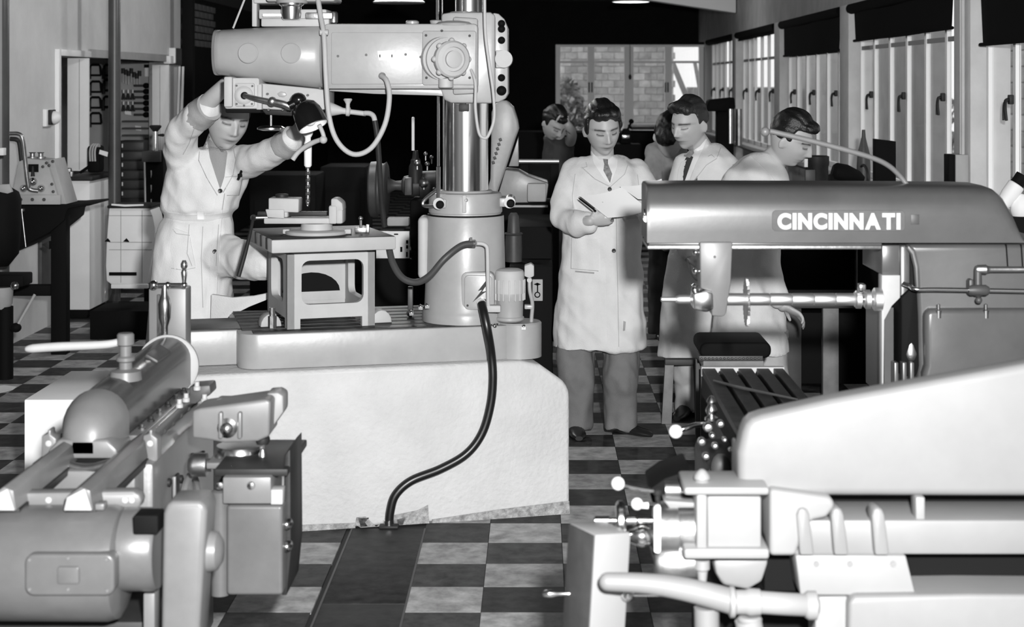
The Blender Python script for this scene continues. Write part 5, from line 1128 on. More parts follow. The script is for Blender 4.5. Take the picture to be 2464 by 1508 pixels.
# torn poster and grey door seen below the bench
b = MB(); b.bb((XL + .002, 12.5, .3), (XL + .03, 12.9, 1.0), .003); single('grey_door', b, 'iron_grey', 'grey panel seen under the black bench', 'panel')
# ================================================================ dark machines behind the drill
LD_ = 10.2
la_ = thing('dark_lathe', 'dark lathe with edge-on chuck wheel behind the drill table', 'lathe', (X(960, LD_), LD_ + .3, 0))
b = MB(); b.bb((X(880, LD_), LD_, 0), (X(1140, LD_), LD_ + .6, Z(600, LD_)), .02); part('cabinet', b, 'iron_black', la_)
b = MB(); b.bb((X(905, LD_), LD_ - .02, Z(552, LD_)), (X(1180, LD_), LD_ + .5, Z(600, LD_)), .01) if False else b.pbox(986, 480, 1140, 600, LD_, LD_ + .5, .02); part('headstock', b, 'iron_black', la_)
b = MB(); b.hlathe(455, LD_ + .2, [(889, 58), (893, 66), (908, 67), (912, 62), (924, 62), (930, 66), (934, 58)], 40); part('chuck_wheel', b, 'iron_grey', la_)
b = MB(); b.hlathe(446, LD_ + .2, [(930, 24), (940, 16), (952, 11), (966, 12), (972, 22), (990, 26), (1010, 26), (1012, 34), (1050, 36)], 28); part('spindle', b, 'iron_grey', la_)
b = MB(); b.pbox(973, 428, 991, 470, LD_ + .0, LD_ + .1, .006); part('tool_post', b, 'iron_grey', la_)
b = MB(); b.ptube([(994, 284, LD_ + .1), (994, 362, LD_ + .1)], .0095, 10, smooth=False); b.plathe(994, LD_ + .1, [(284, 4), (281, 2)], 10); part('vertical_rod', b, 'board_white', la_)
b = MB(); b.plathe(1000, LD_ + .15, [(440, 18), (400, 16), (392, 12), (385, 12), (380, 8), (362, 6)], 18); part('rod_base', b, 'iron_dark', la_)
for x, y, r in ((1038, 378, 5), (1028, 394, 6), (1024, 370, 5), (1004, 392, 8), (1020, 440, 12), (1045, 455, 5)):
    b = MB(); b.sphere(W(x, y, LD_ + .05), L(r, LD_), 12); b.pbox(x - 1, y, x + 1, y + 16, LD_ + .05, LD_ + .1); part('handle_ball', b, 'steel_worn', la_)
b = MB(); b.pbox(931, 524, 984, 544, LD_ - .1, LD_ - .0, .01); part('pale_tray', b, 'fascia', la_)
b = MB(); b.pbox(905, 556, 985, 622, LD_ - .08, LD_ - .06, .003); cp_ = part('switch_panel', b, 'label_white', la_)
for x, y, w, h in ((948, 562, 10, 3), (963, 594, 5, 12), (977, 578, 5, 8), (977, 590, 5, 8), (977, 606, 4, 12), (940, 612, 5, 5)):
    b = MB(); b.pbox(x, y, x + w, y + h, LD_ - .083, LD_ - .079); part('panel_mark', b, 'iron_black', cp_)
b = MB(); b.pbox(880, 622, 1010, 770, LD_ - .1, LD_, .02); part('gear_casing', b, 'iron_black', la_)
# pale slotting machine right of the column
PDm = 10.6
pm_ = thing('pale_grinder', 'pale grey machine with a tall rounded arm just right of the drill column', 'machine', (X(1240, PDm), PDm + .25, 0))
b = MB(); b.pprism([(1165, 489), (1180, 430), (1182, 330), (1183, 270), (1190, 250), (1204, 242), (1220, 242), (1236, 258), (1246, 290), (1249, 310), (1240, 335), (1219, 400), (1198, 460), (1192, 489)], PDm, PDm + .22, .012, 3); am = part('arm', b, 'drill_paint', pm_)
b = MB(); b.pprism([(1192, 489), (1216, 408), (1248, 412), (1270, 424), (1320, 441), (1314, 487)], PDm + .05, PDm + .4, .01); part('slide', b, 'drill_paint', pm_)
b = MB(); b.pbox(1269, 442, 1314, 486, PDm - .05, PDm + .06, .01); part('end_block', b, 'drill_light', pm_)
b = MB(); b.pprism([(1224, 400), (1247, 330), (1248, 400)], PDm + .06, PDm + .3, .004); part('rib', b, 'drill_paint', pm_)
b = MB(); b.bb((X(1165, PDm), PDm + .02, 0), (X(1330, PDm), PDm + .5, Z(489, PDm)), .01); part('pedestal', b, 'iron_black', pm_)
b = MB(); b.pbox(1225, 494, 1318, 499, PDm - .02, PDm + .02, .002); part('pedestal_edge', b, 'drill_light', pm_)

for k in range(6):
    b = MB(); b.box(W(1204 - k * 3.4, 336 + k * 11, PDm - .004), (.018, .006, .02), .002, (0, -.35, 0)); part('raised_letter', b, 'iron_grey', am)
b = MB(); b.hlathe(388, 12.0, [(1240, 5), (1345, 5)], 12); br = thing('bar_rack', 'dark rack with a bright steel bar left of the man with papers', 'rack', (X(1290, 12.0), 12.0, 0)); part('bright_bar', b, 'steel_matte', br)
for x in (1262, 1335):
    b = MB(); b.bb((X(x, 12.0) - .03, 12.01, 0), (X(x, 12.0) + .03, 12.1, Z(384, 12.0)), .004); part('upright', b, 'iron_black', br)
b = MB(); b.bb((X(1262, 12.0), 12.05, .3), (X(1335, 12.0), 12.1, Z(392, 12.0)), .004); part('back_sheet', b, 'iron_black', br)
# dark cabinet with the switch plate behind the pump
DC = 9.2
dk = thing('control_cabinet', 'black cabinet with pale switch symbol plate behind the coolant pump', 'cabinet', (X(1290, DC), DC + .2, 0))
b = MB(); b.bb((X(1225, DC), DC, 0), (X(1330, DC), DC + .4, Z(640, DC)), .01); part('body', b, 'iron_black', dk); b = MB(); b.bb((X(1232, DC), DC + .41, 0), (X(1330, DC), DC + 1.3, Z(560, DC)), .01); part('rear_body', b, 'iron_black', dk)
b = MB(); b.pbox(1281, 672, 1306, 724, DC - .02, DC, .003); spl = part('switch_plate', b, 'drill_light', dk)
b = MB(); b.pbox(1292, 682, 1295, 704, DC - .023, DC - .02); part('plate_mark', b, 'iron_black', spl)
b = MB(); b.pprism([(1284, 684), (1293, 680), (1302, 684), (1293, 687)], DC - .023, DC - .02); part('plate_mark', b, 'iron_black', spl)
b = MB(); b.torus(W(1293, 709, DC - .021), (0, 1, 0), L(6, DC), .003, 20, 6); part('plate_dial', b, 'iron_black', spl)
b = MB(); b.plathe(1236, 9.4, [(629, 20), (600, 21), (566, 20), (562, 16), (520, 13), (512, 8)], 20); b.torus(W(1236, 562, 9.4), (0, 0, 1), L(20, 9.4), .006, 24, 6); single('oil_can', b, 'iron_grey', 'tall dark oil can right of the drill column', 'can')
# ---- things below the end window
KD = 20.0
kb = thing('black_workbench', 'long black bench below the end window', 'bench', (X(1560, KD), KD + .4, 0))
b = MB(); b.bb((X(1180, KD), KD, 0), (X(1640, KD), KD + .8, Z(318, KD)), .01); part('body', b, 'iron_black', kb)
b = MB(); b.pbox(1520, 304, 1640, 312, KD - .05, KD + .8, .004); part('top', b, 'iron_dark', kb)
vk = thing('bench_drill', 'small dark bench machine with ball lever between the two coated men', 'machine', (X(1506, KD - .4), KD - .4, Z(345, KD - .4)))
b = MB(); b.pprism([(1492, 345), (1496, 322), (1502, 310), (1514, 310), (1520, 326), (1518, 345)], KD - .45, KD - .2, .01); part('body', b, 'iron_black', vk)
b = MB(); b.ptube([(1510, 312, KD - .45), (1519, 294, KD - .45)], .012, 8, smooth=False); b.sphere(W(1519, 292, KD - .45), .03, 12); part('ball_lever', b, 'iron_black', vk)
b = MB(); b.pbox(1497, 324, 1515, 334, KD - .47, KD - .45, .004); part('bright_slide', b, 'steel', vk)
b = MB(); b.bb((X(1470, KD - .4), KD - .6, 0), (X(1540, KD - .4), KD - .1, Z(345, KD - .4)), .01); single('machine_block', b, 'iron_black', 'black block carrying the small bench machine', 'stand')
gd_ = thing('drill_press', 'black drill press silhouetted against the far side windows', 'drill press', (X(1740, 18.5), 18.5, 0))
GDp = 18.5
b = MB(); b.pprism([(1706, 240), (1768, 234), (1770, 262), (1748, 268), (1700, 268)], GDp, GDp + .3, .02); part('head', b, 'iron_black', gd_)
b = MB(); b.bb((X(1728, GDp), GDp + .1, 0), (X(1768, GDp), GDp + .3, Z(262, GDp)), .01); part('column', b, 'iron_black', gd_)
b = MB(); b.ptube([(1757, 262, GDp - .05), (1757, 345, GDp - .05)], .03, 10, smooth=False); part('quill', b, 'steel', gd_)
b = MB(); b.ptube([(1778, 262, GDp + .05), (1778, 350, GDp + .05)], .035, 10, smooth=False); part('guide', b, 'steel_worn', gd_)
# ================================================================ benches by the windows
wbx0, wbx1 = 2.02, 2.82
wk = thing('window_bench', 'dark workbench running under the side windows', 'bench', (2.4, 11.5, 0))
b = MB(); b.bb((wbx0, 8.6, .86), (wbx1, 15.5, .92), .006); part('top', b, 'wood_dark', wk)
for y in (8.8, 10.9, 13.0, 15.2):
    for x in (wbx0 + .1, wbx1 - .1):
        b = MB(); b.bb((x - .05, y - .05, 0), (x + .05, y + .05, .86), .004); part('leg', b, 'wood', wk)
b = MB(); b.bb((wbx0 + .05, 9.0, .04), (wbx1 - .05, 15.0, .85), .006); part('drawer_box', b, 'iron_black', wk)
def wall_item(px, d): return Vector((X(px, d), d, .921))
ZB = .921
# conduit and box on the post
r = thing('conduit_box', 'pale conduit box with dark side and pipe on the right-hand grey post', 'switch box', (XP - .05, 11.3, Z(440, 11.2)))
b = MB(); b.bb((XP - .09, 11.2, Z(440, 11.2)), (XP - .001, 11.36, Z(372, 11.2)), .006); part('box', b, 'drill_light', r)
b = MB(); b.bb((XP - .13, 11.21, Z(441, 11.2)), (XP - .09, 11.36, Z(372, 11.2)), .004); part('dark_side', b, 'iron_black', r)
for q in (0, .05):
    b = MB(); b.cyl((XP - .03, 11.24 + q, Z(372, 11.2)), (XP - .03, 11.24 + q, 2.58), .012, None, 10); part('conduit', b, 'post_paint', r)
d = 12.6; b = MB(); b.prism([W(2106, 446, d), W(2106, 334, d), W(2156, 340, d), W(2156, 446, d)], (0, .1, 0), .004); b.bb((X(2106, d), d - .05, ZB), (X(2156, d), d + .15, Z(440, d)), .01); single('black_board', b, 'iron_black', 'upright black board on the window bench behind the long lever', 'board')
d = 12.0; r = thing('dark_jar', 'dark jar with pale label beside the bent man on the window bench', 'jar', (X(1966, d), d, ZB))
b = MB(); b.lathe((X(1966, d), d, 0), (0, 0, 1), [(L(25, d), ZB), (L(27, d), ZB + .02), (L(27, d), Z(400, d)), (L(29, d), Z(395, d)), (L(29, d), Z(376, d)), (L(24, d), Z(374, d))], 28); part('body', b, 'iron_dark', r)
b = MB(); b.pbox(1936, 382, 1944, 402, d - L(30, d), d - L(18, d), .002); part('label', b, 'label_white', r)
b = MB(); b.pbox(1938, 408, 1962, 442, d - L(28, d) - .02, d - L(26, d), .004); part('lower_label', b, 'iron_grey', r)
d = 12.2; b = MB(); b.lathe(W(2002, 412, d), (1, 0, -.25), [(.05, 0), (.07, .02), (.075, .1), (.05, .2), (.02, .24)], 20); b.bb((X(1998, d), d - .05, ZB), (X(2060, d), d + .1, Z(420, d)), .01); single('grinder_motor', b, 'iron_black', 'black bench grinder on the window bench right of the jar', 'grinder')
d = 12.4; r = thing('tin_funnel', 'tall grey bottle-shaped tin on the window bench by the post', 'tin', (X(2076, d), d, ZB)); b = MB(); b.lathe((X(2078, d), d, 0), (0, 0, 1), [(.05, ZB), (.05, Z(400, d)), (.045, Z(370, d)), (.03, Z(350, d)), (.016, Z(330, d)), (.012, Z(312, d))], 18); part('body', b, 'iron_grey', r)
b = MB(); b.torus(W(2078, 425, d - .08), (1, .2, 0), .085, .01, 28, 8); part('handwheel', b, 'iron_dark', r)
d = 8.9; r = thing('bench_microscope', 'white tilted eyepiece instrument at the right edge behind the overarm', 'instrument', (X(2450, d), d, ZB))
b = MB(); p0 = W(2415, 488, d); p1 = W(2446, 444, d); b.lathe(p0, p1 - p0, [(.02, -.05), (.04, 0), (.042, .03), (.046, .05), (.046, .115), (.04, .12)], 22); part('barrel', b, 'board_white', r)
b = MB(); p2 = W(2466, 414, d); b.lathe(p1, p2 - p1, [(.04, 0), (.036, .02), (.036, .06)], 20); part('eyepiece', b, 'iron_black', r)
b = MB(); b.sphere(W(2458, 500, d), (.06, .05, .075), 18); part('head', b, 'board_white', r)
b = MB(); b.bb((X(2430, d), d - .06, ZB), (X(2500, d), d + .1, Z(520, d)), .012); part('foot', b, 'iron_black', r)
# stool and trestle seen under the overarm
SDp = 7.9
st = thing('padded_stool', 'black padded stool with studded rim below the milling arbor', 'stool', (X(1768, SDp), SDp + .15, 0))
b = MB(); b.pprism(rrect(1684, 824, 1856, 862, 16, 4), SDp - .02, SDp + .32, .012, 3); part('seat', b, 'iron_black', st)
b = MB(); b.pbox(1682, 856, 1836, 868, SDp - .024, SDp - .0, .003); rim = part('rim', b, 'iron_grey', st)
for k in range(16):
    q = MB(); q.sphere(W(1688 + k * 9.2, 862, SDp - .026), .0055, 8); part('stud', q, 'steel_worn', rim)
b = MB(); b.pbox(1692, 868, 1838, 888, SDp, SDp + .3, .004); part('apron', b, 'wood', st)
for x in (1696, 1832):
    for dd in (SDp + .02, SDp + .28):
        b = MB(); b.bb((X(x, SDp) - .018, dd - .018, 0), (X(x, SDp) + .018, dd + .018, Z(886, SDp)), .003); part('leg', b, 'wood_dark', st)
tr = thing('wooden_trestle', 'wooden trestle with a pale flat leg behind the man with papers', 'trestle', (X(1640, 9.1), 9.12, 0))
b = MB(); b.pprism([(1601, 866), (1622, 866), (1616, 1020), (1592, 1020)], 9.10, 9.14, .002); part('leg', b, 'wood', tr)
b = MB(); b.pprism([(1668, 866), (1688, 866), (1694, 1018), (1674, 1018)], 9.10, 9.14, .002); part('leg', b, 'wood_dark', tr)
b = MB(); b.bb((X(1600, 9.1), 9.09, Z(878, 9.1)), (X(1690, 9.1), 9.15, Z(864, 9.1)), .004); part('rail', b, 'wood_dark', tr)
# pale bench legs between the arbor and the mill column
lb = thing('low_bench', 'dark low bench with pale wooden legs behind the milling arbor', 'bench', (X(1990, 9.6), 9.9, 0))
b = MB(); b.bb((X(1890, 9.6), 9.6, Z(742, 9.6)), (X(2128, 9.6), 10.2, Z(728, 9.6)), .006); part('top', b, 'wood_dark', lb)
for x0, x1 in ((1892, 1930), (1982, 2020), (2094, 2126)):
    b = MB(); b.bb((X(x0, 9.6), 9.62, 0), (X(x1, 9.6), 9.68, Z(742, 9.6)), .003); part('leg', b, 'wood' if x0 == 1982 else 'wood_dark', lb)
b = MB(); b.bb((X(1900, 9.6), 9.75, .1), (X(2120, 9.6), 10.1, Z(760, 9.6)), .01); part('cupboard', b, 'iron_black', lb)

# dark machines filling the shadow behind the drill table
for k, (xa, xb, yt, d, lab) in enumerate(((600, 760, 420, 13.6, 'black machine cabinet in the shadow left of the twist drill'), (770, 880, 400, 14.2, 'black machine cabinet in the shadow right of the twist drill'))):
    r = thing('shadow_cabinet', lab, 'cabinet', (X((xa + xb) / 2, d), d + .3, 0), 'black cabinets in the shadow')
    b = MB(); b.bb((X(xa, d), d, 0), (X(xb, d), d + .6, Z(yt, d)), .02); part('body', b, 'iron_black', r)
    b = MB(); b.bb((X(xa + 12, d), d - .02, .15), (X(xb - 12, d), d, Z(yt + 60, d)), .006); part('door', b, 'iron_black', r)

ck_ = thing('added_black_cupboard', 'added tall black cupboard that darkens the gap behind the milling arbor', 'cupboard', (X(1900, 10.9), 11.1, 0))  # added black volume that keeps the area behind the arbor dark
b = MB(); b.bb((X(1640, 10.9), 10.9, 0), (X(2035, 10.9), 11.4, Z(470, 10.9)), .01); part('body', b, 'iron_black', ck_)
for x0, x1 in ((1646, 1834), (1842, 2030)):
    b = MB(); b.bb((X(x0, 10.9), 10.88, .08), (X(x1, 10.9), 10.9, Z(482, 10.9)), .004); o = part('door', b, 'iron_black', ck_)
    b = MB(); b.bb((X((x0 + 12) if x0 > 1800 else x1 - 16, 10.9), 10.86, .7), (X((x0 + 16) if x0 > 1800 else x1 - 12, 10.9), 10.88, .8), .003); part('handle', b, 'steel_worn', o)
# ================================================================ people
from mathutils.bvhtree import BVHTree
mat('skin', 0.52, 0.5, var=0.06, scale=14, tint='tint')
mat('hair_black', 0.010, 0.40, bump=0.3, bscale=160)
mat('hair_brown', 0.022, 0.45, bump=0.3, bscale=160)
mat('coat', 0.80, 0.85, var=0.07, scale=9, bump=0.25, bscale=220)
mat('coat_grey', 0.70, 0.85, var=0.1, scale=9, bump=0.25, bscale=220)
mat('coat_cuff', 0.42, 0.85, var=0.15, scale=14, bump=0.25, bscale=220)
mat('shirt_white', 0.9, 0.8)
mat('pullover', 0.33, 0.9, bump=0.4, bscale=160)
mat('tie_cloth', 0.28, 0.8, var=.6, scale=45)
mat('tie_dark', 0.04, 0.8)
mat('trousers', 0.19, 0.85, var=0.15, scale=8, bump=0.2, bscale=200)
mat('trousers_pale', 0.5, 0.85, var=0.15, scale=8)
mat('shirt_grey', 0.30, 0.85, var=0.2, scale=10)
mat('shoe', 0.015, 0.3)
mat('button', 0.03, 0.4)
mat('seam', 0.5, 0.9)  # coat seams, toned dark to draw the shade along cloth edges too
def remesh(mb, voxel, sm=2):
    me = bpy.data.meshes.new('rm'); bmesh.ops.recalc_face_normals(mb.bm, faces=mb.bm.faces); mb.bm.to_mesh(me); mb.bm.free(); o = bpy.data.objects.new('rm', me); COL.objects.link(o)
    m = o.modifiers.new('r', 'REMESH'); m.mode = 'VOXEL'; m.voxel_size = voxel
    s = o.modifiers.new('s', 'SMOOTH'); s.factor = .5; s.iterations = sm
    bpy.context.view_layer.update(); q = bpy.data.meshes.new_from_object(o.evaluated_get(bpy.context.evaluated_depsgraph_get()))
    bpy.data.objects.remove(o); bpy.data.meshes.remove(me); r = MB(); r.bm.from_mesh(q); bpy.data.meshes.remove(q); return r
def wrinkle(mb, amp, sc, seed=0.0, vert=.35):
    mb.bm.normal_update()
    for v in mb.bm.verts:
        p = v.co; n = noise.noise(Vector((p.x * sc + seed, p.y * sc, p.z * sc * vert))) + .5 * noise.noise(Vector((p.x * sc * 2.3, p.y * sc * 2.3 + seed, p.z * sc * 1.1)))
        n += .4 * (.5 - abs(noise.noise(Vector((p.x * sc * 1.1 + p.z * sc * .8 + seed, p.y * sc, p.z * sc * .5)))) * 2)
        v.co = p + v.normal * amp * n
    return mb
def stack(mb, rows, n=30, pw=2.3):          # rows: (y px, left px, right px, depth, half depth)
    R = []
    for y, xl, xr, d, hd in rows:
        cx = (X(xl, d) + X(xr, d)) / 2; hw = (X(xr, d) - X(xl, d)) / 2; z = Z(y, d); ring = []
        for k in range(n):
            a = 2 * PI * k / n; c, s = math.cos(a), math.sin(a)
            ring.append((cx + hw * math.copysign(abs(c) ** (2 / pw), c), d + hd * math.copysign(abs(s) ** (2 / pw), s), z))
        R.append(ring)
    mb.rings(R); return mb
def limb(mb, pts, n=16, sub=5):             # pts: (x, y, d, radius m)
    P = [W(*p[:3]) for p in pts]; mb.tube(P, [p[3] for p in pts], n, sub); mb.sphere(P[0], pts[0][3], 14); mb.sphere(P[-1], pts[-1][3], 14); return mb
G = lambda v, c, s: math.exp(-((v - c) / s) ** 2)
def head_shape(p):
    x, y, z = p                              # unit sphere -> metres, face toward -y
    X_, Y_, Z_ = x * .077, y * .099, z * .120
    if z < 0:
        t = -z; X_ *= 1 - .30 * t ** 1.6
        if y > 0: Y_ *= 1 - .40 * t
        else: Y_ *= 1 + .02 * t
    if y < 0: X_ *= 1 - .10 * (-y) ** 2
    f = max(0.0, -y)
    if f > .15:
        w = min(1, (f - .15) / .3); ax = abs(X_); o = 0.0
        prof = 0 if Z_ > .028 else (min(1, (.028 - Z_) / .05) if Z_ > -.030 else max(0, 1 - (-.030 - Z_) / .012))
        o += .026 * G(X_, 0, .0105) * prof + .010 * G(ax, .014, .008) * G(Z_, -.029, .008)
        o -= .012 * G(ax, .033, .016) * G(Z_, .012, .011); o += .0055 * G(ax, .033, .011) * G(Z_, .009, .0075)
        o += .0055 * G(ax, .03, .022) * G(Z_, .027, .008); o += .005 * G(ax, .047, .018) * G(Z_, -.018, .016)
        o += .007 * G(X_, 0, .022) * G(Z_, -.055, .006) + .007 * G(X_, 0, .018) * G(Z_, -.066, .006) - .005 * G(X_, 0, .024) * G(Z_, -.0605, .0028)
        o -= .003 * G(X_, 0, .02) * G(Z_, -.078, .006); o += .011 * G(X_, 0, .022) * G(Z_, -.100, .014)
        Y_ -= o * w
    return Vector((X_, Y_, Z_))
def head_matrix(px, py, d, yaw, pitch, roll, s):
    # yaw > 0 turns the face toward image right, pitch > 0 looks down
    return Matrix.Translation(W(px, py, d)) @ Matrix.Rotation(math.radians(yaw), 4, 'Z') @ Matrix.Rotation(math.radians(roll), 4, 'Y') @ Matrix.Rotation(math.radians(pitch), 4, 'X') @ Matrix.Scale(s, 4)
def add_head(mb, M, ears=True, n=88, m=64):
    R = []
    for i in range(1, m):
        th = PI * i / m; R.append([M @ head_shape((math.sin(th) * math.cos(2 * PI * k / n), math.sin(th) * math.sin(2 * PI * k / n), math.cos(th))) for k in range(n)])
    mb.rings(R)
    if ears:
        for s in (-1, 1):
            q = MB(); q.sphere((0, 0, 0), (.008, .019, .031), 14); q.torus((s * .003, -.002, .002), (1, 0, 0), .017, .0045, 18, 8)
            q.xform(M @ Matrix.Translation((s * .080, .012, -.006)) @ Matrix.Rotation(s * -.45, 4, 'Z') @ Matrix.Rotation(.2, 4, 'X'))
            me = bpy.data.meshes.new('t'); q.bm.to_mesh(me); q.bm.free(); mb.bm.from_mesh(me); bpy.data.meshes.remove(me)
    return mb
def add_hair(M, lumps, mt, parent, grow=1.07, off=(0, .014, .022), amp=.006, sc=38, seed=1.0):
    q = MB(); R = []; n, m = 60, 44
    for i in range(1, m):
        th = PI * i / m; ring = []
        for k in range(n):
            u = (math.sin(th) * math.cos(2 * PI * k / n), math.sin(th) * math.sin(2 * PI * k / n), math.cos(th)); p = head_shape((u[0], u[1], u[2]))
            p = Vector((p.x * grow * 1.01, p.y * grow, p.z * grow)) + Vector(off)
            if u[2] < .05: p.x *= 1 - .35 * min(1, (.05 - u[2]) * 1.6); p.y = p.y * (1 - .2 * (.05 - u[2])) ; p.z = max(p.z, -.055)
            if u[1] < -.2 and u[2] < .35: p.y = max(p.y, -.02)
            ring.append(p)
        R.append(ring)
    q.rings(R)
    for c, r in lumps: q.sphere(c, r, 16)
    q = remesh(q, .006, 2); q.bm.normal_update()
    for v in q.bm.verts: v.co += v.normal * amp * noise.noise(Vector((v.co.x * sc * 1.6 + seed, v.co.y * sc * .5, v.co.z * sc)))
    q.xform(M); return part('hair', q, mt, parent)
def hand(mb, wrist, fwd, pn, s=1.0, curl=(.5, .55, .6, .65), spread=1.0, thumb=1, tcurl=.4):
    wrist = Vector(wrist); f = Vector(fwd).normalized(); pn = Vector(pn); pn = (pn - f * pn.dot(f)).normalized(); sd = f.cross(pn) * thumb
    R = []
    for t, hw, ht in ((-.02, .026, .02), (.0, .028, .019), (.03, .036, .017), (.065, .042, .015), (.092, .041, .012)):
        c = wrist + f * t * s; R.append([c + (sd * math.cos(2 * PI * k / 14) * hw + pn * math.sin(2 * PI * k / 14) * ht) * s for k in range(14)])
    mb.rings(R)
    for k, (o, ln) in enumerate(((.030, .072), (.0105, .08), (-.0095, .075), (-.029, .058))):
        p = wrist + (f * .088 + sd * o) * s; dvec = (f + sd * o * 2.0 * spread).normalized(); pts = [p - f * .012 * s, p]; a = 0
        for q, fr in enumerate((.45, .3, .25)):
            a += curl[k] * (1.0 if q else .8); dv = dvec * math.cos(a) + pn * math.sin(a); p = p + dv * ln * fr * s; pts.append(p)
        mb.tube(pts, [.0098 * s, .0095 * s, .0088 * s, .0082 * s, .0068 * s], 10, 3); mb.sphere(pts[-1], .0068 * s, 10)
    p = wrist + (f * .022 + sd * .032) * s; d1 = (f * .62 + sd * .66 + pn * .35).normalized(); d2 = (d1 * math.cos(tcurl) + (f * .7 - sd * .5 + pn * .5).normalized() * math.sin(tcurl)).normalized()
    pts = [p - d1 * .015 * s, p, p + d1 * .038 * s, p + d1 * .038 * s + d2 * .034 * s]; mb.tube(pts, [.013 * s, .0125 * s, .0105 * s, .008 * s], 10, 3); mb.sphere(pts[-1], .008 * s, 10); return mb
def body_part(mb, M, parent, voxel=.0052, brow=.12, beard=0.0):
    mb = remesh(mb, voxel, 2); Mi = M.inverted(); off = LOC[parent.name]
    o = part('body', mb, 'skin', parent, ang=180); at = o.data.attributes.new('tint', 'FLOAT', 'POINT'); vals = []
    for v in o.data.vertices:
        p = Mi @ (v.co + off); t = 1.0
        if p.y < -.03 and abs(p.z) < .14 and abs(p.x) < .1:
            ax = abs(p.x); bz = .028 - .16 * max(0, ax - .034) - .06 * max(0, .034 - ax)
            t *= 1 - (1 - brow) * min(1, 1.5 * G(p.z, bz, .0040)) * (1 if .011 < ax < .056 else G(ax, .034, .024))
            t *= 1 - .95 * G(p.z, .0025 + 12 * (ax - .033) ** 2, .0038) * (1 if .019 < ax < .048 else 0); t *= 1 - .25 * G(p.z, .0135 - 10 * (ax - .033) ** 2, .0025) * (1 if .021 < ax < .047 else 0)
            t *= 1 - .35 * G(p.z, -.0605, .012) * G(p.x, 0, .022); t *= 1 - .75 * G(p.z, -.0605, .0038) * G(p.x, 0, .026)
            t *= 1 - .5 * G(p.z, -.036, .004) * G(ax, .0075, .004)
            if beard: t *= 1 - beard * min(1, G(p.z, -.085, .03) + .0)
        vals.append(t)
    at.data.foreach_set('value', vals); return o
def bvh_of(*objs):
    V = []; P = []
    for o in objs:
        k = len(V); off = LOC[o.name]; V += [v.co + off for v in o.data.vertices]; P += [[k + i for i in p.vertices] for p in o.data.polygons]
    return BVHTree.FromPolygons(V, P)
CAMV = Vector((0, 0, CH))
def drape(bv, poly, th=.004, cuts=4, fallback=None, lift=.0):
    """patch of cloth whose outline is given in photo pixels, laid on the surface in bv"""
    t = bmesh.new(); V = [t.verts.new((x, y, 0)) for x, y in poly]; t.faces.new(V); bmesh.ops.triangulate(t, faces=t.faces[:])
    for _ in range(cuts):
        ed = [e for e in t.edges if e.calc_length() > 9]
        if not ed: break
        bmesh.ops.subdivide_edges(t, edges=ed, cuts=1); bmesh.ops.triangulate(t, faces=[f for f in t.faces if len(f.verts) > 3])
    miss = []
    for v in t.verts:
        dr_ = (W(v.co.x, v.co.y, 1.0) - CAMV).normalized(); h = bv.ray_cast(CAMV, dr_)
        if h[0] is None: miss.append(v); continue
        v.co = h[0] - dr_ * (th + lift)
    bmesh.ops.delete(t, geom=miss, context='VERTS')
    bad = [f for f in t.faces if max(e.calc_length() for e in f.edges) > .06]; bmesh.ops.delete(t, geom=bad, context='FACES')
    g = bmesh.ops.extrude_face_region(t, geom=t.faces[:])
    bmesh.ops.translate(t, vec=(0, th * 1.5, 0), verts=[q for q in g['geom'] if isinstance(q, bmesh.types.BMVert)])
    m = MB(); m._merge(t); return m
def spot(bv, px, py, r, th=.005):
    dr_ = (W(px, py, 1.0) - CAMV).normalized(); h = bv.ray_cast(CAMV, dr_); p = h[0] if h[0] is not None else W(px, py, 8.5)
    m = MB(); m.lathe(p + Vector((0, .004, 0)), (0, -1, 0), [(r, 0), (r, th), (r * .8, th + .002), (r * .3, th + .001), (.0005, th)], 14); return m
def line_on(bv, pts, w, th=.003):           # narrow strip following px polyline
    L_ = []; R_ = []
    for i, (x, y) in enumerate(pts):
        a = pts[max(0, i - 1)]; c = pts[min(len(pts) - 1, i + 1)]; dx, dy = c[0] - a[0], c[1] - a[1]; n = math.hypot(dx, dy); nx, ny = -dy / n * w / 2, dx / n * w / 2
        L_.append((x + nx, y + ny)); R_.append((x - nx, y - ny))
    return drape(bv, L_ + R_[::-1], th, 3)
def legs(r, feet, hips, d, mt, shoe_dir, rad=(.11, .098, .088, .086)):
    tr_ = MB()
    for (hx, hy), (fx, fy) in zip(hips, feet):
        zf = .03; P0 = W(hx, hy, d); P1 = Vector((X(fx, d), d, zf)); mid = (P0 + P1) / 2 + Vector((0, -.02, 0))
        tr_.tube([P0, (P0 * 2 + P1) / 3, mid, (P0 + P1 * 2) / 3, P1], [rad[0], rad[1], rad[1], rad[2], rad[3]], 18, 5)
    tr_ = wrinkle(remesh(tr_, .011, 3), .02, 9, 3.1, .35); part('trousers', tr_, mt, r)
    for k, (fx, fy) in enumerate(feet):
        c = Vector((X(fx, d), d, 0)); dv = Vector(shoe_dir[k]).normalized(); s = Vector((-dv.y, dv.x, 0)); q = MB(); R = []
        for t, hw, h in ((-.085, .022, .05), (-.07, .034, .075), (-.02, .036, .085), (.05, .040, .065), (.11, .046, .045), (.16, .040, .036), (.185, .02, .024)):
            R.append([c + dv * t + s * hw * math.cos(2 * PI * j / 14) + Vector((0, 0, .002 + h / 2 + h / 2 * math.sin(2 * PI * j / 14))) for j in range(14)])
        q.rings(R); part('shoe', q, 'shoe', r)
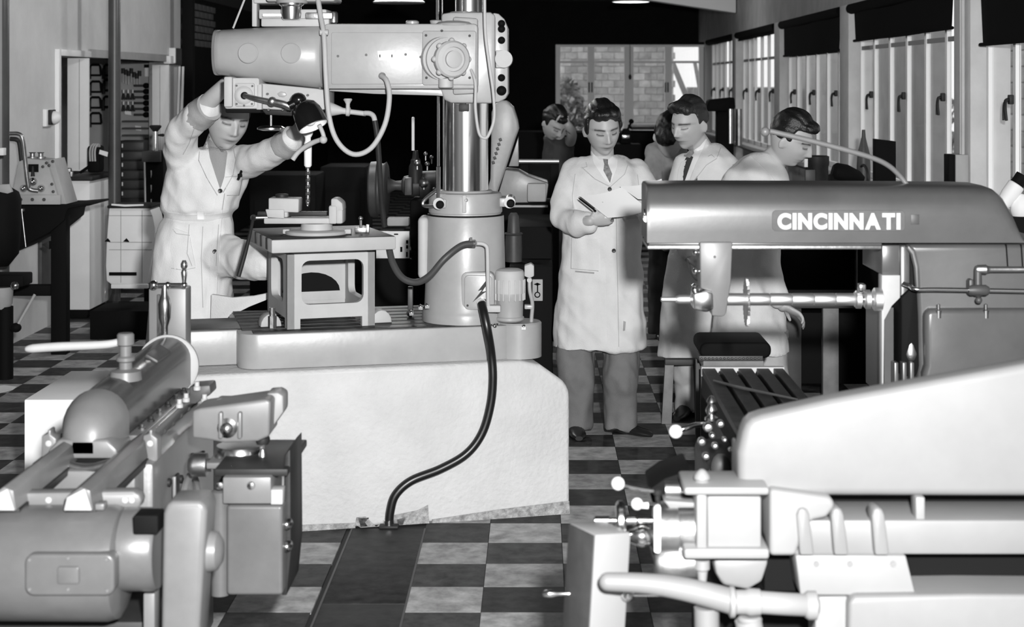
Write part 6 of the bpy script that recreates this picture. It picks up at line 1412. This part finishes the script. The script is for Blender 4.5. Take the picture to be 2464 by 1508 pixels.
# ------------------------------------------------------------ 1: man reading papers
D1 = 8.85
m1 = thing('person', 'dark-haired man in a long pale coat and tie, standing and reading papers', 'person', (X(1448, D1), D1, 0))
M1 = head_matrix(1450, 312, D1 - .06, 12, 17, -5, 1.13)
b = MB(); add_head(b, M1); limb(b, [(1449, 335, D1 - .03, .058), (1449, 385, D1 + .01, .064), (1449, 420, D1 + .02, .1)]); stack(b, [(395, 1395, 1500, D1, .07), (430, 1365, 1535, D1, .1), (600, 1370, 1525, D1, .1), (680, 1365, 1530, D1, .1)])
limb(b, [(1378, 425, D1, .05), (1358, 500, D1 - .08, .045), (1362, 532, D1 - .14, .042), (1395, 535, D1 - .24, .036), (1420, 531, D1 - .30, .028)])
wr = W(1422, 530, D1 - .30); hand(b, wr, (.9, -.12, .16), (-.1, .9, .2), 1.0, (.85, .95, 1.05, 1.1), .8, 1, .35)
for hx, fx in ((1390, 1385), (1500, 1490)): limb(b, [(hx, 680, D1, .085), (fx, 850, D1, .06), (fx, 960, D1, .045), (fx, 985, D1, .04)])
body1 = body_part(b, M1, m1, .0055)
add_hair(M1, [((.0, -.052, .098), (.056, .05, .026)), ((-.035, -.06, .095), (.034, .035, .028)), ((.03, -.07, .1), (.03, .03, .026)), ((.05, -.035, .085), (.03, .05, .035)), ((-.078, -.01, .03), (.012, .03, .045)), ((.078, -.01, .03), (.012, .03, .045))], 'hair_black', m1, 1.10, (0, .010, .018))
b = MB(); stack(b, [(376, 1420, 1484, D1 + .02, .07), (388, 1390, 1514, D1 + .01, .09), (400, 1362, 1544, D1, .11), (420, 1349, 1558, D1, .128), (480, 1350, 1558, D1, .138), (560, 1352, 1548, D1, .132), (620, 1351, 1541, D1, .132), (700, 1344, 1546, D1, .145), (780, 1336, 1554, D1, .155), (836, 1331, 1556, D1, .16)])
limb(b, [(1380, 414, D1, .066), (1358, 468, D1 - .05, .062), (1352, 514, D1 - .11, .064), (1362, 532, D1 - .15, .065), (1390, 537, D1 - .22, .06), (1414, 536, D1 - .26, .056)])
limb(b, [(1534, 414, D1, .068), (1566, 460, D1 - .05, .06), (1588, 505, D1 - .12, .068), (1565, 520, D1 - .2, .06)])
b = wrinkle(remesh(b, .010, 4), .017, 8, 1.7, .4); coat1 = part('coat', b, 'coat', m1)
bv = bvh_of(coat1, body1)
part('shirt', drape(bv, [(1419, 356), (1428, 392), (1450, 425), (1468, 444), (1482, 418), (1488, 385), (1484, 356), (1478, 372), (1462, 386), (1442, 384), (1428, 370)], .004, fallback=D1 - .11), 'shirt_white', m1)
bvs = bvh_of(kids(m1)[-1], coat1, body1)
part('tie', drape(bvs, [(1451, 382), (1463, 383), (1463, 394), (1473, 418), (1468, 440), (1452, 410), (1454, 394)], .006, fallback=D1 - .12), 'tie_cloth', m1)
part('lapel', drape(bv, [(1408, 372), (1420, 362), (1430, 394), (1452, 427), (1466, 447), (1432, 430), (1398, 404), (1402, 386)], .008, fallback=D1 - .1), 'coat', m1)
part('lapel', drape(bv, [(1487, 362), (1500, 372), (1510, 396), (1502, 418), (1466, 448), (1475, 427), (1485, 402)], .008, fallback=D1 - .1), 'coat', m1)
part('placket', line_on(bv, [(1467, 450), (1468, 600), (1472, 720), (1474, 838)], 26, .005), 'coat', m1)
part('pocket', drape(bv, [(1375, 572), (1440, 575), (1442, 652), (1374, 648)], .005), 'coat', m1)
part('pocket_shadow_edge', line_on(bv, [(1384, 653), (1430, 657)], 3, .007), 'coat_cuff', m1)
bva = bvh_of(*kids(m1))
for x, y in ((1467, 455), (1472, 528), (1477, 603)): part('button', spot(bva, x, y, .011, .008), 'button', m1)
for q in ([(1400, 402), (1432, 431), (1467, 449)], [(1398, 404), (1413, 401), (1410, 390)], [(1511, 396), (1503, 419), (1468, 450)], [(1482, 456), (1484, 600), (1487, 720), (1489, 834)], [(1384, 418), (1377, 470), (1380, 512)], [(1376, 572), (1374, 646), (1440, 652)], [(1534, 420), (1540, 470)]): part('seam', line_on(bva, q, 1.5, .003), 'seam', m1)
part('stain', drape(bv, [(1500, 772), (1506, 774), (1504, 795), (1499, 796)], .002), 'coat_cuff', m1)
legs(m1, [(1383, 1040), (1492, 1045)], [(1392, 780), (1492, 780)], D1, 'trousers', [(.1, -1, 0), (.85, -.5, 0)])
# papers and pencil
pd = D1 - .30
b = MB(); n = 8
def sheet(c, th=.0015, sag=.012):
    q = MB(); R = []
    for i in range(n + 1):
        u = i / n; row = []
        for j in range(n + 1):
            v = j / n; p = (c[0] * (1 - u) + c[1] * u) * (1 - v) + (c[3] * (1 - u) + c[2] * u) * v; p = p + Vector((0, 0, -sag * math.sin(PI * u) * (1 - .3 * v))); row.append(p)
        R.append(row)
    V = [[q.bm.verts.new(p) for p in r] for r in R]
    for i in range(n):
        for j in range(n): q.bm.faces.new((V[i][j], V[i + 1][j], V[i + 1][j + 1], V[i][j + 1]))
    g = bmesh.ops.extrude_face_region(q.bm, geom=q.bm.faces[:]); bmesh.ops.translate(q.bm, vec=(0, .0, -th), verts=[k for k in g['geom'] if isinstance(k, bmesh.types.BMVert)]); return q
single('paper_sheet', sheet([W(1395, 470, pd - .0), W(1496, 450, pd + .07), W(1562, 505, pd - .0), W(1462, 523, pd - .07)]), 'paper', 'front white drawing sheet held by the man in the long coat', 'paper', 'papers in the reader\'s hands')
single('paper_sheet', sheet([W(1492, 448, pd + .08), W(1592, 430, pd + .12), W(1600, 470, pd + .07), W(1535, 478, pd + .04)]), 'paper', 'rear white sheet raised behind the front drawing sheet', 'paper', 'papers in the reader\'s hands')
b = MB(); b.prism([W(1500, 523, pd - .06), W(1532, 519, pd - .05), W(1536, 525, pd - .05), W(1504, 529, pd - .06)], (0, .04, .0), .001); single('clip_board', b, 'board_grey', 'grey board edge under the drawing sheet', 'board')
b = MB(); p0 = W(1396, 479, pd - .05); p1 = W(1434, 508, pd - .1); b.cyl(p0, p1, .0045, None, 6); p2 = p0 + (p0 - p1).normalized() * .014; b.cyl(p0, p2, .0045, .0008, 6); single('pencil', b, 'iron_black', 'dark pencil in the reading man\'s right hand', 'pencil')
# ------------------------------------------------------------ 2: man in jacket looking on
D2 = 9.35
m2 = thing('person', 'man in a pale jacket with dark tie looking left at the papers', 'person', (X(1705, D2), D2, 0))
M2 = head_matrix(1658, 300, D2 - .05, -42, 14, 4, 1.15)
b = MB(); add_head(b, M2); limb(b, [(1668, 325, D2 - .02, .06), (1690, 365, D2 + .02, .068), (1700, 400, D2 + .03, .1)]); stack(b, [(375, 1650, 1750, D2, .08), (430, 1640, 1775, D2, .1), (600, 1640, 1760, D2, .1), (700, 1630, 1755, D2, .1)])
for s, pts in ((0, [(1650, 400, D2, .05), (1640, 480, D2 - .03, .045), (1640, 560, D2 - .08, .04), (1660, 620, D2 - .15, .03)]), (1, [(1765, 400, D2, .05), (1775, 490, D2, .045), (1770, 570, D2 - .06, .04), (1750, 630, D2 - .14, .03)])):
    limb(b, pts); w_ = W(*pts[-1][:3]); hand(b, w_, (.1 if s == 0 else -.2, -.4, -.9), (1 if s == 0 else -1, -.3, 0), 1.0, (.4, .45, .5, .55), .6, 1 if s == 0 else -1)
for x in (1645, 1715): limb(b, [(x, 690, D2, .085), (x, 860, D2, .06), (x, 960, D2, .045)])
body2 = body_part(b, M2, m2, .006)
add_hair(M2, [((0, -.05, .108), (.06, .045, .026)), ((.04, -.06, .092), (.03, .03, .026)), ((-.04, -.06, .095), (.03, .03, .026))], 'hair_brown', m2, 1.065, (0, .014, .02), .005, 44, 4.0)
b = MB(); stack(b, [(345, 1682, 1732, D2 + .03, .06), (358, 1664, 1750, D2 + .02, .09), (376, 1644, 1770, D2, .115), (405, 1627, 1788, D2, .13), (460, 1618, 1792, D2, .138), (540, 1620, 1782, D2, .132), (620, 1608, 1772, D2, .135), (720, 1592, 1762, D2, .145), (800, 1586, 1756, D2, .15), (858, 1582, 1752, D2, .155)])
limb(b, [(1648, 395, D2, .07), (1636, 470, D2 - .02, .068), (1638, 550, D2 - .07, .062), (1656, 606, D2 - .13, .052)]); limb(b, [(1762, 408, D2, .066), (1780, 480, D2, .07), (1776, 560, D2 - .05, .062), (1754, 614, D2 - .12, .052)])
b = wrinkle(remesh(b, .011, 4), .012, 8, 5.2, .4); coat2 = part('coat', b, 'coat', m2); bv = bvh_of(coat2, body2)
part('shirt', drape(bv, [(1668, 362), (1684, 352), (1702, 330), (1704, 345), (1680, 388), (1656, 432), (1643, 447), (1645, 410), (1654, 382)], .004, fallback=D2 - .1), 'shirt_white', m2)
bvs = bvh_of(kids(m2)[-1], coat2, body2)
part('tie', drape(bvs, [(1660, 372), (1668, 378), (1660, 400), (1646, 440), (1640, 444), (1642, 400), (1650, 380)], .006, fallback=D2 - .12), 'tie_dark', m2)
part('tie_knot', drape(bvs, [(1650, 358), (1668, 350), (1670, 368), (1660, 380), (1646, 376)], .012, fallback=D2 - .13), 'coat_cuff', m2)
part('lapel', drape(bv, [(1702, 332), (1716, 330), (1735, 352), (1725, 380), (1700, 395), (1668, 436), (1656, 446), (1672, 400), (1690, 362)], .009, fallback=D2 - .1), 'coat', m2)
part('lapel', drape(bv, [(1652, 384), (1645, 410), (1643, 446), (1628, 446), (1632, 410), (1640, 390)], .008), 'coat', m2)
part('badge', drape(bv, [(1670, 418), (1678, 418), (1678, 434), (1670, 434)], .006), 'iron_grey', m2)
bva = bvh_of(*kids(m2))
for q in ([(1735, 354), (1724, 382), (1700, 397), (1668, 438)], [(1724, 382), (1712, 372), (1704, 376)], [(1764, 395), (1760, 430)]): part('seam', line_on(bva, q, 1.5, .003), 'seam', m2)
legs(m2, [(1652, 1000), (1722, 1000)], [(1650, 790), (1715, 790)], D2, 'trousers_pale', [(-.4, -1, 0), (.2, -1, 0)], (.1, .08, .065, .062))
# ------------------------------------------------------------ 3: man bent over work at the right
D3 = 8.75
m3 = thing('person', 'dark-haired man in a pale coat bending to the right behind the overarm', 'person', (X(1815, D3), D3, 0))
M3 = head_matrix(1902, 338, D3 - .05, 66, 26, -6, 1.12)
b = MB(); add_head(b, M3); limb(b, [(1890, 355, D3 - .02, .06), (1862, 385, D3 + .02, .07), (1835, 415, D3 + .03, .1)]); stack(b, [(400, 1790, 1865, D3, .08), (440, 1750, 1880, D3, .1), (600, 1750, 1865, D3, .1), (720, 1740, 1870, D3, .1)])
limb(b, [(1860, 440, D3 - .05, .05), (1850, 540, D3 - .1, .045), (1842, 640, D3 - .12, .042), (1868, 700, D3 - .16, .036), (1884, 735, D3 - .18, .03)]); hand(b, W(1884, 735, D3 - .18), (.8, -.1, -.45), (-.2, -.3, -.9), 1.0, (.4, .45, .5, .55), .6, 1)
for x in (1760, 1850): limb(b, [(x, 700, D3, .09), (x, 870, D3, .06), (x, 1000, D3, .045)])
body_part(b, M3, m3, .006)
add_hair(M3, [((0, -.06, .1), (.06, .045, .03)), ((.04, -.05, .095), (.035, .045, .028))], 'hair_black', m3, 1.1, (0, .008, .026), .006, 40, 7.0)
b = MB(); stack(b, [(368, 1805, 1858, D3 + .03, .07), (385, 1775, 1874, D3 + .02, .1), (408, 1748, 1886, D3, .125), (440, 1730, 1894, D3, .14), (520, 1732, 1892, D3, .14), (600, 1735, 1876, D3, .135), (700, 1722, 1884, D3, .15), (780, 1715, 1892, D3, .16), (846, 1710, 1900, D3, .165)])
limb(b, [(1862, 430, D3 - .04, .078), (1858, 530, D3 - .09, .072), (1842, 630, D3 - .11, .068), (1862, 690, D3 - .15, .06), (1874, 716, D3 - .17, .056)])
b = wrinkle(remesh(b, .011, 4), .015, 8, 9.2, .5); coat3 = part('coat', b, 'coat', m3); bv = bvh_of(coat3, kids(m3)[0])
part('collar', drape(bv, [(1806, 362), (1826, 362), (1852, 380), (1874, 404), (1890, 446), (1872, 446), (1855, 420), (1826, 392), (1800, 368)], .012, fallback=D3 - .1), 'coat', m3)
legs(m3, [(1765, 1020), (1850, 1020)], [(1765, 790), (1850, 790)], D3, 'trousers_pale', [(.6, -1, 0), (.8, -.6, 0)])
# ------------------------------------------------------------ 4: bent man half hidden behind the jacket man
D4 = 12.2
m4 = thing('person', 'dark-haired man in a grey shirt bent forward, half hidden behind the jacket man', 'person', (X(1610, D4), D4, 0))
M4 = head_matrix(1612, 330, D4 - .1, 160, 30, 0, 1.3)
b = MB(); add_head(b, M4); limb(b, [(1612, 345, D4, .06), (1605, 375, D4, .08)]); stack(b, [(365, 1575, 1640, D4, .1), (440, 1570, 1650, D4, .12), (520, 1575, 1650, D4, .12)])
for x in (1590, 1630): limb(b, [(x, 510, D4, .09), (x, 640, D4, .07), (x, 780, D4, .05)])
body_part(b, M4, m4, .008)
add_hair(M4, [((0, .06, 0), (.07, .05, .09))], 'hair_black', m4, 1.14, (0, .01, .02))
b = MB(); stack(b, [(348, 1588, 1640, D4, .08), (365, 1572, 1652, D4, .12), (400, 1563, 1660, D4, .14), (470, 1566, 1660, D4, .14), (540, 1572, 1655, D4, .13), (600, 1570, 1656, D4, .13)]); limb(b, [(1578, 370, D4 - .05, .08), (1572, 430, D4 - .08, .075), (1590, 500, D4 - .1, .06)])
b = wrinkle(remesh(b, .014, 3), .03, 12, 2.2, .3); part('shirt', b, 'shirt_grey', m4)
legs(m4, [(1590, 0), (1630, 0)], [(1592, 560), (1632, 560)], D4, 'tie_dark', [(0, -1, 0), (.2, -1, 0)])
# ------------------------------------------------------------ 5: far man stooping in the dark
D5 = 15.0
m5 = thing('person', 'dark-haired man stooping far back in the shadow left of the end window', 'person', (X(1330, D5), D5, 0))
M5 = head_matrix(1332, 298, D5 - .1, 40, 40, 0, 1.2)
b = MB(); add_head(b, M5); limb(b, [(1335, 300, D5, .06), (1340, 325, D5 + .05, .09)]); stack(b, [(325, 1310, 1375, D5 + .1, .1), (420, 1305, 1380, D5 + .1, .12), (470, 1310, 1375, D5 + .1, .12)])
limb(b, [(1372, 340, D5, .05), (1376, 325, D5 - .1, .045), (1372, 310, D5 - .15, .04), (1366, 300, D5 - .18, .034)]); hand(b, W(1366, 300, D5 - .18), (-.5, -.3, .4), (-.3, -.8, 0), 1.0)
for x in (1325, 1358): limb(b, [(x, 460, D5 + .1, .09), (x, 560, D5 + .1, .07), (x, 680, D5 + .1, .05)])
body_part(b, M5, m5, .008)
add_hair(M5, [((0, -.05, .1), (.065, .05, .03))], 'hair_black', m5, 1.15, (0, .01, .02))
b = MB(); stack(b, [(315, 1325, 1360, D5 + .08, .08), (330, 1308, 1378, D5 + .1, .12), (420, 1300, 1385, D5 + .1, .14), (500, 1302, 1384, D5 + .1, .14)]); b = wrinkle(remesh(b, .014, 3), .02, 10, 4.2, .3); part('jacket', b, 'tie_dark', m5)
legs(m5, [(1328, 0), (1356, 0)], [(1328, 470), (1356, 470)], D5 + .1, 'tie_dark', [(0, -1, 0), (.2, -1, 0)])
# ------------------------------------------------------------ 6: drill operator
D6 = 7.98
m6 = thing('person', 'drill operator in a belted white coat reaching up with both arms to the drill head', 'person', (X(480, D6), D6, 0))
M6 = head_matrix(549, 288, D6 - .12, 30, 16, 9, 1.2)
b = MB(); add_head(b, M6); limb(b, [(538, 315, D6 - .07, .058), (527, 350, D6 - .02, .066), (522, 390, D6, .1)]); stack(b, [(375, 460, 590, D6, .08), (410, 425, 590, D6, .1), (520, 410, 550, D6, .1), (640, 400, 540, D6, .1)])
limb(b, [(440, 395, D6, .05), (425, 335, D6 - .15, .048), (470, 278, D6 - .28, .045), (515, 232, D6 - .36, .04), (548, 200, D6 - .40, .034)]); hand(b, W(548, 200, D6 - .40), (.75, -.1, .65), (.3, .9, -.2), 1.0, (.3, .35, .4, .45), .7, 1)
limb(b, [(580, 385, D6, .05), (640, 365, D6 - .2, .046), (690, 338, D6 - .34, .04), (718, 312, D6 - .42, .03)]); hand(b, W(718, 312, D6 - .42), (.55, -.2, .8), (.3, .9, 0), 1.0, (.5, .55, .6, .65), .6, -1)
for x, y2 in ((430, 1000), (505, 1000)): limb(b, [(x, 640, D6 + .02, .09), (x, 900, D6 + .04, .06), (x, y2, D6 + .05, .045)])
body_part(b, M6, m6, .0055)
add_hair(M6, [((0, -.055, .108), (.05, .04, .024))], 'hair_brown', m6, 1.05, (0, .014, .018))
b = MB(); stack(b, [(348, 500, 562, D6 + .0, .075), (360, 470, 588, D6, .1), (380, 432, 602, D6, .12), (410, 404, 602, D6, .135), (450, 394, 594, D6, .14), (482, 391, 578, D6, .138), (502, 388, 572, D6, .136), (514, 398, 558, D6, .118), (522, 400, 556, D6, .116), (536, 390, 560, D6, .132), (600, 376, 562, D6, .15), (680, 364, 556, D6, .165), (760, 358, 548, D6, .175), (850, 356, 540, D6, .18)])
limb(b, [(450, 402, D6, .088), (432, 356, D6 - .1, .082), (440, 312, D6 - .2, .074), (470, 284, D6 - .27, .066), (496, 264, D6 - .32, .06)])
limb(b, [(566, 394, D6 - .02, .088), (626, 378, D6 - .18, .074), (676, 354, D6 - .3, .066), (700, 338, D6 - .36, .058)])
limb(b, [(505, 620, D6 - .02, .12), (570, 622, D6 - .16, .09), (636, 640, D6 - .3, .078)])
b = wrinkle(remesh(b, .009, 3), .015, 8, 12.4, .5); coat6 = part('coat', b, 'coat', m6); bv = bvh_of(coat6, kids(m6)[0])
part('pullover', drape(bv, [(497, 322), (506, 330), (528, 352), (545, 358), (548, 380), (545, 410), (536, 440), (530, 452), (518, 420), (505, 380), (494, 345)], .004, fallback=D6 - .12), 'pullover', m6)
part('lapel', drape(bv, [(488, 332), (496, 326), (505, 380), (518, 420), (531, 458), (522, 470), (496, 425), (478, 385), (480, 355)], .009, fallback=D6 - .12), 'coat', m6)
part('lapel', drape(bv, [(548, 362), (560, 356), (566, 385), (560, 420), (536, 462), (530, 456), (540, 425)], .009, fallback=D6 - .12), 'coat', m6)
b = MB(); b.tube([W(474, 281, D6 - .28), W(488, 270, D6 - .305), W(504, 257, D6 - .34)], [.073, .071, .066], 20, 4); part('cuff', wrinkle(b, .006, 20, 1.0, 1.0), 'coat_cuff', m6)
b = MB(); b.tube([W(682, 350, D6 - .315), W(694, 342, D6 - .34), W(707, 333, D6 - .375)], [.068, .066, .061], 20, 4); part('cuff', wrinkle(b, .006, 20, 2.0, 1.0), 'coat_cuff', m6)
bt = part('belt', drape(bv, [(394, 510), (440, 517), (500, 518), (560, 509), (561, 520), (500, 532), (440, 531), (394, 523)], .010), 'coat_grey', m6)
part('buckle', drape(bv, [(474, 510), (490, 509), (491, 528), (475, 528)], .016), 'white_enamel', bt)
part('placket', line_on(bv, [(531, 462), (524, 520), (518, 600), (512, 700), (508, 766)], 20, .006), 'coat', m6)
part('breast_pocket', drape(bv, [(541, 425), (584, 422), (575, 470), (545, 470)], .006), 'coat', m6)
part('side_pocket', drape(bv, [(418, 548), (455, 562), (470, 640), (420, 650), (410, 600)], .006), 'coat', m6)
bva = bvh_of(*kids(m6))
for x, y in ((530, 459), (517, 605)): part('button', spot(bva, x, y, .0105, .008), 'button', m6)
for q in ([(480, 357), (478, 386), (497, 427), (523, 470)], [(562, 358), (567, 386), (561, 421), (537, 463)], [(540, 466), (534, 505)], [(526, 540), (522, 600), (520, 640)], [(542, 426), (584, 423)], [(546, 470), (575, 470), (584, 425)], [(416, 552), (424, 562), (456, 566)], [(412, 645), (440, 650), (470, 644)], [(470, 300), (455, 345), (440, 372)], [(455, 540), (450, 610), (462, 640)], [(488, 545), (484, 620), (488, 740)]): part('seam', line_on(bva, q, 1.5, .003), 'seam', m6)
h_ = bva.ray_cast(CAMV, (W(578, 415, 1.0) - CAMV).normalized())[0]; dp = (h_.y if h_ is not None else D6 - .2) - .012
b = MB(); b.ptube([(573, 432, dp), (584, 404, dp - .005), (596, 376, dp - .01)], .006, 8, smooth=False); b.pbox(572, 418, 582, 426, dp - .008, dp + .004, .002); single('pen', b, 'iron_black', 'dark pen clipped in the drill operator\'s breast pocket', 'pen')
q = MB(); q.prism([W(508, 708, D6 - .2), W(560, 716, D6 - .22), W(610, 712, D6 - .26), (W(655, 703, D6 - .3)), W(640, 722, D6 - .29), W(600, 738, D6 - .26), W(560, 758, D6 - .24), W(536, 772, D6 - .22), W(506, 772, D6 - .2)], (0, .03, 0), .004); part('coat_tail', q, 'coat', m6)
legs(m6, [(430, 0), (505, 0)], [(435, 700), (505, 700)], D6 + .04, 'trousers', [(0, -1, 0), (.2, -1, 0)])
